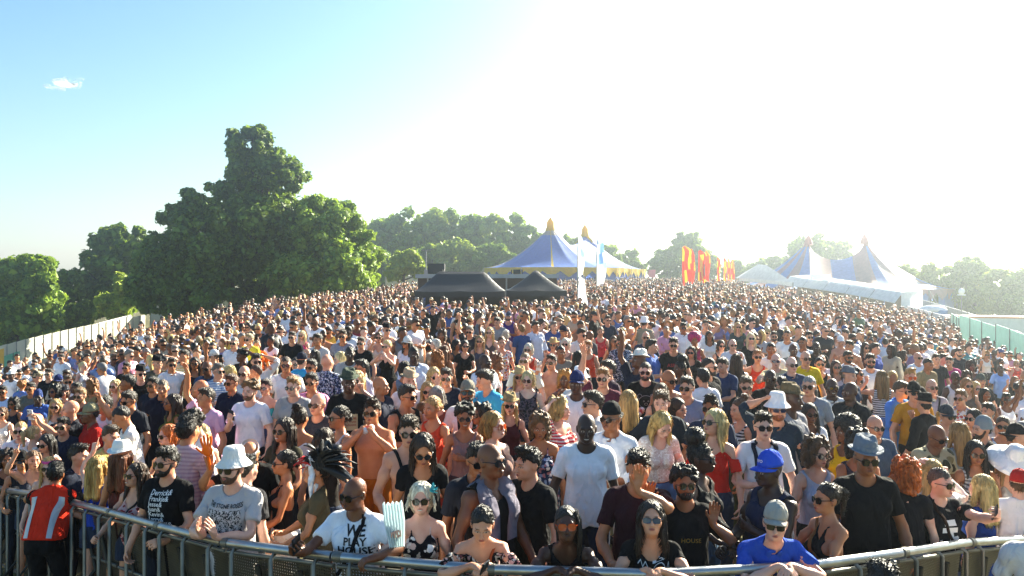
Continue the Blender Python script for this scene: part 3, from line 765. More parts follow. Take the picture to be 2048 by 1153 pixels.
# ------------------------------------------------------------------ hair
def hair_fn(style):
    r2 = np.random.default_rng(len(style)*7+3)
    balls = []
    if style in ('curl', 'curls'):
        for _ in range(190 if style == 'curl' else 95):
            th = r2.uniform(0, 2*math.pi); zz = r2.uniform(1.53 if style == 'curl' else 1.68, 1.81)
            rr = .105 if zz < 1.72 else .105*math.sqrt(max(.05, 1-((zz-1.72)/.11)**2))
            c = (math.cos(th)*rr*.95, .025+math.sin(th)*rr*1.05, zz)
            if c[1] < -.055 and c[2] < 1.755: continue
            balls.append((c, r2.uniform(.012, .026)))
    def f(P):
        z = P[..., 2]; x = np.abs(P[..., 0]); y = P[..., 1]
        zb = np.where(y < 0, 1.688-.8*y, 1.688-.95*y)
        cap = fE(P, (0, .019, 1.696), (.0835, .1055, .1035))
        face = fE(P, (0, -.138, 1.660), (.080, .088, .122))
        short = np.maximum(np.maximum(cap, -face), np.where(x > .05, zb-z, 1.60-z))
        if style == 'buzz': return np.maximum(np.maximum(fE(P, (0, .017, 1.694), (.0795, .1010, .0990)), -fE(P, (0, -.135, 1.655), (.084, .078, .116))), np.where(x > .05, zb+.01-z, 1.61-z))
        if style == 'short': return smin(short, np.maximum(fE(P, (0, -.015, 1.772), (.068, .085, .032)), -face), .03)
        if style == 'quiff': return smin(short, fE(P, (.008, -.045, 1.795), (.056, .058, .030)), .03)
        if style == 'curls':
            D = short
            for c, r_ in balls: D = smin(D, fE(P, c, (r_,)*3), .008)
            return D
        if style == 'afro': return np.maximum(fE(P, (0, .035, 1.735), (.150, .145, .140)), -fE(P, (0, -.15, 1.645), (.088, .11, .112)))
        if style == 'puff': return np.minimum(np.maximum(np.maximum(cap, -face), 1.60-z), fE(P, (0, .055, 1.835), (.088, .086, .075)))
        up = np.maximum(np.maximum(fE(P, (0, .019, 1.696), (.083, .105, .102)), -face), np.where(y < -.02, zb-.02-z, 1.585-z))
        if style == 'bun': return smin(up, fE(P, (0, .085, 1.80), (.047, .046, .044)), .015)
        if style == 'lowbun': return smin(up, fE(P, (0, .125, 1.66), (.045, .040, .042)), .015)
        if style == 'pony': return smin(up, smin(fC(P, (0, .105, 1.745), (0, .165, 1.70), .024, .032), fC(P, (0, .165, 1.70), (0, .150, 1.52), .034, .014), .02), .015)
        thick = np.maximum(fE(P, (0, .021, 1.694), (.091, .112, .110)), -face)
        if style == 'bob':
            D = np.minimum(thick, np.maximum(fE(P, (0, .045, 1.635), (.098, .085, .105)), -fE(P, (0, -.09, 1.62), (.072, .12, .14))))
            return np.maximum(D, 1.545-z)
        if style == 'curl':
            D = np.minimum(thick, np.maximum(fE(P, (0, .05, 1.62), (.115, .085, .11)), -fE(P, (0, -.09, 1.62), (.072, .12, .16))))
            for c, r_ in balls: D = smin(D, fE(P, c, (r_,)*3), .008)
            return D
        if style == 'braid': return up
        if style == 'long':
            back = smin(fC(P, (.035, .075, 1.66), (.05, .105, 1.36), .066, .046), fC(P, (-.035, .075, 1.66), (-.05, .105, 1.36), .066, .046), .03)
            side = np.minimum(fC(P, (.078, .015, 1.68), (.098, -.045, 1.40), .030, .016), fC(P, (-.078, .015, 1.68), (-.098, -.045, 1.40), .030, .016))
            D = smin(thick, smin(back, side, .03), .02)
            D = np.maximum(D, -fE(P, (0, -.085, 1.61), (.073, .105, .135)))
            return np.maximum(D, -fC(P, (0, .02, 1.30), (0, .015, 1.55), .062, .045))
        return short
    return f
def strands(style, n, seed):
    r2 = np.random.default_rng(seed); V = []; Q = []
    for i in range(n):
        th = r2.uniform(-.25, math.pi+.25) if style != 'curl' else r2.uniform(-.35, math.pi+.35)
        ca, sa = math.cos(th), math.sin(th); e0 = r2.uniform(.5, 1.3)
        ln = r2.uniform(.20, .34) if style not in ('bob', 'curl') else r2.uniform(.06, .13)
        m = 9; pts = []; wob = r2.uniform(.004, .013); ph = r2.uniform(0, 6); fl = r2.uniform(.98, 1.12)
        for k in range(m):
            t = k/(m-1)
            if t < .4:
                e_ = e0*(1-t/.4); q = np.array((ca*math.cos(e_)*.092, .021+sa*math.cos(e_)*.113, 1.694+math.sin(e_)*.111))
            else:
                u = (t-.4)/.6; q = np.array((ca*(.092+.02*u)*fl, .021+sa*(.113+.01*u)*fl, 1.694-ln*u))
                q += wob*np.array((math.cos(ph+u*9), math.sin(ph+u*8), 0))*u
                if sa < .25: q[1] -= .05*u
            pts.append(q)
        r_ = r2.uniform(.005, .010); b0 = len(V)
        for k, q in enumerate(pts):
            w_ = r_*(1-.75*(k/(m-1)))*(1 if k else .6)
            for c in range(3):
                a_ = 2*math.pi*c/3+i
                V.append(q+np.array((math.cos(a_), math.sin(a_), 0))*w_)
        for k in range(m-1):
            for c in range(3):
                Q.append((b0+k*3+c, b0+k*3+(c+1) % 3, b0+(k+1)*3+(c+1) % 3)); Q.append((b0+k*3+c, b0+(k+1)*3+(c+1) % 3, b0+(k+1)*3+c))
    return np.array(V), np.array(Q)
def hair(style, lod):
    key = ('hair', style, lod)
    if key in TPL: return TPL[key]
    base = {'wavy': 'long', 'top': 'quiff'}.get(style, style)
    lo, hi = (-.2, -.18, 1.28 if base in ('long', 'braid') else 1.44), (.2, .25, 1.93)
    V, Q = mesh_fn(hair_fn(base), lo, hi, .006)
    am = {'short': .004, 'buzz': .001, 'quiff': .007, 'afro': .012, 'puff': .010, 'curl': .010, 'curls': .006}.get(base, .004)
    v, f = decimate(V, Q, 1700 if lod == 'hi' else 560)
    fq = 95 if base in ('short', 'quiff', 'afro', 'puff', 'curl') else 70
    c = v-np.array((0, .02, 1.68)); c /= np.linalg.norm(c, axis=1)[:, None]
    nz = np.sin(v[:, 0]*fq+3*np.sin(v[:, 2]*40))*np.sin(v[:, 1]*fq*1.1+2*np.sin(v[:, 0]*50))*np.sin(v[:, 2]*fq*(.9 if base not in ('long', 'bob', 'pony', 'bun') else .25)+1)
    v = v+c*(nz*am)[:, None]
    if style not in ('curl', 'braid'):           # short tufts break up the outline
        r2 = np.random.default_rng(9); n0 = len(v); k_ = 420 if lod == 'hi' else 130; nv = np.asarray(f); sv, sq = [], []
        for i in range(k_):
            tri = v[nv[r2.integers(len(nv))]]; p = tri.mean(0)
            if style in ('long', 'wavy', 'bob', 'bun', 'lowbun', 'pony') and p[1] < -.04: continue
            o_ = p-np.array((0, .02, 1.68)); o_ /= np.linalg.norm(o_)
            fl = np.array((r2.normal()*.35, .55+r2.normal()*.3, -.25+r2.normal()*.3)) if style in ('short', 'buzz', 'bun', 'lowbun', 'pony') else np.array((r2.normal()*.12, r2.normal()*.12+.1, -1.)) if style in ('long', 'wavy', 'bob') else r2.normal(size=3)*.7+np.array((0, -.3 if style == 'quiff' else 0, .3))
            d_ = fl-o_*(fl @ o_)*.75+o_*(.1 if style == 'buzz' else .10 if style in ('long', 'wavy', 'bob') else .02 if style in ('bun', 'lowbun', 'pony') else .30); d_ /= np.linalg.norm(d_); l_ = r2.uniform(.014, .034)*(.5 if style == 'buzz' else 2.6 if style in ('long', 'wavy', 'bob') else 1.1 if style in ('bun', 'lowbun', 'pony') else 1); s_ = np.cross(d_, o_); s_ /= max(1e-6, np.linalg.norm(s_)); w_ = r2.uniform(.004, .009)
            b0 = len(sv); sv += [p-s_*w_-o_*.003, p+s_*w_-o_*.003, p+o_*w_*.9, p+d_*l_]; sq += [(b0, b0+2, b0+3), (b0+2, b0+1, b0+3), (b0+1, b0, b0+3)]
        f = np.concatenate([f, np.array(sq)+n0]); v = np.concatenate([v, np.array(sv)])
    if style in ('long', 'wavy', 'bob', 'curl'):
        sv, sq = strands(style, 120 if lod == 'hi' else 46, 5)
        f = np.concatenate([f, sq+len(v)]); v = np.concatenate([v, sv])
    if style == 'braid':
        mb = MB(); r2 = random.Random(4)
        for i in range(13):
            th = R(-35+160*i/12); x, y = math.cos(th)*.095, .025+math.sin(th)*.10
            mb.tube([(x*.8, y*.9, 1.76), (x*1.08, y*1.05, 1.70), (x*1.15, y*1.1-.01, 1.60), (x*1.1, y*1.05, 1.50), (x*1.12, y, 1.40)], .011, 6)
        bv = np.array([tuple(p) for p in mb.v]); bf = []
        for q in mb.f:
            for k in range(1, len(q)-1): bf.append((q[0], q[k], q[k+1]))
        f = np.concatenate([f, np.array(bf)+len(v)]); v = np.concatenate([v, bv])
    W = np.zeros((len(v), NB), np.float32); t = np.clip((v[:, 2]-1.43)/.17, 0, 1)
    W[:, 4] = t; W[:, 2] = 1-t
    return make_tpl(key, 'M', v, f, W=W)
def hair_hat(style, lod):                 # flattened under a hat
    key = ('hairhat', style, lod)
    if key not in TPL:
        h_ = hair(style, lod); t = Template(); t.v = h_.v.copy(); t.W = h_.W; t.me = h_.me; t.q = h_.q; t.sex = 'M'
        c = np.array((0, .016, 1.69)); q = t.v[:, :3]-c; up = np.clip((t.v[:, 2]-1.675)/.035, 0, 1); n_ = np.sqrt(((q/np.array((.073, .094, .092)))**2).sum(1))
        t.v[:, :3] = c+q*(1-up*(1-np.minimum(1, .93/np.maximum(n_, 1e-3))))[:, None]; TPL[key] = t
    return TPL[key]
def beard(lod):
    key = ('beard', lod)
    if key in TPL: return TPL[key]
    def f(P):
        D = smin(fE(P, (0, -.050, 1.588), (.060, .057, .046)), fE(P, (0, -.088, 1.580), (.026, .022, .026)), .02)
        D = smin(D, np.minimum(fC(P, (.066, -.012, 1.65), (.052, -.04, 1.60), .016, .022), fC(P, (-.066, -.012, 1.65), (-.052, -.04, 1.60), .016, .022)), .015)
        D = smin(D, np.minimum(fC(P, (.004, -.108, 1.613), (.026, -.096, 1.606), .0055, .006), fC(P, (-.004, -.108, 1.613), (-.026, -.096, 1.606), .0055, .006)), .008)
        D = np.maximum(D, -fE(P, (0, -.112, 1.600), (.021, .024, .010)))
        return np.maximum(D, P[..., 2]-1.66)
    V, Q = mesh_fn(f, (-.1, -.14, 1.52), (.1, .04, 1.68), .004); v, q = decimate(V, Q, 420)
    W = np.zeros((len(v), NB), np.float32); W[:, 4] = 1
    return make_tpl(key, 'M', v, q, W=W)

# ------------------------------------------------------------------ rigid things worn on the head
RIG = {}
def sunglasses_mesh(shape):
    mb = MB(); n = 14
    for s in (1, -1):
        for (sc, yo, mi, th) in ((1.0, -.1095, 0, .003), (1.14, -.1075, 1, .004)):
            ring = []
            for k in range(n):
                a_ = 2*math.pi*k/n; ca, sa = math.cos(a_), math.sin(a_)
                p_ = 2.0 if shape == 'round' else 3.2
                u = abs(ca)**(2/p_)*math.copysign(1, ca)*.0265*sc; v = abs(sa)**(2/p_)*math.copysign(1, sa)*(.0225 if shape != 'wrap' else .0185)*sc
                if v < 0 and shape == 'way': u *= .90
                X = s*(.0335+u); ring.append((X, yo+X*X*3.2, 1.659+v))
            fr = ring; bk = [(x, y+th, z) for x, y, z in ring]
            fs = [tuple(range(n)), tuple(range(2*n-1, n-1, -1))]+[(k, n+k, n+(k+1) % n, (k+1) % n) for k in range(n)]
            mb.add(fr+bk, fs, mi)
        mb.tube([(s*.063, -.094, 1.668), (s*.080, -.045, 1.669), (s*.084, .012, 1.664), (s*.083, .035, 1.650)], .0032, 5, 1)
    mb.tube([(-.010, -.1085, 1.664), (0, -.112, 1.667), (.010, -.1085, 1.664)], .003, 5, 1)
    return mb.mesh('sunglasses')
def hat_mesh(kind):
    mb = MB()
    if kind in ('trilby', 'straw', 'fedora'):
        br = .145 if kind == 'trilby' else .175
        prof = [(br, 1.735), (br*.98, 1.741), (.108, 1.731), (.100, 1.738), (.098, 1.765), (.093, 1.80), (.080, 1.836), (.055, 1.846), (.02, 1.828), (.0, 1.826)]
        vs = []; n = 28
        for (r_, z) in prof:
            for k in range(n):
                a_ = 2*math.pi*k/n; c_, s_ = math.cos(a_), math.sin(a_)
                zz = z+(.022*c_*c_-.012 if r_ > .12 else 0)+(-.022*(s_ < -.5) if z > 1.83 and r_ > .05 else 0)
                vs.append((r_*c_*.88, .018+r_*s_*1.08, zz))
        fs = [(j*n+k, j*n+(k+1) % n, (j+1)*n+(k+1) % n, (j+1)*n+k) for j in range(len(prof)-1) for k in range(n)]
        mb.add(vs, fs, 0, True)
        inner = [(.135*.9, 1.734), (.10, 1.728), (.094, 1.74)]
        mb.lathe(inner, (0, .018, 0), n, 0, .88, 1.08)
        mb.lathe([(.1015, 1.736), (.1012, 1.768), (.098, 1.768)], (0, .018, 0), n, 1, .88, 1.08)
    elif kind == 'bucket':
        mb.lathe([(.0, 1.842), (.07, 1.838), (.083, 1.822), (.092, 1.765), (.098, 1.742), (.150, 1.690), (.152, 1.688), (.148, 1.688), (.098, 1.735), (.09, 1.74)], (0, .018, 0), 26, 0, .90, 1.06)
    elif kind == 'sunhat':
        mb.lathe([(.0, 1.855), (.06, 1.85), (.085, 1.825), (.096, 1.765), (.104, 1.742), (.16, 1.722), (.225, 1.688), (.262, 1.655), (.26, 1.652), (.16, 1.716), (.10, 1.735)], (0, .02, 0), 30, 0, .95, 1.0)
        mb.lathe([(.1045, 1.745), (.099, 1.768)], (0, .02, 0), 30, 1, .95, 1.0)
    elif kind == 'beanie':
        mb.lathe([(.0, 1.835), (.04, 1.829), (.075, 1.80), (.092, 1.75), (.098, 1.70), (.099, 1.672), (.094, 1.672)], (0, .022, 0), 22, 0, .88, 1.08)
        mb.lathe([(.1005, 1.672), (.1015, 1.70), (.098, 1.702)], (0, .022, 0), 22, 0, .88, 1.08)
    elif kind == 'cap':
        mb.lathe([(.0, 1.826), (.03, 1.823), (.065, 1.803), (.088, 1.765), (.096, 1.728), (.097, 1.705), (.092, 1.705)], (0, .018, 0), 24, 0, .90, 1.08)
        mb.ball((0, .018, 1.827), (.009, .009, .005), 1, 8, 4)
        vs = []; n = 13
        for j, (r_, dz) in enumerate(((0, 0), (.05, -.004), (.085, -.012))):
            for k in range(n):
                a_ = math.pi*(k/(n-1)); c_, s_ = math.cos(a_), math.sin(a_)
                x = c_*.083; y = .018-.098*s_-r_*s_**.8
                vs.append((x, y, 1.712+dz-.10*abs(c_)**2*.12-(x*x)*1.6))
        m = len(vs); vs += [(x, y, z-.005) for x, y, z in vs]
        fs = []
        for j in range(2):
            for k in range(n-1):
                q = (j*n+k, (j+1)*n+k, (j+1)*n+k+1, j*n+k+1); fs += [q, tuple(m+i for i in q[::-1])]
        for k in range(n-1): fs.append((2*n+k, m+2*n+k, m+2*n+k+1, 2*n+k+1))
        mb.add(vs, fs, 1, True)
    elif kind == 'headband':
        mb.lathe([(.0985, 1.727), (.1005, 1.733), (.1000, 1.757), (.0965, 1.764)], (0, .016, 0), 26, 0, .82, 1.03)
    return mb.mesh(kind)
def rigid(kind):
    if kind not in RIG: RIG[kind] = sunglasses_mesh(kind[3:]) if kind.startswith('sg_') else hat_mesh(kind)
    return RIG[kind]
def headmat(info, s):
    Rh, t = info['head']; M = Matrix.Identity(4)
    for i in range(3):
        for j in range(3): M[i][j] = float(Rh[i, j])*s
        M[i][3] = float(t[i])*s
    return M
def put_rigid(kind, name, mats, parent, M):
    me = rigid(kind)
    if me.users and len(me.materials) or True: me = me.copy(); me.name = name; me.materials.clear()
    o = link(name, me, parent, mats); o.matrix_local = M; return o

# ------------------------------------------------------------------ prints on clothes (flat letters lying on the cloth)
def text_mesh(lines, size, align='CENTER', gap=.92, bold=.0, xs=1.0):
    cu = bpy.data.curves.new('t', 'FONT'); cu.body = '\n'.join(lines); cu.size = size; cu.align_x = align; cu.space_line = gap; cu.offset = bold*size; cu.resolution_u = 2
    o = bpy.data.objects.new('t', cu); COL.objects.link(o); dg = bpy.context.evaluated_depsgraph_get(); ev = o.evaluated_get(dg); m = ev.to_mesh()
    v = [(p.co.x*xs, p.co.y) for p in m.vertices]; f = [tuple(p.vertices) for p in m.polygons]; ev.to_mesh_clear(); bpy.data.objects.remove(o); bpy.data.curves.remove(cu)
    return v, f
def strokes(paths, w_):
    v, f = [], []
    for path in paths:
        for (x0, y0), (x1, y1) in zip(path[:-1], path[1:]):
            d = math.hypot(x1-x0, y1-y0) or 1; nx, ny = -(y1-y0)/d*w_/2, (x1-x0)/d*w_/2
            ex, ey = (x1-x0)/d*w_*.3, (y1-y0)/d*w_*.3
            b = len(v); v += [(x0-ex+nx, y0-ey+ny), (x1+ex+nx, y1+ey+ny), (x1+ex-nx, y1+ey-ny), (x0-ex-nx, y0-ey-ny)]; f.append((b, b+1, b+2, b+3))
    return v, f
def arc(cx, cy, rx_, ry_, a0, a1, n=12): return [(cx+rx_*math.cos(R(a0+(a1-a0)*i/n)), cy+ry_*math.sin(R(a0+(a1-a0)*i/n))) for i in range(n+1)]
BVH = {}
def chest_print(vf, top, sex, T, sc, parent, mat, c=(0, 1.25), back=False, name='print'):
    v, f = vf; k = (top, sex)
    if k not in BVH:
        g = garment(top, sex, 'hi'); BVH[k] = BVHTree.FromPolygons([Vector(p[:3]) for p in g.v], [tuple(q) for q in g.q])
    s = 1 if back else -1; out = []
    for (x, z) in v:
        X = (x if not back else -x)+c[0]; Z = z+c[1]
        h = BVH[k].ray_cast(Vector((X, s*1.0, Z)), Vector((0, -s, 0)))
        y = h[0].y if h[0] else 0.0
        out.append((X, y+s*.0065, Z))
    P_ = np.array(out, float); t = Template(); t.v = np.c_[P_, np.ones(len(P_))].astype(np.float32); t.W = weights(sex, P_, .035)
    co = deform(t, T)*sc
    me = bpy.data.meshes.new(name); me.from_pydata(co.tolist(), [], f if not back else [q[::-1] for q in f]); me.update()
    return link(name, me, parent, mat)
# ------------------------------------------------------------------ ground
def grass_mat():
    m, t, b = nodes('trodden_grass')
    co = N(t, 'ShaderNodeNewGeometry')
    n1 = N(t, 'ShaderNodeTexNoise', i_Scale=.35, i_Detail=6.0); n2 = N(t, 'ShaderNodeTexNoise', i_Scale=14.0, i_Detail=6.0, i_Roughness=.7)
    for n in (n1, n2): t.links.new(co.outputs['Position'], n.inputs['Vector'])
    r1 = ramp(t, n1.outputs[0], [(.3, lin('4a4a24')), (.55, lin('6b6436')), (.75, lin('857550'))])
    r2 = ramp(t, n2.outputs[0], [(.3, lin('2f3014')), (.7, lin('8a8050'))])
    x = mixc(t, .45, r1.outputs[0], r2.outputs[0]); t.links.new(x, b.inputs['Base Color']); b.inputs['Roughness'].default_value = .95
    bp = N(t, 'ShaderNodeBump', i_Strength=.6, i_Distance=.05); t.links.new(n2.outputs[0], bp.inputs['Height']); t.links.new(bp.outputs[0], b.inputs['Normal'])
    return m
def build_ground():
    xs = np.r_[np.linspace(-700, -90, 16), np.linspace(-80, 80, 129), np.linspace(90, 700, 16)]
    ys = np.r_[np.linspace(-40, 0, 9), np.linspace(1, 130, 130), np.linspace(140, 900, 30)]
    X, Y = np.meshgrid(xs, ys, indexing='ij'); Z = ground(X, Y)
    V = np.stack((X, Y, Z), -1).reshape(-1, 3); ny = len(ys); nx = len(xs)
    I = np.arange(nx*ny).reshape(nx, ny)
    f = np.stack((I[:-1, :-1], I[1:, :-1], I[1:, 1:], I[:-1, 1:]), -1).reshape(-1, 4)
    o = link('ground', np_mesh('ground', V, f), None, grass_mat()); o['kind'] = 'structure'
build_ground()

# ------------------------------------------------------------------ trees
def leaf_mat(name, dark, light, tr=.35):
    m, t, b = nodes(name)
    g = N(t, 'ShaderNodeNewGeometry'); n = N(t, 'ShaderNodeTexNoise', i_Scale=.5, i_Detail=2.0); t.links.new(g.outputs['Position'], n.inputs['Vector'])
    mm = N(t, 'ShaderNodeMath', operation='MULTIPLY_ADD'); mm.inputs[1].default_value = .6; t.links.new(g.outputs['Random Per Island'], mm.inputs[0])
    m2 = N(t, 'ShaderNodeMath', operation='MULTIPLY'); m2.inputs[1].default_value = .5; t.links.new(n.outputs[0], m2.inputs[0]); t.links.new(m2.outputs[0], mm.inputs[2])
    r = ramp(t, mm.outputs[0], [(.2, lin(dark)), (.85, lin(light))])
    t.links.new(r.outputs[0], b.inputs['Base Color']); b.inputs['Roughness'].default_value = .55; b.inputs['Specular IOR Level'].default_value = .3
    tl = N(t, 'ShaderNodeBsdfTranslucent'); c2 = mixc(t, .35, r.outputs[0], lin('9aa83a')); t.links.new(c2, tl.inputs['Color'])
    mx = N(t, 'ShaderNodeMixShader'); mx.inputs[0].default_value = tr
    t.links.new(b.outputs[0], mx.inputs[1]); t.links.new(tl.outputs[0], mx.inputs[2])
    out = t.nodes['Material Output']; t.links.new(mx.outputs[0], out.inputs[0]); return m
LEAF = {'dark': leaf_mat('leaf_dark', '2c471a', '78983a'), 'mid': leaf_mat('leaf_mid', '456a24', 'a0bc48'), 'light': leaf_mat('leaf_light', '6c8a30', 'b8c652')}
BARK = plain('bark', '4a3c2e', .9, var=.35, scale=2.0, bump=.6)
def crown_mesh(ells, n, leaf, seed, sub=26):
    r = np.random.default_rng(seed); vol = np.array([e_[3]*e_[5] for e_ in ells]); vol = vol/vol.sum()
    P, Nn = [], []
    for e_, w_ in zip(ells, vol):
        c = np.array(e_[:3]); ra = np.array(e_[3:6]); k = max(10, int(sub*1.35*len(ells)*w_))
        for _ in range(k):
            d = r.normal(size=3); d /= np.linalg.norm(d)
            sc = c+d*ra*r.uniform(.50, .94); sr = ra.mean()*r.uniform(.15, .40)
            m = int(n*w_/k*(sr/(ra.mean()*.29))**2)+4
            q = r.normal(size=(m, 3)); q /= np.linalg.norm(q, axis=1)[:, None]
            rad = r.uniform(.40, 1.0, m)**.6*np.where(r.random(m) < .12, r.uniform(1.0, 1.45, m), 1)
            P.append(sc+q*(rad*sr)[:, None]*np.array((1, 1, .82))); Nn.append(q*.8+r.normal(size=(m, 3))*.55+np.array((0, 0, .35)))
    P = np.concatenate(P); Nn = np.concatenate(Nn); Nn /= np.linalg.norm(Nn, axis=1)[:, None]
    m = len(P); t = r.normal(size=(m, 3)); t -= Nn*(t*Nn).sum(1)[:, None]; t /= np.linalg.norm(t, axis=1)[:, None]; b_ = np.cross(Nn, t)
    s1 = leaf*r.uniform(.55, 1.35, m)[:, None]; s2 = s1*r.uniform(.45, .8, m)[:, None]; dr = Nn*s1*.22
    V = np.stack((P-t*s1-dr, P+b_*s2, P+t*s1-dr, P-b_*s2), 1).reshape(-1, 3)
    return np_mesh('crown', V, np.arange(4*m).reshape(m, 4), False)
def px_ell(px, py, rx_, ry_, z, dz=0.0):
    p = at(px, py, z+dz); k = (z+dz)/F
    return (p.x, p.y, p.z, rx_*k, (rx_+ry_)*.5*k*.95, ry_*k)
def tree(pxs, z, n, leaf, mat, label, group, seed, base=None, trunk_r=.35, name='tree', sub=26):
    ells = [px_ell(*(q[:4]), z, (q[4] if len(q) > 4 else 0)) for q in pxs]
    bx = base if base is not None else pxs[-1][0]
    ft = foot(bx, z); root = empty(name, ft, 0, label, 'tree', group)
    o = link('crown', crown_mesh(ells, n, leaf, seed, sub), root, LEAF[mat]); o.location = -ft
    mb = MB(); r = random.Random(seed); low = min(e_[2]-e_[5] for e_ in ells)-ft.z; hi = max(e_[2] for e_ in ells)-ft.z
    mb.tube([(0, 0, -.2), (r.uniform(-.1, .1), 0, max(.8, low+.6)), (r.uniform(-.4, .4), r.uniform(-.3, .3), hi*.75)], trunk_r, 9, r2=trunk_r*.35)
    for e_ in ells:
        c = Vector(e_[:3])-ft
        s = Vector((0, 0, max(.7, min(low+.5, c.z*.6)))); mid = s.lerp(c, .55)+Vector((0, 0, -.3))
        mb.tube([s, mid, c+Vector((0, 0, e_[5]*.3))], trunk_r*.42, 7, r2=trunk_r*.08)
        for _ in range(3):
            d = Vector((r.uniform(-1, 1)*e_[3], r.uniform(-1, 1)*e_[4], r.uniform(-.3, 1)*e_[5]))*.75
            mb.tube([mid, mid.lerp(c+d, .6), c+d], trunk_r*.16, 5, r2=trunk_r*.04)
    mb.build('trunk', BARK, root)
    return root
def trees():
    g = 'trees beyond the crowd'
    tree([(505, 292, 46, 56), (528, 345, 86, 50, 1), (462, 408, 66, 50), (560, 375, 50, 60), (570, 440, 66, 60, -1), (500, 480, 105, 90, -2), (440, 545, 70, 70, -2), (540, 570, 100, 55, -2)], 74, 46000, .25, 'dark', 'tallest dark green tree rising above the left part of the crowd', g, 1, 505, .7)
    tree([(640, 450, 62, 70), (690, 470, 40, 70, 1), (655, 530, 90, 70, -2), (725, 530, 52, 72), (700, 575, 72, 42, -1), (600, 560, 60, 60, -2)], 71, 34000, .25, 'mid', 'broad sunlit green tree to the right of the tallest tree', g, 2, 660, .5)
    tree([(352, 455, 42, 46), (402, 418, 46, 52), (330, 530, 66, 66), (400, 500, 60, 90, -1), (300, 575, 50, 50), (370, 585, 90, 48, -1)], 69, 26000, .25, 'dark', 'dark lower tree on the left shoulder of the tallest tree', g, 3, 370, .45)
    tree([(240, 490, 52, 44), (200, 530, 46, 56), (260, 540, 60, 60), (215, 590, 62, 45)], 92, 12000, .38, 'dark', 'rounded dark tree standing above the end of the white hoarding', g, 4, 225, .45)
    tree([(255, 580, 30, 36), (225, 612, 40, 25)], 84, 5000, .26, 'light', 'small yellow green tree in front of the rounded dark tree', g, 5, 250, .2)
    tree([(28, 548, 50, 50), (78, 552, 40, 50), (10, 610, 60, 60), (70, 620, 60, 58), (40, 655, 70, 38)], 80, 15000, .36, 'mid', 'dense green tree at the far left behind the hoarding', g, 6, 40, .45)
    tree([(145, 570, 32, 38), (120, 620, 46, 50), (160, 625, 40, 40)], 88, 9000, .28, 'dark', 'smaller dark tree between the far left tree and the rounded tree', g, 7, 135, .3)
    tree([(815, 528, 34, 30), (790, 545, 20, 18), (838, 540, 22, 20)], 96, 5000, .26, 'light', 'small yellow green tree with bare trunk left of the black gazebos', g, 8, 808, .28)
    fr = [(735, 485, 50, 44), (775, 478, 46, 50), (822, 465, 48, 46), (868, 458, 46, 42), (905, 462, 44, 46), (948, 478, 40, 48), (985, 470, 38, 42), (1022, 475, 40, 46), (1058, 492, 38, 42), (1088, 512, 26, 30), (760, 525, 40, 36), (865, 525, 38, 36), (905, 520, 46, 44), (955, 528, 34, 34), (1000, 520, 40, 34)]
    wh = ['leftmost', 'second from the left', 'third from the left', 'fourth from the left', 'fifth from the left', 'sixth from the left', 'seventh from the left', 'eighth from the left', 'ninth from the left', 'rightmost']
    for i, (x, y, a_, b_) in enumerate(fr):
        z = 158 if i < 10 else 140
        lab = ('hill wood tree, %s in the back row behind the big tent' % wh[i]) if i < 10 else ('low tree at the foot of the wood, %s of five in front' % wh[i-10] if i < 14 else 'low tree at the foot of the wood beside the striped tent edge')
        tree([(x, y, a_, b_), (x-a_*.45, y+b_*.5, a_*.6, b_*.6, -2), (x+a_*.45, y+b_*.55, a_*.6, b_*.6, -2), (x, y+b_*.95, a_*.8, b_*.6)], z, 4600, .52, 'mid' if i % 3 else 'light', lab, 'wood behind the big tent', 20+i, x, .3, sub=14)
    far = [(1140, 500, 30, 30, 175, 'low tree peeping out behind the left peak of the blue and yellow tent'), (1215, 512, 32, 26, 180, 'rounded tree between the blue and yellow tent and the red flags'), (1262, 520, 30, 22, 185, 'lower tree right of the blue and yellow tent'), (1376, 488, 30, 26, 170, 'tall round tree behind the red flags'),
           (1335, 518, 40, 26, 178, 'broad low tree left of the tree behind the red flags'), (1405, 522, 34, 26, 176, 'broad low tree right of the tree behind the red flags'), (1480, 540, 36, 16, 190, 'pale distant tree just right of the red flags'), (1520, 537, 30, 18, 185, 'pale distant tree left of the red and blue tent'), (1560, 528, 30, 22, 180, 'pale distant tree touching the left slope of the red and blue tent'), (1622, 492, 44, 20, 165, 'tree rising behind the left peak of the red and blue tent'), (1668, 496, 36, 16, 168, 'tree between the two peaks of the red and blue tent')]
    for i, (x, y, a_, b_, z, lab) in enumerate(far):
        tree([(x, y, a_, b_), (x-a_*.5, y+b_*.6, a_*.6, b_*.7, -2), (x+a_*.5, y+b_*.6, a_*.6, b_*.7, -2), (x, y+b_*1.1, a_*.9, b_*.7)], z, 4500, .45, 'mid', lab, 'distant trees', 50+i, x, .3, sub=14)
    rt = [(1765, 545, 30, 24, 120, 'hazy tree just right of the red and blue tent'), (1812, 562, 34, 30, 112, 'hazy tree above the white bar building'), (1862, 566, 36, 34, 108, 'hazy tree above the end of the white bar building'), (1905, 556, 32, 32, 106, 'hazy tree left of the tallest hazy tree'), (1948, 548, 34, 36, 104, 'tallest hazy tree at the right above the metal fence'), (1995, 572, 34, 36, 100, 'hazy tree right of the tallest hazy tree'), (2036, 575, 34, 38, 98, 'hazy tree at the right picture edge')]
    for i, (x, y, a_, b_, z, lab) in enumerate(rt):
        tree([(x, y, a_, b_), (x-a_*.5, y+b_*.8, a_*.7, b_*.8, -1), (x+a_*.5, y+b_*.8, a_*.7, b_*.8, -1), (x, y+b_*1.6, a_, b_*.9)], z, 6500, .32, 'light' if i in (2, 5) else 'mid', lab, 'hazy trees on the right', 70+i, x, .3, sub=16)

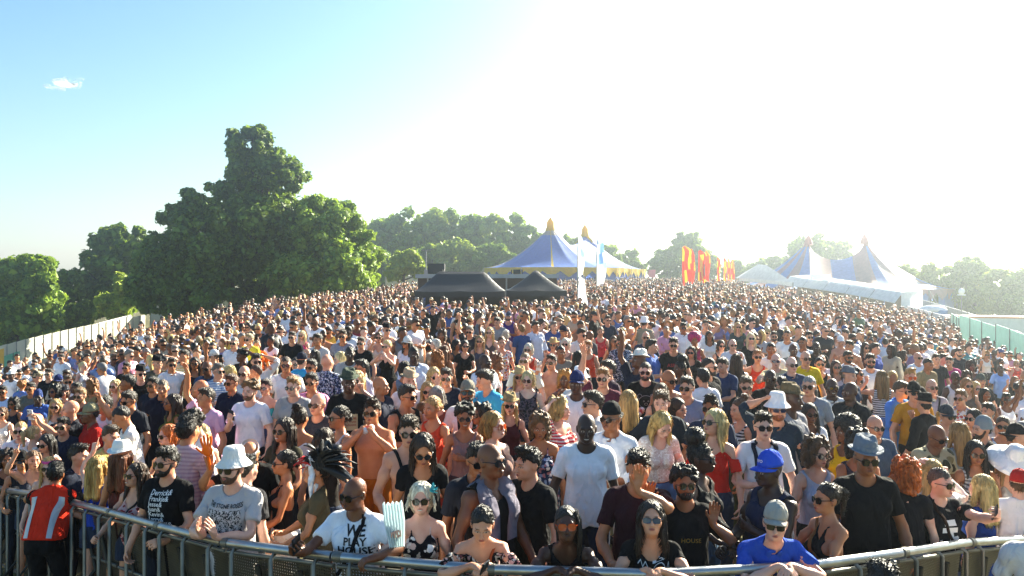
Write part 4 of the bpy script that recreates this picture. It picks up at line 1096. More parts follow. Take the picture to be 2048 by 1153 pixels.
# ------------------------------------------------------------------ tents, fences and site furniture
def big_top(name, pxa, za, pxb, zb, rad, hpeak, heave, style, label):
    A_ = foot(pxa, za); Bp = foot(pxb, zb); mid = (A_+Bp)/2; mid.z = min(A_.z, Bp.z)
    root = empty(name, mid, 0, label, 'tent')
    a_ = (A_-mid).to_2d(); b_ = (Bp-mid).to_2d(); ax = (b_-a_); L = ax.length; u = ax/L; nrm = Vector((-u.y, u.x))
    NP = 240; rings = 15; per = 2*L+2*math.pi*rad; V = []; col = []
    def perim(s):
        s = s % per; h = math.pi*rad
        if s < L: return a_+u*s, -nrm, s/L
        if s < L+h: q = (s-L)/rad-math.pi/2; return b_.copy(), u*math.cos(q)+nrm*math.sin(q), 1.
        if s < 2*L+h: k = s-L-h; return b_-u*k, nrm, 1-k/L
        q = (s-2*L-h)/rad+math.pi/2; return a_.copy(), u*math.cos(q)+nrm*math.sin(q), 0.
    for i in range(NP):
        o_, d, t = perim(per*i/NP)
        sag = hpeak-(hpeak-heave)*.40*max(0.0, 4*t*(1-t))**.55
        scal = .05*rad*abs(math.sin(math.pi*i/10))
        for j in range(rings):
            q = j/(rings-1); p = o_+d*(rad-scal*.6)*q
            h = heave+(sag-heave)*(1-q)**1.75
            V.append((p.x, p.y, h))
    cap_, stripe, main = MB(), MB(), MB(); f0, f1, f2, f3 = [], [], [], []
    for i in range(NP):
        o_, d, t = perim(per*(i+.5)/NP)
        for j in range(rings-1):
            q = (i*rings+j, i*rings+j+1, ((i+1) % NP)*rings+j+1, ((i+1) % NP)*rings+j)
            pk = (t < .02 or t > .98) and j < 1
            st = (i % 30 == 0 and j < 13) if style == 'yellow' else (i//8) % 2 == 0
            if style == 'yellow' and (t < .02 or t > .98) and j == 1 and i % 2: pk = True
            ((f0 if t < .5 else f3) if pk else f1 if st else f2).append(q)
    for nm, fs, m in (('peak_cap', f0, 0), ('peak_cap', f3, 0), ('canopy', f2, 2)):
        if not fs: continue
        mb = MB(); mb.add(V, fs, 0, True)
        if m == 2:                                   # coloured seams and stripes are part of the canopy cloth
            for q in f1: mb.f.append(list(q)); mb.m.append(1); mb.sm.append(True)
        me = mb.mesh(nm); bm = bmesh.new(); bm.from_mesh(me); bmesh.ops.delete(bm, geom=[v for v in bm.verts if not v.link_faces], context='VERTS'); bm.to_mesh(me); bm.free()
        link(nm, me, root, [style_m[style][m]]+([style_m[style][1]] if m == 2 else []))
    for k in (a_, b_):
        mb = MB(); mb.lathe([(.75, hpeak-.75), (.55, hpeak-.2), (.5, hpeak+.5), (.12, hpeak+1.05), (0, hpeak+1.15)] if style == 'yellow' else [(.6, hpeak-.5), (.42, hpeak+.2), (.12, hpeak+.75), (0, hpeak+.8)], (k.x, k.y, 0), 14); mb.build('mast_cap', style_m[style][0], root)
        mb = MB(); mb.tube([(k.x, k.y, 0), (k.x, k.y, hpeak)], .16, 8); mb.build('king_pole', plain('steel', '8a8d90', .4, .8), root)
    # valance and wall
    va, wa = MB(), MB()
    for i in range(NP):
        P0 = perim(per*i/NP); P1 = perim(per*(i+1)/NP)
        p0 = P0[0]+P0[1]*(rad-.05*rad*abs(math.sin(math.pi*i/10))*.6); p1 = P1[0]+P1[1]*(rad-.05*rad*abs(math.sin(math.pi*(i+1)/10))*.6)
        pm = (p0+p1)/2; m_ = style_m[style]
        va.add([(p0.x, p0.y, heave), (p1.x, p1.y, heave), (p1.x, p1.y, heave-.5-.8*abs(((i+1)/6 % 1)*2-1)), (p0.x, p0.y, heave-.5-.8*abs((i/6 % 1)*2-1))], [(0, 1, 2, 3)], 0)
        if i % 30 not in (12, 13, 14, 15, 16):
            q0, q1 = p0*.985, p1*.985
            wa.add([(q0.x, q0.y, heave-.1), (q1.x, q1.y, heave-.1), (q1.x, q1.y, -1.5), (q0.x, q0.y, -1.5)], [(0, 1, 2, 3)], 0)
    va.build('valance', style_m[style][3], root); wa.build('side_wall', style_m[style][4], root)
    for i in range(0, NP, 20):
        P0 = perim(per*i/NP); p = P0[0]+P0[1]*rad*1.01; q = P0[0]+P0[1]*(rad+2.6)
        mb = MB(); mb.tube([(p.x, p.y, heave), (p.x, p.y, -1.5)], .05, 6); mb.build('side_pole', plain('steel', '8a8d90', .4, .8), root)
        mb = MB(); mb.tube([(p.x, p.y, heave-.1), (q.x, q.y, -1)], .025, 5); mb.build('guy_rope', plain('rope', 'd8d4c8', .8), root)
YEL = plain('yellow_canvas', 'e6c030', .6, tr=.4); style_m = {
 'yellow': [YEL, YEL, plain('blue_canvas', '5a80d0', .5, tr=.35), YEL, plain('blue_wall', '4a66b0', .6, tr=.3)],
 'terra': [plain('terracotta_canvas', 'cfa6a0', .6, tr=.4), plain('terracotta_canvas', 'cfa6a0', .6, tr=.4), plain('sky_canvas', '8cb0ec', .55, tr=.4), plain('terracotta_canvas', 'cfa6a0', .6, tr=.4), plain('sky_canvas', '8cb0ec', .55, tr=.4)]}
BLK = plain('black_canvas', '12151a', .55, bump=.2, scale=2.0); STEEL = plain('steel', '8a8d90', .4, .8); WHT = plain('white_sheet', 'e6ebee', .6, tr=.35)
def gazebo(pxa, pxb, z, dep, hip, ridge, label):
    A_ = foot(pxa, z); Bp = foot(pxb, z); c = (A_+Bp)/2; w_ = (Bp-A_).length
    root = empty('gazebo', c, 0, label, 'gazebo', 'black gazebos')
    E = 2.02; mb = MB(); hx, hy = w_/2, dep/2
    n = 10
    def roof(x, y):
        q = max(max(0, abs(x)-ridge)/(hx-ridge), abs(y)/hy); return E+(hip-E)*(1-q)**1.25-.05*math.sin(math.pi*min(1, abs(x)/hx))*(q > .9)
    vs = []; gx = np.linspace(-hx, hx, 25); gy = np.linspace(-hy, hy, 15)
    for x in gx:
        for y in gy: vs.append((x, y, roof(x, y)))
    fs = [(i*15+j, (i+1)*15+j, (i+1)*15+j+1, i*15+j+1) for i in range(24) for j in range(14)]
    mb.add(vs, fs, 0, True); mb.build('canopy', BLK, root)
    va = MB()
    for (x0, y0, x1, y1) in ((-hx, -hy, hx, -hy), (hx, -hy, hx, hy), (hx, hy, -hx, hy), (-hx, hy, -hx, -hy)):
        m = 10; top = [(x0+(x1-x0)*k/m, y0+(y1-y0)*k/m) for k in range(m+1)]
        va.add([(x, y, roof(x, y)) for x, y in top]+[(x*1.004, y*1.004, E-.28-.03*math.sin(k*1.9)) for k, (x, y) in enumerate(top)], [(k, k+1, m+2+k, m+1+k) for k in range(m)], 0, True)
    va.build('valance', BLK, root)
    for sx in (-1, 1):
        for sy in (-1, 1):
            mb = MB(); mb.box((sx*(hx-.06), sy*(hy-.06), E/2), (.05, .05, E)); mb.build('leg', STEEL, root)
    mb = MB(); mb.box((0, hy-.08, 1.1), (w_*.9, .02, 2.1)); mb.build('back_wall', BLK, root)
    return root
def panel_fence(pa, za, pb, zb, h, n, mats, label, name='hoarding', posts=True, th=.05, thin=False, cat='fence', lift=0.0):
    A_, Bp = foot(pa, za), foot(pb, zb); root = empty(name, A_, 0, label, cat); d = Bp-A_; hh = h if isinstance(h, tuple) else None
    for i in range(n):
        h = (hh[0]+(hh[1]-hh[0])*(i+.5)/n) if hh else h
        p0 = A_+d*(i/n); p1 = A_+d*((i+1)/n); p0.z = float(ground(p0.x, p0.y)); p1.z = float(ground(p1.x, p1.y)); p0 -= A_; p1 -= A_
        dd = (p1-p0).normalized(); nn = Vector((-dd.y, dd.x, 0)).normalized()*th/2; g = dd*.006; mb = MB()
        a0, a1 = p0+g, p1-g
        P_ = [a0-nn+Vector((0, 0, lift-.1)), a1-nn+Vector((0, 0, lift-.1)), a1-nn+Vector((0, 0, h)), a0-nn+Vector((0, 0, h)), a0+nn+Vector((0, 0, lift-.1)), a1+nn+Vector((0, 0, lift-.1)), a1+nn+Vector((0, 0, h)), a0+nn+Vector((0, 0, h))]
        mb.add(P_, [(0, 1, 2, 3), (5, 4, 7, 6), (0, 4, 5, 1), (3, 2, 6, 7), (0, 3, 7, 4), (1, 5, 6, 2)]); mb.build('panel', mats[i % len(mats)], root)
        if posts:
            mb = MB(); q = p0-Vector((nn.x, nn.y, 0))*2.2; mb.tube([q+Vector((0, 0, -.1)), q+Vector((0, 0, h+.04))], .022, 6); mb.build('post', STEEL, root)
    return root
def feather_flag(px, z, ytop, w_, cols, label, group, name='feather_flag', lean=0.0, wave=1.0, hpole=None, low=.35):
    f_ = foot(px, z); top = at(px, ytop, z).z-f_.z; root = empty(name, f_, 0, label, 'flag', group)
    mb = MB(); mb.tube([(0, 0, 0), (0, 0, top*.8), (w_*.1, 0, top*.97), (w_*.55, 0, top)], .035, 6, r2=.015); mb.build('pole', STEEL, root)
    m = 18; cl = MB(); vs = []; nx = 5
    for i in range(m+1):
        t = i/m; zz = top*(low+(.985-low)*t); ww = w_*(1 if t < .86 else 1-.75*((t-.86)/.14)**1.5)*(.86+.14*math.sin(t*7*wave+px))
        for k in range(nx): vs.append((.03+ww*k/(nx-1), .09*math.sin(t*9+k*.9+px)*k/(nx-1), zz+.05*k))
    for i in range(m):
        for k in range(nx-1):
            r = random.Random(int(px*7+i//4*3+k)); cl.add([], [], 0); cl.f.append([i*nx+k, i*nx+k+1, (i+1)*nx+k+1, (i+1)*nx+k]); cl.m.append(r.choice(range(len(cols)))); cl.sm.append(True)
    cl.v = vs; cl.build('cloth', [plain('flag', c, .7, tr=.5) for c in cols], root)
    return root
def site():
    big_top('big_top', 1101, 118, 1170, 134, 9.5, 9.0, 3.1, 'yellow', 'big blue tent with two yellow peaks and a yellow zigzag valance')
    big_top('big_top', 1617, 112, 1729, 110, 10.6, 8.4, 2.2, 'terra', 'blue and terracotta striped tent with two peaks, right of the red flags')
    gazebo(836, 1010, 40, 3.0, 2.92, 1.1, 'wide black pop up gazebo with a long ridge, on the left of the pair')
    gazebo(1013, 1130, 41, 3.0, 2.98, .05, 'pointed black pop up gazebo on the right of the pair')
    # sound tower roof and loudspeaker behind the gazebos
    f_ = foot(935, 50); f_.z -= .45; r = empty('sound_platform', f_, 0, 'low flat roofed sound platform behind the two black gazebos', 'platform')
    mb = MB(); mb.box((1.2, 0, 3.05), (8.2, 3, .22)); mb.build('roof', plain('roof_grey', '9aa3a8', .5), r)
    mb = MB(); mb.box((1.2, .2, 2.4), (8.0, 2.6, 1.06)); mb.build('wall', plain('brown_wall', '4a3a34', .7), r)
    for x in (-2.2, 0, 2.3, 4.6):
        mb = MB(); mb.tube([(x, -1.3, 0), (x, -1.3, 2.94)], .06, 6); mb.build('post', STEEL, r)
    for x, w_ in ((-1.6, .5), (2.9, .42)):
        mb = MB(); mb.box((x, -1.1, 3.3), (w_, .5, .26)); mb.tube([(x-.3, -1.1, 3.16), (x-.3, -1.1, 3.42)], .03, 6); mb.tube([(x+.3, -1.1, 3.16), (x+.3, -1.1, 3.42)], .03, 6); mb.build('lamp_head', plain('lamp_black', '15171a', .4), r)
    f_ = foot(873, 51); o = empty('loudspeaker', (f_.x, f_.y, f_.z+2.71), 0, 'black loudspeaker cabinet standing on the roof behind the left gazebo', 'loudspeaker')
    mb = MB(); mb.box((0, 0, .33), (1.0, .7, .62)); mb.build('cabinet', plain('speaker_black', '101214', .5), o)
    mb = MB(); mb.box((0, -.36, .33), (.9, .02, .52)); mb.build('grille', plain('speaker_grille', '1b1d20', .7, bump=.4, scale=30.0), o)
    f_ = foot(852, 60); r = empty('lighting_mast', f_, 0, 'thin steel mast with a crossbar above the left gazebo', 'mast')
    H_ = at(852, 500, 60).z-f_.z
    mb = MB(); mb.tube([(0, 0, 0), (0, 0, H_)], .06, 8, r2=.035); mb.build('pole', STEEL, r)
    mb = MB(); mb.tube([(-.35, 0, H_-.05), (.5, 0, H_+.02)], .035, 6); mb.build('crossbar', STEEL, r)
    mb = MB(); mb.box((.03, -.1, H_*.62), (.28, .2, .5)); mb.build('junction_box', plain('box_grey', '8f9598', .5), r)
    f_ = foot(1022, 41.2); o = empty('information_sign', (f_.x, f_.y-.4, f_.z+1.82), 0, 'tiny white sign hung where the two gazebos meet', 'sign')
    mb = MB(); mb.box((0, 0, 0), (.26, .02, .22)); mb.build('board', WHT, o); mb = MB(); mb.box((0, -.014, 0), (.16, .008, .1)); mb.build('mark', plain('ink', '15161a', .6), o)
    # perimeter hoarding at the left, green scrim in front of it
    panel_fence(-70, 58, 290, 78, (2.1, 1.2), 22, [plain('hoarding_white', 'c9c6b4', .6, var=.05), plain('hoarding_white', 'cfccbb', .6, var=.05)], 'long pale hoarding of tall panels at the left edge of the field', 'hoarding')
    panel_fence(-60, 57, 215, 77, 1.15, 12, [plain('scrim_green', '4fa58c', .8)], 'low green scrim fence in front of the pale hoarding', 'scrim_fence')
    panel_fence(192, 72, 262, 77, 1.5, 4, [plain('banner_white', 'ded9da', .7, var=.1)], 'white banner fence at the end of the green scrim', 'banner_fence', False)
    panel_fence(-40, 52, 8, 53, 1.9, 2, [plain('board_yellow', 'd9a94a', .7)], 'yellow timber board at the far left edge', 'board', False)
    panel_fence(770, 100, 842, 103, 2.2, 5, [plain('hoarding_white', 'c9c6b4', .6, var=.05)], 'short white hoarding between the sunlit tree and the gazebos', 'hoarding')
    panel_fence(300, 78, 480, 80, 2.2, 9, [plain('hoarding_white', 'c9c6b4', .6, var=.05)], 'white hoarding glimpsed under the tallest tree', 'hoarding')
    # white pennants and flags
    g = 'tall flags in the field'
    feather_flag(1155, 52, 474, .40, ['f0f2f2', 'e4eaf0', 'b8d4d0', '9ab8dc'], 'tall white feather flag with blue and green edge, left of the pair', g, low=.5)
    feather_flag(1193, 56, 478, .62, ['eef2f6', '5f86c8', '9fc0d8', 'e8efe8'], 'tall white and blue waving feather flag, right of the pair', g, low=.38)
    feather_flag(1155, 38, 560, .42, ['eceeee'], 'small white pennant low beside the right gazebo', g, low=.25)
    g = 'red festival flags'
    for px, z, y, w_, lab in ((1364, 92, 494, 1.15, 'largest red and yellow flag, first of the row'), (1380, 94, 500, .55, 'narrow red flag close beside the largest flag'), (1396, 98, 502, .9, 'broad red flag, third of the row'), (1410, 99, 504, .6, 'red flag with orange edge, fourth of the row'), (1434, 112, 515, .45, 'small red flag standing alone mid row'), (1447, 118, 517, .45, 'small red flag, third from the end of the row'), (1455, 120, 518, .4, 'small red flag, next to last of the row'), (1462, 122, 519, .5, 'last and smallest red flag of the row')):
        feather_flag(px, z, y, w_, ['d8281c', 'e0341f', 'd8281c', 'f0a81c'], lab, g, low=.15)
    f_ = foot(1304, 112); o = empty('pink_sign', f_, 0, 'small pink sign right of the blue and yellow tent', 'sign')
    mb = MB(); mb.box((0, 0, 2.4), (.95, .06, 1.0)); mb.build('board', plain('pink_board', 'e0a0a4', .7), o); mb = MB(); mb.tube([(0, .08, 0), (0, .08, 2.7)], .05, 6); mb.build('post', STEEL, o)
    # white marquee and long bar building on the right
    A_ = foot(1478, 96); Bp = foot(1586, 86); c = (A_+Bp)/2; r = empty('marquee', c, 0, 'white marquee with a shallow pitched roof left of the bar building', 'marquee')
    a_, b_ = A_-c, Bp-c; mb = MB(); dp = Vector((1.2, 6, 0)); eL = 2.3; top = (a_+b_)/2+dp/2; top.z = 4.0
    q = [a_+Vector((0, 0, eL)), b_+Vector((0, 0, eL)), b_+dp+Vector((0, 0, eL)), a_+dp+Vector((0, 0, eL))]
    tl, tr = a_.lerp(b_, .42)+dp/2+Vector((0, 0, 4.0)), a_.lerp(b_, .58)+dp/2+Vector((0, 0, 4.0))
    mb.add(q+[tl, tr], [(0, 1, 5, 4), (1, 2, 5), (2, 3, 4, 5), (3, 0, 4)], 0); mb.build('roof', WHT, r)
    for p in q:
        mb = MB(); mb.tube([p, Vector((p.x, p.y, -.3))], .05, 6); mb.build('leg', STEEL, r)
    va = MB(); va.add([q[0], q[1], q[1]-Vector((0, 0, .35)), q[0]-Vector((0, 0, .35)), q[2], q[2]-Vector((0, 0, .35))], [(0, 1, 2, 3), (1, 4, 5, 2)]); va.build('valance', WHT, r)
    A_ = foot(1580, 98); Bp = foot(1806, 80); r = empty('bar_building', A_, 0, 'long white bar building with awning panels on the right', 'building')
    d = Bp-A_; u = d.normalized(); bk = Vector((-u.y, u.x, 0)).normalized()
    if bk.y < 0: bk = -bk
    n = 5
    def P3(t, o_, h): p = A_+d*t; return Vector((p.x, p.y, float(ground(p.x, p.y))))-A_+bk*o_+Vector((0, 0, h))
    for i in range(n):
        t0, t1 = i/n+.003, (i+1)/n-.003; mb = MB()
        mb.add([P3(t0, -.9, 1.85), P3(t1, -.9, 1.85), P3(t1, 0, 2.85), P3(t0, 0, 2.85), P3(t1, .0, 2.79), P3(t0, 0, 2.79), P3(t1, -.88, 1.80), P3(t0, -.88, 1.80)], [(0, 1, 2, 3), (7, 5, 4, 6), (0, 7, 6, 1)]); mb.build('awning', WHT, r)
        mb = MB(); mb.tube([P3(t0, -.9, 0), P3(t0, -.9, 1.85)], .05, 6); mb.build('post', STEEL, r)
        mb = MB(); mb.add([P3(t0, .9, -.3), P3(t1, .9, -.3), P3(t1, .9, 2.3), P3(t0, .9, 2.3)], [(0, 1, 2, 3)]); mb.build('counter_back', plain('bar_brown', '7b6a5c', .8), r)  # plain brown sheet closing the back of each stall
    mb = MB(); mb.add([P3(0, 0, 2.85), P3(1, 0, 2.85), P3(1, 2.2, 3.0), P3(0, 2.2, 3.0)], [(0, 1, 2, 3)]); mb.build('roof', WHT, r)
    mb = MB(); mb.add([P3(1, -.2, -.3), P3(1, 2.2, -.3), P3(1, 2.2, 3.0), P3(1, -.2, 2.85)], [(0, 1, 2, 3)]); mb.build('end_wall', WHT, r)
    mb = MB(); mb.box(P3(.33, -.2, 3.15), (2.0, .5, .5)); mb.build('roof_sign', WHT, r)
    panel_fence(1815, 66, 1906, 58, 1.9, 5, [plain('panel_white', 'dfe9ea', .6)], 'white panel fence running on from the bar building', 'panel_fence')
    gm = plain('scrim_mint', 'c0dfd8', .8, var=.08, tr=.4)
    panel_fence(1903, 58, 1922, 46, 2.2, 3, [gm], 'mint green scrim fence running towards the crowd', 'scrim_fence')
    panel_fence(1920, 46, 1992, 40, 2.4, 3, [gm], 'mint green scrim fence behind the group at the right', 'scrim_fence')
    panel_fence(1994, 40, 2090, 33, 2.5, 3, [gm], 'mint green scrim fence at the right picture edge', 'scrim_fence')
    panel_fence(1846, 96, 2120, 66, 2.2, 12, [plain('mesh_grey', 'a8b0b8', .5, .3)], 'grey metal perimeter fence below the hazy trees', 'metal_fence')
    f_ = foot(1955, 64); r = empty('storage_container', f_, R(-24), 'long low pale container with an orange stripe behind the mint scrim', 'container')
    mb = MB(); mb.box((0, 0, 1.15), (6.2, 2.4, 2.3)); mb.build('body', plain('container_pale', 'cfd8d4', .6), r); mb = MB(); mb.box((0, 0, 2.36), (6.3, 2.5, .12)); mb.build('roof', plain('container_orange', 'c88a62', .6), r)
    for i, px in enumerate((2012, 2040, 2066)):
        f_ = foot(px, 46-i*2); o = empty('tarpaulin_stack', f_, R(-25), ['blue and white tarpaulin stack, first behind the mint scrim', 'blue and white tarpaulin stack near the right edge', 'blue and white tarpaulin stack cut by the right edge'][i], 'stack', 'tarpaulin stacks')
        mb = MB(); r_ = random.Random(i)
        for k in range(4): mb.ball((r_.uniform(-.5, .5), r_.uniform(-.3, .3), .55+.45*k), (.75-.06*k, .6, .36), k % 2, 12, 8)
        mb.build('sheets', [plain('tarp_blue', '3f62b0', .5), plain('tarp_white', 'dfe6f0', .5)], o)
    f_ = foot(1866, 78); r = empty('portable_cabin', f_, R(-20), 'small white cabin with a blue base behind the white panel fence', 'cabin')
    mb = MB(); mb.box((0, 0, .9), (2.2, 1.6, 1.8)); mb.build('body', plain('cabin_blue', '5b86c0', .6), r); mb = MB(); mb.ball((0, 0, 1.8), (1.2, .9, .45), 0, 14, 8); mb.build('roof', WHT, r)
    f_ = foot(1923, 74); r = empty('floodlight_mast', f_, 0, 'floodlight on a thin pole in front of the hazy trees', 'floodlight')
    H_ = at(1923, 588, 74).z-f_.z; mb = MB(); mb.tube([(0, 0, 0), (0, 0, H_)], .05, 6); mb.build('pole', STEEL, r); mb = MB(); mb.ball((0, 0, H_+.2), (.28, .2, .3), 0, 10, 7); mb.box((0, 0, H_-.1), (.7, .1, .1)); mb.build('lamp', plain('lamp_white', 'e8eef2', .3), r)
    # the small cloud
    c = at(134, 170, 900); r2 = np.random.default_rng(3)
    m, t, b = nodes('cloud_white'); b.inputs['Base Color'].default_value = (.9, .9, .9, 1); b.inputs['Roughness'].default_value = 1; b.inputs['Transmission Weight'].default_value = 0; b.inputs['Subsurface Weight'].default_value = 1; b.inputs['Subsurface Radius'].default_value = (30, 30, 30); b.inputs['Subsurface Scale'].default_value = 1
    g_ = N(t, 'ShaderNodeNewGeometry'); lw = N(t, 'ShaderNodeLayerWeight', i_Blend=.35); n_ = N(t, 'ShaderNodeTexNoise', i_Scale=.05, i_Detail=5.0); t.links.new(g_.outputs['Position'], n_.inputs['Vector'])
    rp = ramp(t, n_.outputs[0], [(.40, (0, 0, 0)), (.95, (1, 1, 1))]); iv = N(t, 'ShaderNodeMath', operation='SUBTRACT'); iv.inputs[0].default_value = 1; t.links.new(lw.outputs['Facing'], iv.inputs[1])
    ml = N(t, 'ShaderNodeMath', operation='MULTIPLY'); t.links.new(rp.outputs[0], ml.inputs[0]); t.links.new(iv.outputs[0], ml.inputs[1]); t.links.new(ml.outputs[0], b.inputs['Alpha'])
    mb = MB()
    for _ in range(22):
        x = r2.normal()*9; mb.ball((x, r2.normal()*5, r2.normal()*1.6+x*.12), (r2.uniform(4, 9), 5, r2.uniform(1.5, 3.2)), 0, 16, 10)
    o = mb.build('cloud', m); o.location = c; tag(o, 'small thin white cloud alone in the blue sky at upper left', 'cloud')
trees(); site()
print('setting', round(time.time()-T0, 1))

# ------------------------------------------------------------------ the crowd barrier
RAIL = [(-90, 12.5), (0, 10.3), (98, 9.1), (200, 7.95), (330, 6.9), (470, 6.17), (700, 5.68), (900, 5.48), (1100, 5.38), (1300, 5.36), (1500, 5.46), (1650, 5.72), (1800, 6.22), (1930, 6.85), (2048, 7.5), (2150, 8.2)]
RAILH = 1.14
def rail_pt(px):
    z = float(np.interp(px, [q[0] for q in RAIL], [q[1] for q in RAIL])); return foot(px, z)
def perforated():
    m, t, b = nodes('perforated_steel')
    b.inputs['Metallic'].default_value = .7; b.inputs['Roughness'].default_value = .45
    co = N(t, 'ShaderNodeTexCoord'); nz = N(t, 'ShaderNodeTexNoise', i_Scale=3.0, i_Detail=5.0); t.links.new(co.outputs['Object'], nz.inputs['Vector'])
    r = ramp(t, nz.outputs[0], [(.3, lin('4a473e')), (.7, lin('6f6b60'))]); t.links.new(r.outputs[0], b.inputs['Base Color'])
    mp = N(t, 'ShaderNodeVectorMath', operation='MULTIPLY'); mp.inputs[1].default_value = (45, 0, 45); t.links.new(co.outputs['Object'], mp.inputs[0])
    fr = N(t, 'ShaderNodeVectorMath', operation='FRACTION'); t.links.new(mp.outputs[0], fr.inputs[0])
    sb = N(t, 'ShaderNodeVectorMath', operation='SUBTRACT'); sb.inputs[1].default_value = (.5, 0, .5); t.links.new(fr.outputs[0], sb.inputs[0])
    ln = N(t, 'ShaderNodeVectorMath', operation='LENGTH'); t.links.new(sb.outputs[0], ln.inputs[0])
    gt = N(t, 'ShaderNodeMath', operation='GREATER_THAN'); gt.inputs[1].default_value = .29; t.links.new(ln.outputs['Value'], gt.inputs[0]); t.links.new(gt.outputs[0], b.inputs['Alpha'])
    return m
def barriers():
    P_ = [rail_pt(px) for px in range(-90, 2151, 10)]; S = np.r_[0, np.cumsum([(b_-a_).to_2d().length for a_, b_ in zip(P_[:-1], P_[1:])])]
    n = int(S[-1]/1.06); pm = perforated(); alu = plain('aluminium', 'a6a8a8', .33, .85, var=.2, scale=8.0); dark_ = plain('dark_steel', '34322c', .6, .4); dk = plain('aluminium_dull', '77766f', .5, .7, var=.3, scale=5.0)
    sp = lambda s: Vector([float(np.interp(s, S, [q[i] for q in P_])) for i in range(3)])
    pts = [sp(S[-1]*i/n) for i in range(n+1)]
    pxs = [1024+F*p.x/p.y for p in pts]
    k = 0
    vis = [i for i in range(n) if pxs[i+1] > -5 and pxs[i] < 2055]
    orden = ['first', 'second', 'third', 'fourth', 'fifth', 'sixth', 'seventh', 'eighth', 'ninth', 'tenth', 'eleventh', 'twelfth', 'thirteenth', 'fourteenth', 'fifteenth', 'sixteenth', 'seventeenth']
    for i in vis:
        a_, b_ = pts[i], pts[i+1]; d = b_-a_; L = d.to_2d().length; rz_ = math.atan2(d.y, d.x); sl_ = d.z/L
        lab = 'steel crowd barrier panel, %s from the left edge of the row' % orden[k]; k += 1
        r = empty('crowd_barrier', a_, rz_, lab, 'barrier', 'crowd barrier panels along the front')
        Z = lambda x, h: h+sl_*x
        mb = MB(); mb.tube([(.004, 0, Z(0, RAILH)), (L-.004, 0, Z(L, RAILH))], .033, 14); mb.build('top_rail', alu, r)
        mb = MB(); mb.tube([(.01, 0, Z(0, RAILH)), (.07, 0, Z(.07, RAILH))], .0375, 14); mb.build('rail_sleeve', dk, r)
        for x in (.14, .54, .94):
            mb = MB(); mb.tube([(x, -.045, Z(x, .02)), (x, -.045, Z(x, RAILH-.06)), (x, -.01, Z(x, RAILH-.03))], .017, 8); mb.build('post', dk, r)
        mb = MB(); mb.add([(.03, .16, Z(.03, .12)), (L-.03, .16, Z(L, .12)), (L-.03, .05, Z(L, RAILH-.07)), (.03, .05, Z(.03, RAILH-.07)), (.03, .166, Z(.03, .12)), (L-.03, .166, Z(L, .12)), (L-.03, .056, Z(L, RAILH-.07)), (.03, .056, Z(.03, RAILH-.07))], [(0, 1, 2, 3), (5, 4, 7, 6), (3, 2, 6, 7)]); mb.build('perforated_panel', pm, r)
        for nm, h_, y_ in (('upper_bar', RAILH-.075, .03), ('lower_bar', .10, .14), ('middle_bar', .62, .08)):
            mb = MB(); mb.tube([(.02, y_, Z(.02, h_)), (L-.02, y_, Z(L, h_))], .016, 6); mb.build(nm, dk, r)
        for x in (.34, .76):
            mb = MB(); mb.tube([(x, .02, Z(x, 1.0)), (x+.06, .10, Z(x, .5)), (x+.1, -.30, Z(x, .05))], .020, 7); mb.build('brace', dark_, r)
        mb = MB(); mb.box((L/2, -.45, .04), (L-.06, .5, .04)); mb.build('tread_plate', dk, r)
barriers()
# ------------------------------------------------------------------ people
CROPS = {'P': (0, 850, 3.805), 'Q': (400, 850, 3.805), 'R': (800, 850, 3.805), 'S': (1200, 850, 3.805), 'T': (1536, 850, 3.805)}
for k_, x_ in zip('ABCDEG', (0, 340, 680, 1020, 1360, 1688)): CROPS[k_] = (x_, 740, 5.689); CROPS[k_.lower()] = (x_, 640 if x_ < 500 else 600, 5.689)
PLACED = []          # (x, z) of everybody
NAMES = {'tee': 't_shirt', 'teef': 't_shirt', 'polo': 'polo_shirt', 'shirt': 'shirt', 'long': 'long_sleeved_top', 'tank': 'tank_top', 'cami': 'strap_top', 'off': 'off_shoulder_top', 'crop': 'cropped_top', 'halter': 'halter_top', 'dress': 'dress', 'vest': 'hi_vis_vest', 'bra': 'bikini_top', 'band': 'bandeau_top', 'trou': 'trousers', 'jean': 'jeans', 'short': 'shorts', 'hot': 'denim_shorts', 'skirt': 'skirt'}
LENS = {'sg': ('0b0b0e', '141414', 'way'), 'sr': ('20242a', 'a8a8a8', 'round'), 'so': ('b2451c', '5a1a12', 'way'), 'sb': ('1c2a44', '16181c', 'wrap'), 'sw': ('2a2a30', 'e8e8e8', 'way'), 'sy': ('26241a', 'd8c81e', 'wrap'), 'sd': ('101014', '3a2a1c', 'round')}
def top_at(T, sex):
    b = TPL[('body', sex, 'mid')]; s = b.v[:, 2] > 1.5
    return float((np.einsum('nj,jkl->nkl', b.W[s], T) @ b.v[s][:, :, None])[:, 2, 0].max())
def fabric(c):
    p = c.split(':')
    return cloth(*p) if len(p) > 1 else cloth(p[0])
def blob(name, parts, mats, parent=None, loc=(0, 0, 0), M=None):
    o = parts.build(name, mats, parent)
    if M is not None: o.matrix_world = M
    return o
def grip(o, info, side, sc, s_off=(0, 0, 0)):      # world matrix of a hand: x = thumb side, y = out of the palm, z = along the fingers
    p, d, n = info[side]; d = unit(d); n = unit(n-d*(n @ d)); x = np.cross(n, d)
    if side == 'L': x = -x
    M = Matrix(((x[0], n[0], d[0], 0), (x[1], n[1], d[1], 0), (x[2], n[2], d[2], 0), (0, 0, 0, 1)))
    q = (np.array(p)+n*.032+d*.0)*sc
    M.translation = Vector(q.tolist())
    W_ = Matrix.Translation(o.location) @ Matrix.Rotation(o.rotation_euler[2], 4, 'Z') @ M
    return W_
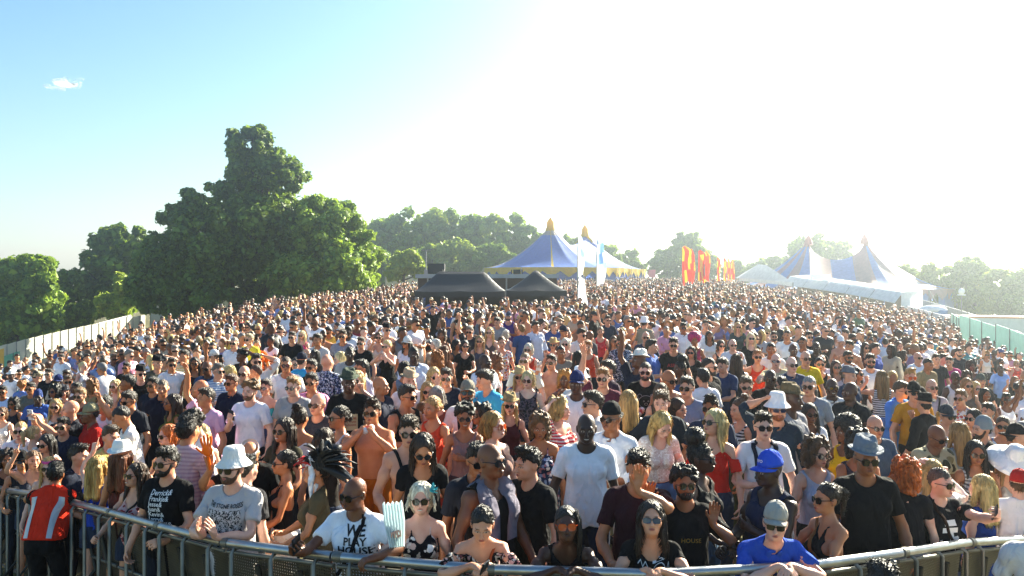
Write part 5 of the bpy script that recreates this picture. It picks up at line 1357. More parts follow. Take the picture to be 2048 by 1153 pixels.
def phone_mesh():
    mb = MB(); mb.box((0, 0, .02), (.072, .009, .148), 0); mb.box((0, -.0052, .02), (.064, .001, .128), 1); mb.box((.022, .0052, .075), (.016, .002, .028), 1)
    return mb
def can_mesh():
    mb = MB(); mb.lathe([(0, -.058), (.028, -.058), (.033, -.05), (.033, .05), (.027, .06), (0, .06)], (0, 0, 0), 14, 0); mb.lathe([(.0333, -.02), (.0333, .03)], (0, 0, 0), 14, 1); return mb
def cup_mesh():
    mb = MB(); mb.lathe([(0, -.06), (.028, -.06), (.040, .065), (.037, .065), (.036, .02), (0, .02)], (0, 0, 0), 14, 0); return mb
def bottle_mesh():
    mb = MB(); mb.lathe([(0, -.10), (.032, -.10), (.034, -.05), (.031, 0), (.034, .05), (.026, .09), (.013, .115), (.013, .14), (0, .14)], (0, 0, 0), 14, 0); mb.lathe([(.0345, -.04), (.0345, .03)], (0, 0, 0), 14, 1); return mb
HELD = {'phone': ('mobile_phone', phone_mesh, ['15161a', '2a3440'], 'phone'), 'gphone': ('mobile_phone', phone_mesh, ['d8b48a', '2a3440'], 'phone'), 'wphone': ('mobile_phone', phone_mesh, ['e8e8ea', '2a3440'], 'phone'), 'can': ('drink_can', can_mesh, ['c8ccd0', 'b03028'], 'can'), 'cup': ('plastic_cup', cup_mesh, ['e6e8e8'], 'cup'), 'bottle': ('drink_bottle', bottle_mesh, ['b8d0e0', 'd8e4f0'], 'bottle')}
def put_held(kind, o, info, side, sc, label, rot=None):
    nm, fn_, cols, cat = HELD[kind]
    W_ = grip(o, info, side, sc)
    R_ = Matrix.Identity(4)
    if kind in ('can', 'cup', 'bottle'): R_ = Matrix.Rotation(R(90), 4, 'Y')       # across the palm
    if rot: R_ = rot
    h = fn_().build(nm, [plain(nm, c, .3) for c in cols]); h.matrix_world = W_ @ R_ @ Matrix.Translation((0, .006 if 'phone' in kind else .0, .0))
    return tag(h, label, cat)
def clapper_mesh():
    mb = MB(); mb.tube([(0, 0, -.07), (0, 0, .06)], .013, 8); mb.ball((0, 0, .11), (.045, .012, .055), 0, 12, 8)
    for i, (x, l) in enumerate(((-.034, .09), (-.012, .11), (.012, .105), (.034, .085))): mb.tube([(x*.8, 0, .14), (x*1.15, -.01, .14+l*.6), (x*1.2, -.02, .14+l)], .011, 7)
    mb.tube([(.035, 0, .09), (.07, -.005, .125), (.085, -.01, .15)], .011, 7); return mb
HELD['clapper'] = ('toy_clapper_hand', clapper_mesh, ['f06a14'], 'toy')
RANDP = ['down', 'down', 'downb', 'downb', 'bent', 'bent', 'can', 'clasp', 'chest', 'hip', 'bent', 'downb']
def person(x, y, sex, skin, hr, top, bot, yaw=0., hyaw=0., hpitch=0., L='-', Rr='-', acc='', label='', z=None, h=None, bend=0., group=None, rnd=None, side=0., twist=0., lod=None, lean=None, tilt=0., scl=None):
    r = rnd or random.Random(int(x*31+y*17))
    H_ = h or (r.gauss(1.775, .05) if sex == 'M' else r.gauss(1.665, .045)); H_ = max(1.5, min(1.95, H_))
    tall = z is None
    if z is None: z = depth_for(x, y, H_)
    ft = foot(x, z)
    pose = {'hyaw': hyaw, 'hpitch': hpitch, 'htilt': tilt, 'side': side, 'twist': twist, 'bend': bend}
    sc = H_/1.785
    for k_, v in (('L', L), ('R', Rr)):
        if v == '-': v = r.choice(RANDP)
        pose[k_] = v
    if lean:                                   # hands on the barrier rail, back bent until the head is where it should be
        rh = (lean.get('h', 1.165)+float(rail_pt(x).z-ft.z))/sc; fw = lean.get('f', .36)/sc
        for k_ in 'LR':
            if k_ in lean:
                o_ = lean[k_]; pose[k_] = ((o_, fw, rh), (.9, -.5, -.2), (-.75, .55, -.12), (-.1, -.1, -1), lean.get('curl', .55)); pose['abs'+k_] = True
    want = CAMH-(y-HOR)*z/F-ft.z
    if tall is False and lean:
        lo_, hi_ = 0., 58.
        for _ in range(14):
            pose['bend'] = (lo_+hi_)/2; T, info = solve(sex, pose)
            if top_at(T, sex)*sc > want: lo_ = pose['bend']
            else: hi_ = pose['bend']
    T, info = solve(sex, pose); tp = top_at(T, sex); sc = want/tp
    sc = max(H_/1.785*.90, min(H_/1.785*1.12, sc)) if scl is None else scl
    lod = lod or ('hi' if z < 9.2 else 'mid')
    kinds = [q.split(':', 1)[0] for q in (top.split('+')+[bot]) if q and q != 'none']
    if r.random() < .0: pass
    b = posed(clad_body(sex, lod, kinds), T, 'person', sc, [skin_mat(skin)])
    b.location = ft; b.rotation_euler[2] = R(yaw); tag(b, label, 'person', group)
    if kinds is not None:
        for q in top.split('+'):
            if q and q != 'none':
                k_, c = q.split(':', 1); g_ = posed(garment(k_, sex, lod), T, NAMES[k_], sc, [fabric(c)], b); info['top'] = (k_, g_)
        k_, c = bot.split(':', 1); g_ = posed(garment(k_, sex, lod), T, NAMES[k_], sc, [fabric(c)], b); info['bot'] = g_
    if hr and hr != 'bald':
        s_, c = hr.split(':'); hatted = any(q.split('=')[0] in ('cap', 'capb', 'bucket', 'tril', 'straw', 'sun', 'bean') for q in acc.split()); hm = posed((hair_hat if hatted else hair)(s_, lod), T, 'hair', sc, [hair_mat(c)], b)
    if z < 16:
        for sd in 'LR': posed(shoe(sex, sd), T, 'shoe', sc, [cloth(r.choice(['e8e8e8', '1c1c1e', '5a4636', '2a3350', 'dcdcd8']))], b)
    M = headmat(info, sc)
    for a_ in acc.split():
        k_, _, v = a_.partition('=')
        if k_ in LENS: l_, f_, sh = LENS[k_]; put_rigid('sg_'+sh, 'sunglasses', [plain('lens', l_, .08, var=.0), plain('frame', f_, .35)], b, M)
        elif k_ in ('cap', 'capb', 'bucket', 'tril', 'straw', 'sun', 'bean', 'hb'):
            cs = v.split(','); c1 = cloth(cs[0]); c2 = cloth(cs[1] if len(cs) > 1 else cs[0])
            kd = {'cap': 'cap', 'capb': 'cap', 'bucket': 'bucket', 'tril': 'trilby', 'straw': 'straw', 'sun': 'sunhat', 'bean': 'beanie', 'hb': 'headband'}[k_]
            MM = M @ Matrix.Rotation(R(180), 4, 'Z') @ Matrix.Translation((0, -.03, 0)) if k_ == 'capb' else M
            o_ = put_rigid(kd, {'tril': 'trilby_hat', 'straw': 'straw_hat', 'sun': 'sun_hat', 'bean': 'beanie', 'hb': 'headband', 'bucket': 'bucket_hat'}.get(k_, 'cap'), [c1, c2], b, MM)
            info['hat'] = o_
        elif k_ == 'beard': posed(beard(lod), T, 'beard', sc, [hair_mat(v)], b)
        elif k_ == 'pack':
            for s in (1, -1): strap(b, T, sex, sc, [(s*.075, -.14, 1.15), (s*.085, -.15, 1.30), (s*.098, -.07, 1.47), (s*.098, .06, 1.49), (s*.09, .15, 1.35)], .020, v or '1c2230', 'backpack_strap', kinds[0])
        elif k_ == 'strap': strap(b, T, sex, sc, [(-.11, .05, 1.47), (-.09, -.07, 1.44), (-.02, -.16, 1.25), (.09, -.15, 1.08), (.17, -.04, .98)], .014, v or '3a241a', 'bag_strap', kinds[0])
        elif k_ == 'strapl': strap(b, T, sex, sc, [(.11, .05, 1.47), (.09, -.07, 1.44), (.02, -.16, 1.25), (-.09, -.15, 1.08), (-.17, -.04, .98)], .014, v or '3a241a', 'bag_strap', kinds[0])
        elif k_ in HELD or k_[:-1] in HELD:
            sd = 'L' if k_ not in HELD else 'R'; kd = k_ if k_ in HELD else k_[:-1]
            who = 'woman' if sex == 'F' else 'man'; nm = HELD[kd][0].replace('_', ' ')
            short = label.split(',')[0]
            put_held(kd, b, info, sd, sc, (nm+' in the hand of the '+' '.join(short.split()[:9])))
    if lod == 'hi' and acc.find('beard') < 0 or 'smiling' in label or 'laughing' in label:
        sm = 'smiling' in label or 'laughing' in label or r.random() < .22
        if sm and abs(yaw) < 100:
            mb = MB(); n_ = 9; vs = []
            for i in range(n_):
                x_ = -.019+.038*i/(n_-1); vs += [(x_, -.1128+x_*x_*14, 1.6015+.0-abs(x_)*.0), (x_, -.1122+x_*x_*14, 1.5935+8*x_*x_)]
            mb.add(vs, [(2*i, 2*i+1, 2*i+3, 2*i+2) for i in range(n_-1)], 0, True); o_ = mb.build('teeth', plain('teeth', 'd8d4c8', .3, var=.02), b); o_.matrix_local = M
    if 'shouting' in label: mb = MB(); mb.ball((0, -.1065, 1.597), (.015, .008, .016), 0, 12, 8); o_ = mb.build('open_mouth', plain('mouth_dark', '2a0c0a', .5), b); o_.matrix_local = M
    PLACED.append((ft.x, ft.y, y))
    return b, T, info, sc
def strap(b, T, sex, sc, pts, w_, col, name, top):
    P_ = [np.array(p, float) for p in pts]; out = []
    f = (lambda q: np.minimum(eval_pts([p for p in PRIM[sex] if p[5] in (0, 1, 2)], q), fn(top, sex)(q))) if top else (lambda q: eval_pts([p for p in PRIM[sex] if p[5] in (0, 1, 2)], q))
    seg = []
    for a_, c_ in zip(P_[:-1], P_[1:]):
        for k in range(5): seg.append(a_+(c_-a_)*k/5)
    seg.append(P_[-1]); seg = np.array(seg)
    for _ in range(6):                          # lay the strap onto the cloth
        d = f(seg); e_ = 1e-3; g = np.stack([(f(seg+np.eye(3)[i]*e_)-d)/e_ for i in range(3)], 1); g /= np.maximum(np.linalg.norm(g, axis=1)[:, None], 1e-6)
        seg = seg-g*(d-.006)[:, None]*.8
    V = []; Q = []
    for i, p in enumerate(seg):
        t = unit(seg[min(i+1, len(seg)-1)]-seg[max(i-1, 0)]); sd = unit(np.cross(t, g[i])); n_ = g[i]
        V += [p-sd*w_+n_*.004, p+sd*w_+n_*.004, p+sd*w_-n_*.004, p-sd*w_-n_*.004]
    for i in range(len(seg)-1):
        for k in range(4): Q.append((i*4+k, i*4+(k+1) % 4, i*4+4+(k+1) % 4, i*4+4+k))
    V = np.array(V); t = Template(); t.v = np.c_[V, np.ones(len(V))].astype(np.float32); t.W = weights(sex, V, .035)
    return link(name, np_mesh(name, deform(t, T)*sc, Q), b, [cloth(col)])
# ---- everybody one can make out in the photograph: crop x y | sex skin | hair | top | bottom | yaw,head yaw,head pitch | left, right arm | worn and held | label
TABLE = '''
P 50 200|F o|curl:2a1a12|tank:151517|hot:2a3448|25,10,0|bent,downb||smiling woman with dark curls in a black top at the left picture edge
P 160 215|F t|pony:1a1512|tank:1a1c22|jean:1f2633|30,10,-5|bent,bent|cap=141416 sb|woman in black cap and blue mirrored sunglasses near the left edge
P 250 200|F f|braid:6b4a2c|cami:2b2f3a|hot:2a3448|35,10,0|bent,point||woman with light braids and one pointing arm raised behind the steward
P 372 250|F p|long:c79a5a|cami:e6e2da|skirt:d8d0c8|15,0,5|bent,downb|hb=e05a9a sg|blonde woman with pink flower band right behind the steward
A 540 740|F f|long:1c1512|tank:e9e6e2|hot:33405c|-10,-5,8|downb,downb|sg|woman with black hair and white vest top behind the flower band woman
A 720 550|M f|short:17120f|tee:1b2236|jean:20242e|5,-5,0|downb,bent|sg|man in navy t-shirt with black sunglasses left of the red gilet man
A 900 860|M f|short:2a1c14|tee:1e2433|jean:20242e|70,10,0|fist,bent||dark haired man in navy turned away behind the pointing hand
A 1120 985|F p|long:caa25e|tank:2346a8|hot:2a3448|170,0,0|point,down||blonde woman seen from behind with arm raised and finger pointing
A 1400 850|F t|long:6a3a20|cami:5a2c26|skirt:4a3a38|165,0,0|down,downb|tril=f2efe8,d8d4ca|woman seen from behind in a white trilby hat
P 1020 310|F f|long:3a2417|cami:floralpink|hot:2a3448|-20,-10,-5|nape,bent|sg strapl=1c1c1e|smiling woman at the barrier in pink patterned top with arm behind her head
P 890 325|F f|bob:2a1d16|cami:7a3a34|hot:2a3448|-15,0,5|downb,bent||dark haired woman half hidden behind the woman with her arm up
A 1250 640|M f|short:4a3a2a|tee:d6c478|short:5a5648|50,10,5|downb,bent|strapl=15161a|man in pale yellow t-shirt beside the white trilby
P 1270 185|M f|short:17110d|tee:121215|jean:20242e|-15,-10,0|bent,downb|sg beard=17110d|man in black t-shirt printed with a list of names
A 1480 410|M t|buzz:1c1613|polo:e9e7e4|jean:8a96a8|-60,0,25|bent,bent|wphone|tall man in white polo shirt looking down at his phone
A 1920 630|F p|bob:c4682a|tank:181719|hot:2a3448|-30,-10,5|downb,bent|sg|woman with copper hair and black top beside the black t-shirt man
B 205 540|M t|short:1f1712|shirt:c9a9ae:check:b08c98|short:15161a|165,0,0|downb,down||man seen from behind in a pale pink check shirt
B 360 490|M f|curls:1f1712|tee:ece8e4|jean:2a3448|-60,-10,25|downb,bent||man with dark curls and white t-shirt bending left
B 360 640|F p|long:d8be84|tank:d8d0c8|hot:33405c|-150,0,0|down,down||blonde woman half hidden behind the pink check shirt
P 1770 215|M p|short:2a1f18|tee:b9b5b6|trou:cfc9c4|-12,-8,0|clap,clap|bucket=e9e6e0 sg beard=5a3a24|man in white bucket hat and grey graphic t-shirt clapping
Q 355 290|M p|short:2c2622|tee:2a2a2e|jean:20242e|150,0,0|down,down||dark grey haired head right behind the white bucket hat
B 915 790|M t|bald|tee:131315|jean:20242e|15,5,35|bent,wave|hb=cfcfd0,333333 sd clapper|bald man with striped headband looking down
Q 640 205|F t|lowbun:1a1310|halter:1a1a1e|skirt:e9e6e2|-70,-5,0|bent,phone|sg phone|woman with dark bun in white skirt facing left
B 1290 560|F t|wavy:2c1d14|teef:3f3c2c|jean:20242e|-20,-5,0|bent,bent|sg|woman with brown waves in olive shirt looking left
B 1480 425|F t|bun:2a1c15|off:e9e7e8|jean:33405c|170,0,0|downb,down||woman with dark bun and white off shoulder top seen from behind
B 1760 670|F f|long:3a271b|tank:2a2522|hot:2a3448|170,0,0|down,downb||woman with long brown hair seen from behind left of the feather headdress
B 1920 420|F t|lowbun:1c1512|tank:dcd7dc|hot:8a929c|-50,-5,0|downb,downb|sg strap=222226|woman in white vest top with dark bun and sunglasses facing left
C 365 350|M t|quiff:3a2415|none|short:a85a14|-5,0,0|mouth,mouth|sg canL|shirtless man in orange shorts drinking from a can
C 790 540|M f|short:3a2c20|none|trou:16171b|5,0,5|thumb,bent|sg strap=141416|shirtless man with a black strap giving a thumb sign
Q 1690 60|F t|wavy:2e1e14|tee:141417|hot:20242e|10,0,25|down,down|sr|!woman with long brown waves in a black top looking down through round sunglasses
R 690 145|M b|bald|tank:121316|trou:141519|40,10,0|downb,downb|sr|bald man with a grey towel round his neck
R 580 145|M o|short:14100e|tee:2a2c34|jean:20242e|20,0,10|down,down|sg|dark haired man half hidden behind the towel man
R 985 180|M f|quiff:14100e|tee:141517|trou:141519|-45,-10,5|downb,clasp||man with black slicked hair and long dark t-shirt looking left
D 870 500|M k|bald|tee:f0eff0|jean:1b2740|-5,0,5|down,downb||smiling bald man in plain white t-shirt in the middle
D 1150 400|M o|short:14100e|shirt:eceef2|trou:d8d4d0|-25,-10,0|clasp,clasp|capb=14171a,14171a sd|man in white shirt and backwards black cap
D 340 515|F o|curl:6a4a2a|cami:floralblue|skirt:floralblue|0,0,10|down,downb||woman with light brown curls in blue floral strap top looking down
S 290 195|M t|short:14100e|tee:32161f|trou:17171b|-5,0,10|face,bent||man in maroon t-shirt holding a hand before his face
S 770 140|F d|puff:120e0c|tank:17181c|hot:46627c|50,10,0|downb,bent|sr|woman with hair puff and dark vest top turned right
E 380 465|F f|long:d9bc7c|off:d8281c|jean:2a3448|-30,-25,-8|downb,downb|sd|blonde woman in bright red off shoulder top
D 1680 465|F p|long:c9a765|long:lace|hot:4a6a98|10,10,35|bent,bent||blonde woman in cream lace top with head bowed
D 1730 250|M p|short:5a4634|tee:1c2733|jean:20242e|-15,-5,5|downb,hip||man in dark blue t-shirt behind the bowed blonde woman
E 950 500|M p|short:201710|tee:e6e2e2|jean:20242e|-5,0,0|downb,can|sg pack can|man in white t-shirt with dark backpack straps holding a can
S 1300 225|M k|bald|tank:1c2740|trou:141519|-60,-10,5|chest,bent|cap=2150c4,d8e0f0|man in bright blue cap and navy vest facing left
S 1640 110|F f|curl:5a3a20|tank:a9abb8|jean:141519|15,5,5|downb,downb|sr|woman with shoulder length curls and grey sleeveless top
S 1725 450|F t|pony:2a1b13|halter:14151a|hot:5a7ab0|-70,-5,0|clap,clap|sg strap=8a5a34|woman in black halter top clapping in profile at the barrier
T 740 130|M o|short:14100e|tee:131417|trou:121316|-5,0,5|downb,down|tril=7d838a,55595e sg|man in grey trilby and wide black t-shirt
E 1880 580|F b|afro:1a1410|tank:d8a818|jean:5a7ab0|-60,-10,0|bent,bent||woman with short afro in a yellow top facing left
G 160 705|F o|curl:1a1310|tank:3a3440|hot:33405c|-5,0,5|downb,phone|gphone|woman with black curls filming with a gold phone
G 345 520|M f|bald|tee:4a5a6c|trou:3a4048|5,0,5|clasp,bent|sr|bald man in grey blue t-shirt looking at his hands
G 1000 615|M b|bald|tee:camo|short:6a7488|10,10,20|downb,downb|sd|bald man in camouflage t-shirt looking down
T 1040 270|F p|curl:c8601c|tee:1e1e22|skirt:d8d4d0|170,0,0|bent,down||woman with curly red hair seen from behind
T 1245 270|F p|long:cfae6c|long:ece6e4|skirt:d8cfc6|165,0,0|head,fist||blonde woman in white with both hands raised to her head
T 1300 330|M p|buzz:5a5048|tee:14161c|jean:33405c|14,18,5|selfie,down|sg strap=2a1a14 phoneL|man with shaved head taking a selfie in black t-shirt with white print
T 1620 385|F p|long:d9bc7c|tank:1f3f86|skirt:1f3f86|-150,0,0|down,downb||blonde woman in royal blue dress seen from behind
T 1580 125|F o|wavy:17110e|tank:b9b4ae:stripe:6a6660|trou:141519|-10,-5,5|downb,downb|sg|woman with long dark waves in striped grey vest top
T 1820 175|F f|long:9a7448|dress:c4b8ac|skirt:c4b8ac|0,10,30|clasp,clasp|sun=f4f2f0|woman in a wide white sun hat and beige dress
T 1910 360|M p|short:6a4a30|tee:eceaec|short:d8cfc6|160,0,0|downb,down|cap=b02020|man in white t-shirt seen from behind at the right edge
G 1570 560|M f|short:2a1f18|tee:23262b|jean:20242e|-70,-10,0|down,down|bean=7e878c beard=2a1f18|man in grey beanie and dark t-shirt facing left
G 1810 535|F t|lowbun:4a3018|tank:tiedye|hot:20242e|-20,-10,0|can,downb|sg cupL|woman in blue and white tie dye vest top
G 1970 645|M f|short:17110d|tee:1c1d22|jean:20242e|60,10,0|down,down|capb=1b1c20|man in dark cap facing right near the right edge
G 1290 600|F f|long:a07a48|teef:8a9298|jean:33405c|-165,0,0|down,bent|strap=222|blonde woman in grey top seen from behind
G 1160 420|F f|pony:b08a4c|tank:eceaec|hot:4a6a98|10,5,5|downb,downb|cap=3a4048 sg|woman in dark cap and white vest top
G 910 300|M f|short:14100e|shirt:15191e|jean:20242e|-150,-20,0|downb,mouth|tril=14161a,14161a|man in black hat and black shirt seen from behind
G 620 135|M f|short:4a3420|shirt:4a86d8|short:b8b4b8|30,10,10|downb,can|sg|man in sky blue shirt turned right
G 800 160|M f|buzz:17110d|tee:c88a1c|jean:20242e|-5,-5,0|downb,downb|cap=15171a sg|man in mustard t-shirt and black cap
G 1000 110|M f|bald|tee:9a9aa4|jean:20242e|-5,0,0|cross,cross|sg strapl=141519|bald man in grey t-shirt with folded arms
G 1330 235|M f|short:7a5632|shirt:floralwhite|jean:8a96a8|-40,-10,0|downb,downb|sg|man in flower print shirt facing left
G 1470 455|F f|bob:14100e|tank:14151a|skirt:14151a|-50,-10,0|bent,can|sg cup|woman with black bob and black top holding a cup
G 1640 385|F f|short:17110d|tank:d8c4bc|hot:33405c|-60,-10,0|downb,down||woman with short black hair in pale top in profile
G 1610 215|F o|long:17110e|tank:9a948c|hot:33405c|-5,5,0|downb,downb||smiling woman with long straight black hair
G 1495 140|F p|long:d4b070|tank:d86a94|hot:4a6a98|0,5,5|downb,downb|sg|blonde woman in pink vest top
G 1400 100|F f|long:9a6a3c|tank:6a5a50|hot:33405c|-10,5,5|downb,downb|sg|woman with brown hair and sunglasses beside the pink vest top
G 1850 270|F b|short:14100e|tank:eceaec|jean:5a7ab0|-10,-10,0|up,downb|sg|woman in white vest top with one arm raised holding a phone
G 1950 80|F f|long:8a6238|teef:17181c|hot:33405c|0,0,0|downb,wave|sg|woman with light brown hair in black holding one arm out
G 1560 60|M f|short:14100e|tee:2a2c30|jean:20242e|-5,0,0|downb,downb|cap=5a6258|man in green grey cap above the pink vest top
G 60 -10|M f|short:8a7a6a|tee:2b3a52|jean:20242e|30,10,0|downb,downb|tril=6a7078,3a3e44|man in grey hat with dark band
G 160 -20|F t|long:17110e|teef:2a2226|hot:20242e|20,15,-5|can,downb|sg cupL|woman with black hair and sunglasses holding a glass
G 300 -175|M f|short:17110d|tee:eef0f6|trou:20242e|-5,-5,0|downb,downb|sg beard=17110d|big man in plain white t-shirt on the right
G 430 15|F f|long:8a6a40|tank:dcdce0:stripe:222228|hot:5a7ab0|170,0,0|fist,down||woman with very long hair and striped top seen from behind
G 750 -10|M f|quiff:b08a50|tee:16181e|jean:20242e|-5,0,5|downb,downb|so|fair haired man in black t-shirt with red mirrored sunglasses
G 70 140|M d|bald|shirt:23262b|jean:20242e|-50,-10,0|downb,downb|strapl=141519|bald man in dark shirt with pale necklace facing left
E 1730 100|M d|bald|polo:dcdad8|trou:5a4a38|-10,0,0|downb,can|sg|smiling bald man in pale polo shirt
E 1480 390|F b|long:241812|crop:eceaec|jean:dcd8d4|0,0,0|clasp,downb|sd|woman with long straight brown hair in white crop top
E 1110 310|M f|short:7a4a28|shirt:20303f|jean:20242e|-5,0,0|downb,head|bucket=f2f2f4 sb beard=8a4a24|man in white bucket hat with blue mirrored sunglasses
E 1270 205|M d|short:120e0c|tee:8a8a90|jean:20242e|40,10,0|downb,downb|tril=6a5a42,2a241c|man in brown pork pie hat facing right
E 1130 80|F f|wavy:1f1510|tank:17181c|jean:20242e|-60,-10,0|downb,downb|sg|woman with long dark waves in profile facing left
E 750 75|F f|short:5a4630|teef:141519|jean:20242e|-5,-5,10|cross,cross|sy|woman with cropped hair and yellow sunglasses in black
E 690 330|F f|bun:5a3a22|tank:cfcfd4:stripe:2a2a30|jean:5a6048|-70,0,5|downb,phone|phone|woman with messy bun in profile with patterned vest top
E 350 310|M o|quiff:17110d|tee:23314a|jean:20242e|-20,-10,0|downb,downb|sg|man with dark quiff in navy t-shirt behind the red top woman
E 1160 530|F b|pony:241812|tank:3a3a40|hot:20242e|-50,0,15|downb,bent||woman with big dark ponytail looking down beside the backpack man
E 260 -5|M f|short:17110d|tee:f0f0f4|jean:2a3448|-160,0,0|down,downb||man in white t-shirt seen from behind next to the tall navy man
E 500 -130|M f|short:3a2c1c|tee:22385e|trou:20242e|-40,-10,10|clasp,clasp||tall man in blue navy t-shirt facing left
E 1030 0|M k|bald|tee:151719|jean:20242e|-5,-5,0|downb,downb|sg|bald man in black t-shirt right of the cropped hair woman
E 80 90|M f|short:2a1f18|tee:7f8ba4|short:3a4458|-20,-10,0|bent,bent|sg|man in grey blue t-shirt at the side of the white backed man
E 1470 75|M f|buzz:8a8a88|tee:8a9098|jean:20242e|-20,-10,0|downb,downb|sg|grey haired man looking left above the long dark hair
E 1480 150|F f|long:14100e|tank:17181c|hot:20242e|175,0,0|down,down||woman with very long black hair seen from behind
E 1590 -140|F f|lowbun:17110d|tank:1c1c20|hot:20242e|-10,0,0|downb,downb|sr|woman with dark tied hair and round sunglasses in black vest top
C 100 30|M d|short:120e0c|tee:131315|jean:20242e|10,5,5|downb,can|tril=4a5246,2a2e28|man in dark green hat and black poster print t-shirt
C 460 80|M t|bald|tee:2a2e3e|jean:20242e|60,15,0|downb,downb||bald man in dark blue t-shirt facing right
C 750 180|M t|short:2a1f17|tank:131417|jean:20242e|45,15,5|downb,can|sg|man in black sleeveless shirt with white lettering
C 790 20|M p|short:8a7a60|shirt:ebe8ea|jean:33405c|15,5,5|wave,downb|tril=b8a184,4a4038|man in straw trilby and white shirt
C 1000 140|F f|long:b08a54|cami:8a5a48|hot:33405c|5,0,5|downb,downb|sg|blonde woman left of the grey haired woman
C 1100 195|F p|bob:a8a098|tank:8a4a3c|hot:33405c|-160,0,0|down,downb||grey haired woman seen from behind
C 930 375|F t|bob:7a4a22|tank:d89aa8|hot:33405c|-120,-10,0|bent,down|sg|woman with chestnut bob and pink sleeveless top
C 1060 310|F t|lowbun:b88a50|tank:d84a30|skirt:c84a38|-30,-10,5|downb,downb||blonde woman in coral red vest top
C 1450 150|M o|short:14100e|tee:ece6e2|jean:20242e|0,0,-8|downb,downb|cap=8a8274,4a4238 sd pack=141519 beard=17110d|man in olive cap and white t-shirt with chin raised
C 1210 -10|M f|short:2a2018|tee:1a2234|jean:20242e|0,0,5|downb,downb|sg|smiling man in plain navy t-shirt with black sunglasses
C 1690 5|M f|short:2a1f18|tee:3aa8d8|jean:20242e|-50,-15,15|downb,face||man in light blue t-shirt raising a hand to his face
C 1420 410|F o|curls:1f1713|tank:8a6a66|hot:3a2a30|0,5,5|chest,downb|sr|smiling woman with short dark curls in mauve vest top
C 1600 400|F o|curl:17110e|tank:2a2226|hot:20242e|-40,-10,0|downb,downb|sg|woman with black curls right of the mauve vest top woman
C 1750 490|F p|bob:c08a48|cami:8a6a60|jean:20242e|45,10,0|downb,downb|so|woman with honey blonde bob and red glasses turned right
C 1930 300|F f|long:b89458|tank:4a1a20|jean:20242e|0,0,0|downb,downb|tril=a08a62,e0d8c8 sg|woman in straw trilby and maroon vest top
C 190 20|F p|long:d4b478|tank:e6dcd8|hot:33405c|-10,0,0|fist,downb|sg|blonde woman in white behind the dark green hat man
D 210 15|F p|bob:c8ac78|tank:leopard|hot:20242e|-10,-5,5|downb,downb|sg|blonde woman in leopard print vest top
D 760 40|M d|buzz:120e0c|tee:f0eef0|jean:20242e|-10,-10,0|downb,down|cap=1f2f60,d8d8e0|man in navy and white cap and big white t-shirt
D 940 260|M f|short:2a1f17|tee:e6d8d0|jean:20242e|-75,0,0|downb,downb|sg|man with dark short hair in profile beside the white capped shirt
D 570 330|F p|curl:c09a5c|off:c83a48:stripe:e8d8d4|hot:33405c|50,20,0|bent,head||blonde curly woman in red striped top with arm over her head
D 1340 240|F f|long:b8945a|tank:17181c|hot:20242e|-170,0,0|down,down|sg|blonde woman seen from behind in black straps
D 1060 -10|M f|short:8a6238|tee:5a2436|jean:20242e|-10,-5,0|downb,up|sg|man in plum t-shirt with one arm raised high
D 1540 -85|M p|buzz:4a3a2a|tee:131415|jean:20242e|-5,-5,5|can,can|sg beard=2a1d14 can|bearded man in black t-shirt with a bear face outline
D 1790 0|M o|bald|none|short:3a4458|20,10,10|downb,downb|sg|shirtless bald man with sunglasses right of the bear print
D 1900 330|F f|bob:3a2418|tank:2a2a30|skirt:sequin|30,10,5|downb,downb||woman with brown bob and dark sequin skirt
D 1720 160|F f|wavy:5a4026|tank:4a4038|hot:20242e|-10,0,5|downb,downb||woman with brown waves just above the dark blue t-shirt man
D 620 20|F b|curl:c0803a|tank:a02a2a|hot:20242e|-10,0,0|mouth,mouth||woman with golden curls clapping high in red vest top
D 800 0|M f|short:5a4634|tee:e0d6d0|jean:20242e|160,0,0|down,down|bucket=eef0f4|head in a white hat behind the navy and white cap
D 110 -5|F f|long:b89458|tee:floralwhite|hot:33405c|-5,0,0|downb,downb|straw=c8a878,8a6a48 sg|woman in straw hat and flower shirt left of the leopard print
'''
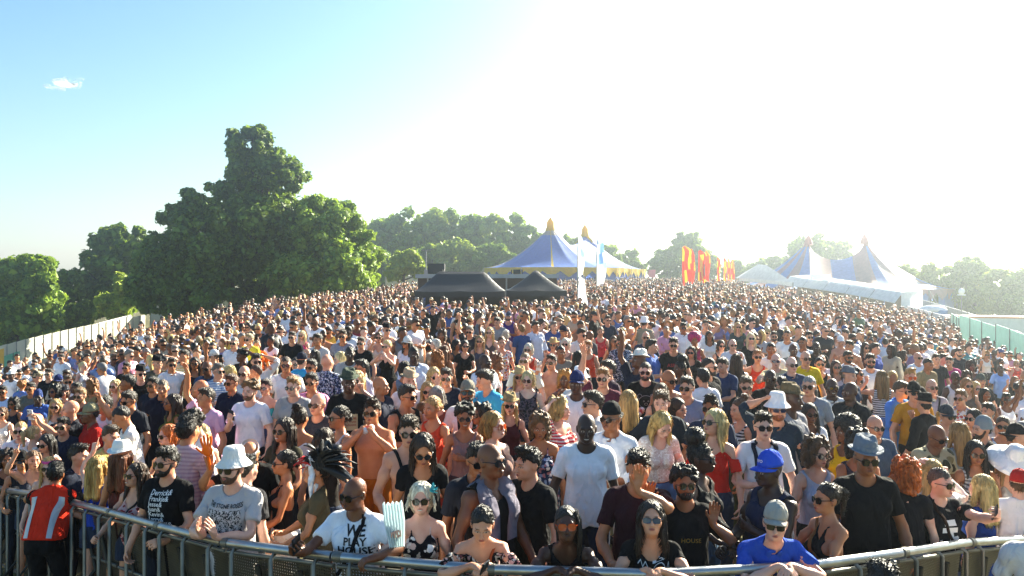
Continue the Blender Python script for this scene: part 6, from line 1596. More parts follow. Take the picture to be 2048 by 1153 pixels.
TABLE2 = '''
b 1680 840|M f|bald|tee:3a3a40|jean:20242e|-15,-5,0|downb,downb|sg|bald man in charcoal t-shirt left of the white vest top woman
b 910 705|M p|curls:7a5a38|tee:e6e4f0|jean:20242e|-10,-5,0|downb,phone|phone beard=6a4628|bearded man in white t-shirt drinking and holding a black phone
b 1410 650|M p|short:9a7248|tee:98989a|jean:20242e|-10,-5,5|downb,downb|sr|man in grey t-shirt with silver sunglasses
b 1610 615|M t|short:17110d|tee:d88ab0|jean:20242e|-10,0,0|downb,downb|sd|man in pink t-shirt with aviator sunglasses
b 700 630|M t|short:4a2e1a|polo:161d33|jean:20242e|-20,-5,0|downb,downb|sg|man in navy polo shirt with pale collar
b 1090 685|F f|short:2a1512|band:3ab0b0|hot:33405c|-10,-5,0|downb,downb|sw|woman with short dark hair and turquoise bandeau
b 410 785|M t|short:2a1d15|tee:d8a8c8|jean:20242e|-25,-20,0|downb,up||man in lilac t-shirt with one arm stretched up
b 340 685|M t|bald|tee:1e2740|jean:20242e|-60,-10,0|downb,downb||bald man in navy facing left behind the lilac t-shirt
b 545 505|M f|short:6a6660|polo:d0d8e0:stripe:7a94b8|jean:20242e|30,20,0|downb,can|sg|grey haired man in blue striped polo shirt
b 840 525|M f|bald|shirt:e8e4e0|jean:33405c|-5,0,0|downb,downb|sg|laughing bald man in open white shirt
b 970 515|M t|buzz:4a2c1c|none|short:3a4458|-70,-10,0|downb,downb||shirtless tanned man turned left
b 1320 425|M t|buzz:4a3020|tee:f0ece8|jean:20242e|5,5,0|downb,downb|sg|tanned man in white t-shirt with dark sunglasses
b 1610 460|M t|short:14100e|tank:141519|jean:20242e|-15,-5,0|hip,downb|sg|man in black vest with hand on hip
b 1790 395|M f|bald|shirt:floralnavy|jean:20242e|160,0,0|downb,down||bald man seen from behind in navy leaf print shirt
b 1950 370|F p|bob:dcc894|tank:eceae8|hot:33405c|-50,-10,10|downb,downb||platinum blonde woman in white vest top looking left
b 1510 390|M f|short:2a1f18|tee:2a9ad0|jean:20242e|150,0,0|down,down|cap=1c2234|man in navy cap and bright blue t-shirt seen from behind
b 1390 140|M f|short:2a1f18|tee:14161c|jean:20242e|-5,0,0|downb,can|sg phone|tall man in black and red striped t-shirt holding a phone
b 660 525|F p|bob:d8bc7c|tank:8a3a30|hot:33405c|-60,0,0|down,down|sg|blonde woman with bobbed hair looking left
b 980 395|M f|short:17110d|shirt:e0dcd8|jean:20242e|20,10,0|head,downb|sg|dark haired man in white shirt with his arm up to shade
b 430 470|M b|bald|shirt:3a4a68|jean:20242e|-10,0,5|downb,downb|sg|bald man in dark shirt left of the striped polo man
b 1430 430|F f|lowbun:2a1f18|tank:2a8a6a|hot:20242e|-5,0,0|downb,downb|sg|woman in green top left of the navy cap
b 1640 340|F k|braid:120e0c|tank:2a2a30|hot:20242e|-10,0,0|downb,downb||woman with black braids above the man in black vest
b 1560 330|M f|bald|tee:8a8a90|jean:20242e|40,10,0|downb,downb||bald man looking right behind the navy cap
b 900 165|M f|short:a08a6a|tee:e8cf40|jean:20242e|-20,-5,0|downb,downb|sg|man in yellow t-shirt in the left middle of the crowd
b 990 235|M f|buzz:8a7258|tee:e0662a|jean:20242e|20,10,0|downb,fist||man in orange t-shirt with a raised fist
b 730 200|M f|buzz:8a8078|shirt:dce2ec|jean:20242e|-5,0,0|downb,downb|sg|grey man in pale shirt left of the yellow t-shirt
b 1680 165|M t|short:2a1f18|tee:cfcbc8|jean:20242e|-20,-5,0|downb,downb||man in pale grey t-shirt upper left middle
b 1500 130|F p|long:dcc894|tank:d84a80|hot:33405c|-10,0,0|downb,downb|sg|platinum long haired woman in pink top
b 20 440|M t|short:3a2a1c|polo:e8e6ea|jean:20242e|20,10,0|downb,downb|sg|man in white polo shirt with navy collar left of the rugby shirt
b 160 350|M t|short:2a1f18|polo:d8d4c8:stripe:c8a838|jean:20242e|-5,0,0|downb,downb||man in white rugby shirt with yellow band
b 280 430|F o|wavy:1c1410|tank:2a2226|hot:20242e|10,5,0|up,downb|sg|woman with dark hair and sunglasses with a hand thrown up
b 820 340|M b|curls:14100e|tee:3a3228|jean:20242e|-30,-10,0|head,phup|phone|man with dark curls filming with raised phone
b 20 850|F o|long:2a1a14|tank:5a5a28|hot:20242e|-40,-10,0|downb,down|sb|woman with long brown hair and mirrored sunglasses at the left of the lilac man
a 1600 540|M p|short:17110d|tee:0f0f11|jean:17171b|30,10,0|downb,fist|tril=17171a,0c0c0e sg|tall man in black hat and black shirt in the left crowd
a 1740 660|M t|short:17110d|tee:1a1e2e|jean:20242e|-10,-5,0|down,down|sg|man in navy t-shirt left of the grey cropped man
a 1850 685|M t|buzz:6a5a4a|shirt:17182a|jean:20242e|10,5,0|down,down||grey cropped man in dark navy shirt
a 1450 635|M o|short:14100e|tank:2a3a58|jean:20242e|-60,-5,0|bent,downb||man in blue vest in profile left of the black hat man
a 1305 685|F p|long:dcb878|cami:eaa078|skirt:ece4e0|-5,0,0|clasp,downb|sg|blonde woman in peach strap top
a 1490 815|M t|short:2a1f18|tee:23262f|jean:20242e|-20,-5,10|downb,bent|sg|smiling man with sunglasses below the blue vest man
a 1060 690|F o|curl:8a5a2c|tank:8a7a58|hot:20242e|170,0,0|down,down||woman with big brown curls seen from behind on the left
a 1040 970|M b|short:14100e|tee:b0201c|jean:20242e|-50,-10,5|downb,bent|cap=8a8468|man in camouflage cap and red gilet
a 1200 870|M t|short:17110d|tee:d8dce8|jean:20242e|-30,-10,5|point,downb||man in white and blue sports shirt with arm up
a 800 920|M f|bald|tee:2a2c34|jean:20242e|-40,-10,0|phup,phup|wphone|bald man in dark waistcoat filming with both arms out
a 430 815|M k|short:120e0c|polo:3a5aa0|jean:20242e|20,5,0|downb,downb|bean=2a3a68|man in blue beanie and blue shirt
a 770 640|M t|short:5a4a3a|tee:eceaec|jean:20242e|20,10,0|downb,downb|sg|man in white t-shirt with sunglasses turned right on the left
a 660 640|M k|short:120e0c|tee:b8b4b0|jean:20242e|-5,0,0|downb,downb|cap=1c2a58 sg|man in navy cap on the left
a 620 745|F o|curl:17110e|tank:1c1c20|hot:20242e|-10,0,0|downb,downb|sg|woman with black curls and sunglasses below the navy cap
a 730 770|F p|bob:4a2e1c|cami:2a2a30|hot:20242e|-5,0,0|downb,downb|tril=3a3a40,1c1c20|pale woman in dark trilby
a 920 780|M f|short:8a6a48|tee:7a2a1c|jean:20242e|-5,0,5|downb,downb|sg beard=8a6a48|man with light stubble in rust shirt
a 860 710|F b|braid:17110e|cami:d8703a|hot:20242e|-20,-5,0|downb,downb||woman with braids in orange strap top
a 30 760|M o|short:14100e|tee:bcd0f0|jean:20242e|10,5,0|downb,downb|sg|man in pale blue t-shirt at the far left edge
a 130 590|M d|short:14100e|tee:e8e8ee|jean:20242e|0,0,0|downb,downb|straw=f0eee8,c8c4ba|man in white straw hat and white t-shirt far left
a 250 700|F t|curls:a86a2c|tee:5a78b8|jean:20242e|-170,0,0|down,down||person with ginger curls and blue shirt seen from behind
a 350 720|M t|short:17110d|tee:6a6a60|jean:20242e|0,0,0|downb,downb|sg|man with dark hair and sunglasses beside the ginger curls
a 550 565|M f|short:2a1f18|tee:17181c|jean:20242e|0,0,-5|downb,downb|sg|man in black t-shirt with open sunglasses left of the navy cap
a 700 395|M f|short:2a1f18|shirt:e8eef6|jean:20242e|0,0,0|downb,downb|sg|man in white shirt far up on the left
a 950 480|F p|pony:dcc894|tank:eceaec|hot:33405c|60,10,0|downb,downb||platinum woman in white facing right far left
a 1440 490|M t|short:17110d|tee:1c1c20|jean:20242e|-5,0,0|downb,downb|sg|dark haired man in black left of the black hat
a 1950 440|M f|buzz:8a6a50|polo:eceaf0|jean:20242e|40,10,0|downb,downb|sg|man in white polo shirt turned right
a 1790 430|M f|short:17110d|tee:4a4a40|jean:20242e|40,10,0|downb,downb|tril=14161a,0c0c0e|man in black hat and olive shirt turned right
a 20 1000|F f|bob:6a4628|tank:d8d4d0|hot:20242e|10,5,0|downb,downb|sg|woman with short brown hair in white at the left edge
a 150 895|F o|curl:17110e|tank:2a2a30|hot:20242e|-5,0,0|downb,downb|sg|woman with black curls and sunglasses near the left edge
A 230 595|M p|buzz:b08a5a|shirt:ece8ea|jean:20242e|10,5,0|downb,downb|sg|man in white shirt with sunglasses left of the curly pony blonde
A 390 640|F p|pony:c8a878|tank:d8d0cc|hot:20242e|150,0,0|down,down||blonde woman with pony tail seen from behind on the left
A 430 500|M t|bald|tee:4a3a30|jean:20242e|20,10,0|downb,downb|sg|bald man with yellow light on his head on the left
A 630 340|F f|long:b8945c|tank:e0dcd8|hot:33405c|10,5,0|downb,bent|sg|blonde woman in white top with arm forward on the left
c 30 350|M t|short:3a2c20|tee:8a8a98|jean:20242e|0,0,0|downb,downb|sg|man in grey t-shirt left of the black print shirt
c 240 430|M f|short:4a3c30|tee:121316|jean:20242e|-5,-5,0|downb,downb|sg|man in black t-shirt with a pale round print
c 110 535|M k|buzz:120e0c|tee:a8a4a0|jean:20242e|0,10,0|downb,downb||dark skinned man in grey below the black print shirt
c 540 460|F p|lowbun:d8b878|dress:131315|skirt:131315|-20,-5,5|mouth,mouth|sg|blonde woman in a black dress with hands at her chin
c 440 370|F f|bob:5a3a22|cami:e0c8b8|hot:33405c|5,0,0|downb,phup|sg|woman with brown hair holding up a red phone
c 530 285|M f|short:17110d|none|short:3a4458|20,10,0|downb,downb|tril=14151a,0c0c0e sw|shirtless man in black hat and white sunglasses
c 760 430|F t|long:2a1f18|teef:eceaf0|hot:33405c|-20,-10,0|downb,downb|cap=dfe0da sg|woman in white visor and white t-shirt
c 840 535|M k|buzz:120e0c|shirt:ccd8ea|jean:20242e|20,0,0|downb,clasp||man in pale blue shirt standing sideways
c 1080 450|F p|bob:e0d8cc|tank:a88a70|hot:33405c|-60,0,0|downb,down||white haired woman facing left
c 1110 600|F o|curl:9a5a24|cami:8a7a5a|hot:20242e|175,0,0|downb,down||woman with ginger curls seen from behind in the middle
c 1190 525|F o|wavy:6a3a1c|tank:8a5a3a|hot:20242e|160,0,0|down,down||woman with auburn waves seen from behind
c 1420 465|F f|bob:2a1f18|teef:131315|jean:20242e|10,5,0|clasp,downb|sr|woman with dark bob in black t-shirt and round sunglasses
c 1330 455|F o|bob:14100e|tank:3a3a40|hot:20242e|40,10,0|down,down||woman with black bob facing right
c 1590 410|F f|long:a07a4a|tank:4a4a58|hot:20242e|-5,0,0|downb,downb|sg|woman with long light brown hair in slate vest top
c 1840 420|F f|lowbun:5a3a22|teef:floralwhite|jean:33405c|5,0,0|downb,downb||woman in pale flower t-shirt
c 1650 620|M k|bald|polo:e0e4ec|jean:20242e|40,10,0|downb,mouth||bald man in pale shirt touching his chin
c 1760 625|F t|curl:6a3c20|cami:c89a9a|hot:20242e|-60,-10,0|mouth,down|sg|woman with auburn curls in dusty pink
c 740 705|F o|bob:1c1410|tank:5a6a80|hot:20242e|170,0,0|down,down||woman with black bob seen from behind below the pale blue shirt
c 1060 770|F p|wavy:c8a468|tank:8a6a58|hot:20242e|20,5,15|downb,downb|sg|blonde woman left of the smiling navy t-shirt man
c 1480 300|M f|short:8a8078|tee:2a2c34|jean:20242e|-10,0,10|downb,up|sg|man in dark blue t-shirt with a bare arm raised
c 1700 315|F p|long:c09a60|cami:5a4a48|hot:20242e|-5,0,0|downb,downb|sg|blonde woman in dark strap top near the pink bag
c 240 690|M t|short:14100e|tee:b8b4c8|jean:20242e|-50,-10,0|down,down|sg|dark haired man in lavender t-shirt facing left
c 1160 350|F o|curl:4a2c18|tank:6a5248|hot:20242e|-10,0,0|downb,downb||woman with curly brown hair above the white haired woman
c 1150 215|F f|long:a06a38|tank:9aa0b0|hot:20242e|-60,-5,0|down,down||woman with long ginger brown hair in grey vest facing left
c 1060 70|M f|short:2a1f18|tee:131315|jean:20242e|0,0,5|head,head||man in black t-shirt with both hands on his head
c 1920 145|M f|short:2a1f18|tank:4a2a78|jean:20242e|-10,0,0|downb,downb|cap=4a5468 beard=3a281c|bearded man in purple basketball vest
c 1800 200|M f|short:14100e|tee:9a9a9c|jean:20242e|-20,-5,15|downb,downb||man in grey t-shirt looking down near the purple vest
c 1890 345|F p|bob:dcd4c8|tank:9a9098|hot:20242e|160,0,0|down,down||white haired woman seen from behind near the purple vest
d 170 605|M p|buzz:8a7258|tee:d8dcd6|jean:20242e|-10,-5,0|downb,downb|sg|man in pale t-shirt with grey cropped hair in the middle
d 210 500|F p|bob:dcd0bc|tank:d83a20|hot:20242e|-10,-5,0|downb,downb|sg|silver blonde woman in orange red top
d 490 455|F f|bob:4a3020|tank:e8704a|hot:20242e|-10,0,0|downb,downb|straw=c0a070,8a6a48 sg|woman in straw hat and coral top
d 630 440|F p|bob:dcd0bc|tank:8a7a70|hot:20242e|-10,0,0|downb,downb|sg|silver haired woman right of the straw hat
d 580 525|M o|buzz:14100e|tee:8a8478|jean:20242e|10,10,0|downb,downb||man with cropped dark hair below the silver haired woman
d 470 630|M f|short:17110d|none|short:3a4458|-20,-5,0|downb,phup|sg wphone|shirtless man holding up a white phone
d 780 580|F k|braid:120e0c|tank:4a3a34|hot:20242e|170,0,0|down,down||woman with black dreadlocks seen from behind
d 890 465|F f|short:a8642c|tank:e04a30|hot:20242e|-10,-5,10|downb,downb||short ginger haired woman in red vest
d 900 355|M b|bald|tee:4a4a50|jean:20242e|-60,-10,0|down,down||bald man in grey t-shirt seen sideways in the middle
d 1030 310|F f|lowbun:8a6a48|tank:d83a40|hot:20242e|-5,0,5|downb,downb||woman in bright red vest in the middle distance
d 1180 415|F t|long:4a3020|tank:3a3030|hot:20242e|-10,5,0|downb,downb|sg|woman with long brown hair beside the brown brimmed hat
d 1260 430|M f|short:17110d|shirt:floralnavy|jean:20242e|-5,-5,0|downb,downb|straw=6a4a34,3a2a1c sg beard=17110d|bearded man in brown hat and leaf print shirt
d 1450 600|M b|short:14100e|tee:1c2438|jean:20242e|-40,-20,-10|downb,up|tril=e8e4d8,c8c0b0|man in navy sports shirt and pale hat with arm up
d 1610 460|M f|short:2a2018|tee:4a6ab0|jean:20242e|60,10,0|downb,can|cup|man in blue t-shirt facing right with a cup
d 1545 365|M f|bald|tee:20304a|jean:20242e|-5,0,0|downb,downb|sg|bald man in navy t-shirt with white line print
d 1860 435|M f|short:17110d|tee:151517|jean:20242e|-5,-5,5|downb,downb|sg|man in black t-shirt with red block lettering
d 1970 265|M o|short:14100e|shirt:eceef2|jean:20242e|-10,0,0|downb,clasp|sg|man in crisp white shirt with dark hair
d 1530 210|M f|short:2a2018|tee:8a8a78|jean:20242e|150,0,0|down,down|bucket=f2f2f2|person in white bucket hat in the middle distance
d 1110 700|M f|short:2a1f18|tee:3a2a3a|jean:20242e|-70,0,0|down,downb||dark haired man behind the plum t-shirt man
d 1930 700|F b|puff:17110e|tank:3a5a88|hot:20242e|-60,0,0|down,down||woman with curly puff hair facing left
d 1110 185|M f|short:2a1f18|tee:2a3448|jean:20242e|10,5,0|downb,downb|sy|man with yellow tinted glasses in the middle distance
d 960 140|M f|short:2a1f18|tee:151517|jean:20242e|60,10,0|downb,downb|cap=2a3438|man in black t-shirt and dark cap facing right
d 610 305|M t|short:2a1f18|tank:b8b8c0|jean:20242e|30,10,0|downb,downb|cap=1c2438|man in dark cap and grey vest facing right
d 500 250|M f|short:7a7068|tee:3a5088|jean:20242e|20,5,0|downb,downb||grey haired man in blue
d 800 330|M f|short:2a1f18|tee:e0dcd8|jean:20242e|30,10,10|downb,downb|sg|dark haired man in pale t-shirt looking down
d 130 290|M f|short:8a6a40|tee:2a4a80|jean:20242e|-150,0,0|down,down||man with fair hair in blue seen from behind
d 290 250|M t|short:17110d|shirt:d0d8ea|jean:20242e|30,10,0|downb,downb||dark haired man in pale check shirt
e 40 265|M o|short:14100e|shirt:eaeef4|jean:20242e|-5,0,0|downb,downb|sg|man in white shirt left of the magenta wig
e 165 400|F o|afro:c81e6a|tank:a83a5a|hot:20242e|-10,0,0|downb,downb||person in a bright magenta curly wig
e 335 360|F o|long:2a1d14|teef:eceae6|hot:20242e|-5,0,0|downb,downb||woman with long dark hair in white v neck
e 600 450|M p|bald|tee:ece6ea|jean:20242e|0,0,0|downb,downb|sr|bald man in pale pink t-shirt
e 810 385|F p|long:d8c090|teef:141519|hot:20242e|-5,0,-5|downb,downb|sg|tall blonde woman in black
e 880 575|F f|short:9a6a48|tank:e04028|hot:20242e|-5,0,0|downb,wave|sg|short haired woman in bright red vest waving
e 1090 615|M p|bald|tee:c8b890|jean:20242e|-10,-5,0|downb,outst|sb|bald man in sand t-shirt reaching out an arm
e 1040 490|M o|buzz:14100e|polo:eceaec|jean:20242e|-10,-5,0|downb,downb||man in white polo shirt left of the sand t-shirt
e 1270 650|M p|bald|shirt:33425c|jean:20242e|5,0,0|can,downb|sg cupL|bald man in slate blue shirt holding a cup
e 1430 585|M f|bald|polo:e4bf1a|jean:20242e|0,0,0|downb,downb|sg|man in bright yellow polo shirt
e 1290 500|M d|bald|tee:7a7a72|jean:20242e|-5,0,0|downb,downb||bald man in grey t-shirt left of the yellow polo
e 1610 630|M f|bald|tee:f0e8f0|jean:20242e|0,0,0|downb,downb|sg|man in pale pink t-shirt right of the yellow polo
e 1550 480|M k|bald|tee:17181b|jean:20242e|-5,0,0|downb,downb||bald man in black behind the yellow polo
e 1400 425|M o|buzz:14100e|tee:eef0f2|jean:20242e|-30,-10,0|downb,downb||man in white v neck above the yellow polo
e 1470 365|M f|short:14100e|tee:1c2026|jean:20242e|0,0,0|downb,downb|sg|dark haired man in charcoal with sunglasses
e 1830 425|M f|short:2a1f18|none|short:3a4458|0,0,0|downb,downb|cap=f0f0f2|shirtless man in white cap
e 1930 470|M t|short:14100e|none|short:3a4458|-40,-10,0|downb,downb||shirtless dark haired man facing left
e 1910 590|M o|short:14100e|tee:eceaf0|jean:20242e|10,0,0|downb,mouth|sg beard=14100e|man in white t-shirt with hand at his chin
e 1780 700|F f|long:4a3020|tank:dcc8cc|hot:20242e|-10,0,-5|downb,downb|sg|laughing woman with brown hair in pale pink
e 1070 365|M f|short:2a1f18|tee:a0a4ac|jean:20242e|-10,0,0|downb,downb|sg beard=2a1f18|bearded man in pale grey t-shirt
e 1220 345|M t|buzz:2a1f18|tee:dce4ea|jean:20242e|-20,-10,0|downb,downb||man in white graphic t-shirt behind the grey t-shirt
e 320 660|M f|buzz:2a1f18|tee:17181c|jean:20242e|40,15,5|down,down|sg beard=2a1f18|bearded man in black looking down
e 640 620|F f|wavy:4a2e1a|tank:2a2a30|hot:20242e|170,0,0|down,down||woman with long brown waves seen from behind
e 130 535|F f|long:2a1c14|teef:17181c|hot:20242e|-20,-5,0|downb,downb|sg|woman with long brown hair in black left of the white backed man
e 470 465|F f|bob:3a2a1c|tank:2a2c30|hot:20242e|0,0,0|downb,downb|sg|woman with brown bob left of the pale pink t-shirt
e 660 260|F f|long:b8945c|long:3a4a4a|hot:20242e|-5,0,0|downb,downb|sg|blonde woman in dark green in the distance
e 290 235|M f|short:2a1f18|tank:d0d4e4|jean:20242e|0,0,0|head,head||person with both arms folded over the head
g 1120 620|M f|short:2a1f18|none|short:3a4458|40,10,0|downb,downb||shirtless man turned right on the right side
g 530 510|M d|braid:120e0c|long:bcb09a|jean:20242e|-60,0,0|down,down||man with dreadlocks in beige and green jacket
g 670 590|F o|curl:2a1c14|teef:2a3030|hot:20242e|50,10,0|downb,downb||woman with dark curls right of the dreadlocks
g 630 480|F f|wavy:6a4a30|tank:d8c8b8|hot:20242e|-5,0,0|downb,downb||woman with brown waves above the dark curls
g 250 490|F f|long:3a2418|tank:5a2a2a|hot:20242e|0,0,0|downb,downb|sg|woman with brown hair in wine red left of the big man
g 350 500|M f|short:2a1f18|tee:2a4aa0|jean:20242e|40,10,0|down,down||man in blue t-shirt behind the big white t-shirt
g 470 440|M f|short:2a1f18|tee:c8dcf0|jean:20242e|160,0,0|down,down||man in pale blue t-shirt seen from behind
g 840 600|M f|bald|tee:dce4f0|jean:20242e|10,0,0|downb,downb|sg|bald man in very pale blue t-shirt
g 1050 620|M f|short:2a1f18|tee:2a2c30|jean:20242e|-5,0,0|downb,downb||man in dark t-shirt centre right
g 940 665|M o|buzz:14100e|tee:8a7a58|jean:20242e|20,5,10|down,downb||man in brown t-shirt looking down centre right
g 1200 650|M f|short:2a1f18|tee:c83a80|jean:20242e|-30,-5,5|downb,downb||man in magenta t-shirt
g 1300 555|M f|short:17110d|tee:202430|jean:20242e|10,5,0|downb,downb|beard=17110d|dark haired man in black right of the magenta t-shirt
g 1270 815|M d|bald|tank:c8c8d0|jean:20242e|0,0,0|downb,downb|sg|bald man in pale vest near the right
g 1780 740|M d|bald|tee:8ab0e8|jean:20242e|-5,0,0|downb,downb||man in light blue t-shirt with lit shoulders
g 1620 590|F t|curl:b07a3a|tank:ece6e0|hot:20242e|-10,0,0|downb,downb|sg|woman with golden curls in white on the right
g 1450 700|F b|curl:2a1c14|tank:6a5a58|hot:20242e|-5,0,0|downb,downb||woman with dark curls on the right below the golden curls
g 1400 820|F f|curl:4a3020|tank:3a3438|hot:20242e|-10,0,5|downb,downb|sg|woman with brown curls and sunglasses near the pink vest
g 1970 690|F p|bob:c09a68|tank:e04a3a|hot:20242e|-5,0,0|downb,downb|sg|woman in bright red near the right edge
'''
def parse(tab):
    for ln in tab.strip().split('\n'):
        q = [s.strip() for s in ln.split('|')]
        if len(q) < 9: print('BAD', ln); continue
        c, cx, cy = q[0].split(); x0, y0, s_ = CROPS[c]; x = x0+float(cx)/s_; y = y0+float(cy)/s_
        sex, skin = q[1].split(); yw = [float(v) for v in q[5].split(',')]; L, Rr = q[6].split(',')
        yield x, y, sex, skin, q[2], q[3], q[4], yw, L, Rr, q[7], q[8]
# ------------------------------------------------------------------ the people at the barrier and the table
WHITE = plain('print_white', 'e6e6e6', .7, var=.02); INK = plain('print_ink', '121214', .7, var=.02)
def ink(c): return plain('print_'+c, c, .7, var=.03)
RES = {}
def rail_z(px): return float(np.interp(px, [q[0] for q in RAIL], [q[1] for q in RAIL]))
def from_table(tab):
    for (x, y, sex, skin, hr, top, bot, yw, L, Rr, acc, lab) in parse(tab):
        if hr == 'ponys': hr = 'pony'
        rr = random.Random(int(x*31+y*17)); H_ = 1.775+rr.gauss(0, .05) if sex == 'M' else 1.665+rr.gauss(0, .045)
        z = depth_for(x, y, H_); zm = rail_z(x)+.42; bend = yw[2]*.30
        z = max(z, zm)
        for _ in range(4):                                   # nobody stands inside somebody else
            X = (x-1024)*z/F
            hit = [q for q in PLACED if (X-q[0])**2+(z-q[1])**2 < .12]
            if not hit: break
            z = max(zm, z+(-.28 if lab[0] == '!' else .28))
        lab = lab.lstrip('!'); RES[lab] = person(x, y, sex, skin, hr, top, bot, yw[0], yw[1], yw[2], L, Rr, acc, lab, z=z, h=max(1.52, min(1.93, H_)), bend=bend, rnd=rr)
def res(word):
    for k, v in RES.items():
        if word in k: return v
def patch(w_, h_, n=8):
    v = [(-w_/2+w_*i/n, -h_/2+h_*j/n) for i in range(n+1) for j in range(n+1)]
    return v, [(i*(n+1)+j, (i+1)*(n+1)+j, (i+1)*(n+1)+j+1, i*(n+1)+j+1) for i in range(n) for j in range(n)]
def hat_print(hat, lines, size, mat, z0=1.742):
    v, f = text_mesh(lines, size, bold=.02); out = []
    for x, u in v:
        z = z0+u; r_ = float(np.interp(z, [1.705, 1.728, 1.765, 1.803], [.097, .096, .088, .065]))+.002
        out.append((x, .018-1.08*r_*math.sqrt(max(.02, 1-(x/(.9*r_))**2)), z))
    me = bpy.data.meshes.new('lettering'); me.from_pydata(out, [], f); me.update(); return link('lettering', me, hat, mat)
def graphic_mat():
    m, t, b = nodes('photo_print'); co = N(t, 'ShaderNodeTexCoord'); nz = N(t, 'ShaderNodeTexNoise', i_Scale=55.0, i_Detail=3.0, i_Distortion=1.5); t.links.new(co.outputs['Object'], nz.inputs['Vector'])
    r = ramp(t, nz.outputs[0], [(.46, lin('141414')), (.54, lin('c4c0c0'))]); t.links.new(r.outputs[0], b.inputs['Base Color']); b.inputs['Roughness'].default_value = .8; return m
def front_row():
    # steward on the stage side of the barrier, seen from behind
    x = 98; z = rail_z(x)-.62
    q = person(x, 932, 'M', 'o', 'short:120e0c', 'tee:141416+vest:d8301c', 'trou:15161a', 180, 10, 0, label='steward in a red hi vis gilet with silver stripes, seen from behind', z=z, h=1.63, lean={'L': .50, 'R': .50, 'f': .46})
    q[2]['top'] = ('vest', q[2]['top'][1])
    for s in (-1, 1):
        v, f = patch(.052, .44); chest_print((v, f), 'vest', 'M', q[1], q[3], q[2]['top'][1], plain('silver_tape', 'b4b6b8', .35, .3), (s*.125, 1.22), True, 'reflective_stripe')
    # white t-shirt man reaching out with his phone
    q = person(712, 955, 'M', 'b', 'bald', 'tee:ecedf2', 'jean:20242e', -12, -22, 8, 'down', ((.30, .46, 1.33), (.5, 0, -.8), (-.2, .5, .8), (-.75, .4, .2), .6), 'sg strapl=17171b phone', 'bald man in white t-shirt with big black lettering holding out a phone', z=rail_z(712)+.30, h=1.60, lean={'L': .30, 'f': .32, 'curl': .6})
    RES['house'] = q
    v = q[2]['top'][1]
    for ln, sz, dz in (('WE', .105, .112), ('PLAY', .080, .044), ('HOUSE', .086, -.026)):
        chest_print(text_mesh([ln], sz, bold=.025), 'tee', 'M', q[1], q[3], v, INK, (.045, 1.255+dz))
    chest_print(text_mesh(['NYC'], .075, bold=.01), 'tee', 'M', q[1], q[3], v, INK, (-.075, 1.150)); chest_print(patch(.17, .040), 'tee', 'M', q[1], q[3], v, INK, (.085, 1.172)); 
    o = chest_print(text_mesh(['HOUSE RADIO.COM'], .020, bold=.01), 'tee', 'M', q[1], q[3], v, WHITE, (.085, 1.165)); o.location.y -= .006
    # blonde woman with the fan
    q = person(842, 968, 'F', 'p', 'bob:e4dcc6', 'cami:floralblack', 'skirt:floralblack', 2, 0, 0, 'downb', ((.17, .34, 1.42), (.8, 0, -.8), (.05, .1, 1), (-.2, 1, .1), .9), 'sg', 'smiling platinum blonde woman in black floral top with teal flower in her hair', z=rail_z(842)+.48, h=1.63)
    fl = MB(); r = random.Random(2); fan = []
    for i in range(26):
        a_, e_ = r.uniform(0, 6.28), r.uniform(-.6, 1.2); d = Vector((abs(math.cos(a_))*math.cos(e_)*.9+.1, math.sin(a_)*math.cos(e_)*.8, math.sin(e_))); p = Vector((.078, -.035, 1.735)); l = r.uniform(.03, .075)
        fl.tube([p, p+d*l*.6, p+d*l], .009, 5, r2=.003)
    o = fl.build('flower_hairpiece', plain('teal_petal', '1f9aa4', .6), q[0]); o.matrix_local = headmat(q[2], q[3])
    W_ = grip(q[0], q[2], 'R', q[3]); mb = MB(); n = 14; vs = []; fs = []
    for i in range(n+1):
        t = i/n-.5; xx = t*.135; yy = .010*(1 if i % 2 else -1); vs += [(xx*.75, yy, -.10), (xx*1.05, yy, .08), (xx, yy, .20+.012*math.sin(i*2.1))]
    for i in range(n):
        for j in range(2): fs.append((i*3+j, i*3+3+j, i*3+4+j, i*3+1+j))
    mb.add(vs, fs, 0); vs2 = [(x_, y_+.004, z_) for x_, y_, z_ in vs]; mb.add(vs2, [f_[::-1] for f_ in fs], 0)
    root = mb.build('folded_fan', plain('pale_blue_paper', 'e8f4f8', .6, tr=.45)); root.matrix_world = Matrix.Translation(W_.translation) @ Matrix.Rotation(R(-6), 4, 'Y'); tag(root, 'pale blue pleated paper fan held up by the platinum blonde woman', 'fan')
    # floral top woman bent over her phone
    q = person(962, 1000, 'F', 'f', 'lowbun:17110e', 'off:floralsmall', 'hot:20242e', 5, -5, 20, label='dark haired woman in floral off shoulder top leaning on the barrier over her phone', z=rail_z(962)+.30, h=1.58, lean={'L': .03, 'R': .08, 'f': .31, 'curl': .6}, acc='strapl=a8502c')
    put_held('phone', q[0], q[2], 'R', q[3], 'black phone held flat over the barrier rail by the floral top woman', Matrix.Rotation(R(75), 4, 'X'))
    # braids woman
    person(1132, 1003, 'F', 'd', 'braid:14100f', 'tank:141418', 'jean:17181c', -3, 3, -8, label='woman with dark braids and red tinted sunglasses leaning on the barrier', z=rail_z(1132)+.30, h=1.60, lean={'L': .06, 'R': .06, 'f': .31, 'curl': .8}, acc='so')
    # black t-shirt woman with the line drawing
    q = person(1300, 996, 'F', 'f', 'long:2a1c14', 'teef:121215', 'jean:17181c', -5, -2, -12, label='woman in black t-shirt with white line drawing leaning on the barrier', z=rail_z(1300)+.30, h=1.60, lean={'L': .05, 'R': .05, 'f': .31, 'curl': .5}, acc='sb')
    g = q[2]['top'][1]
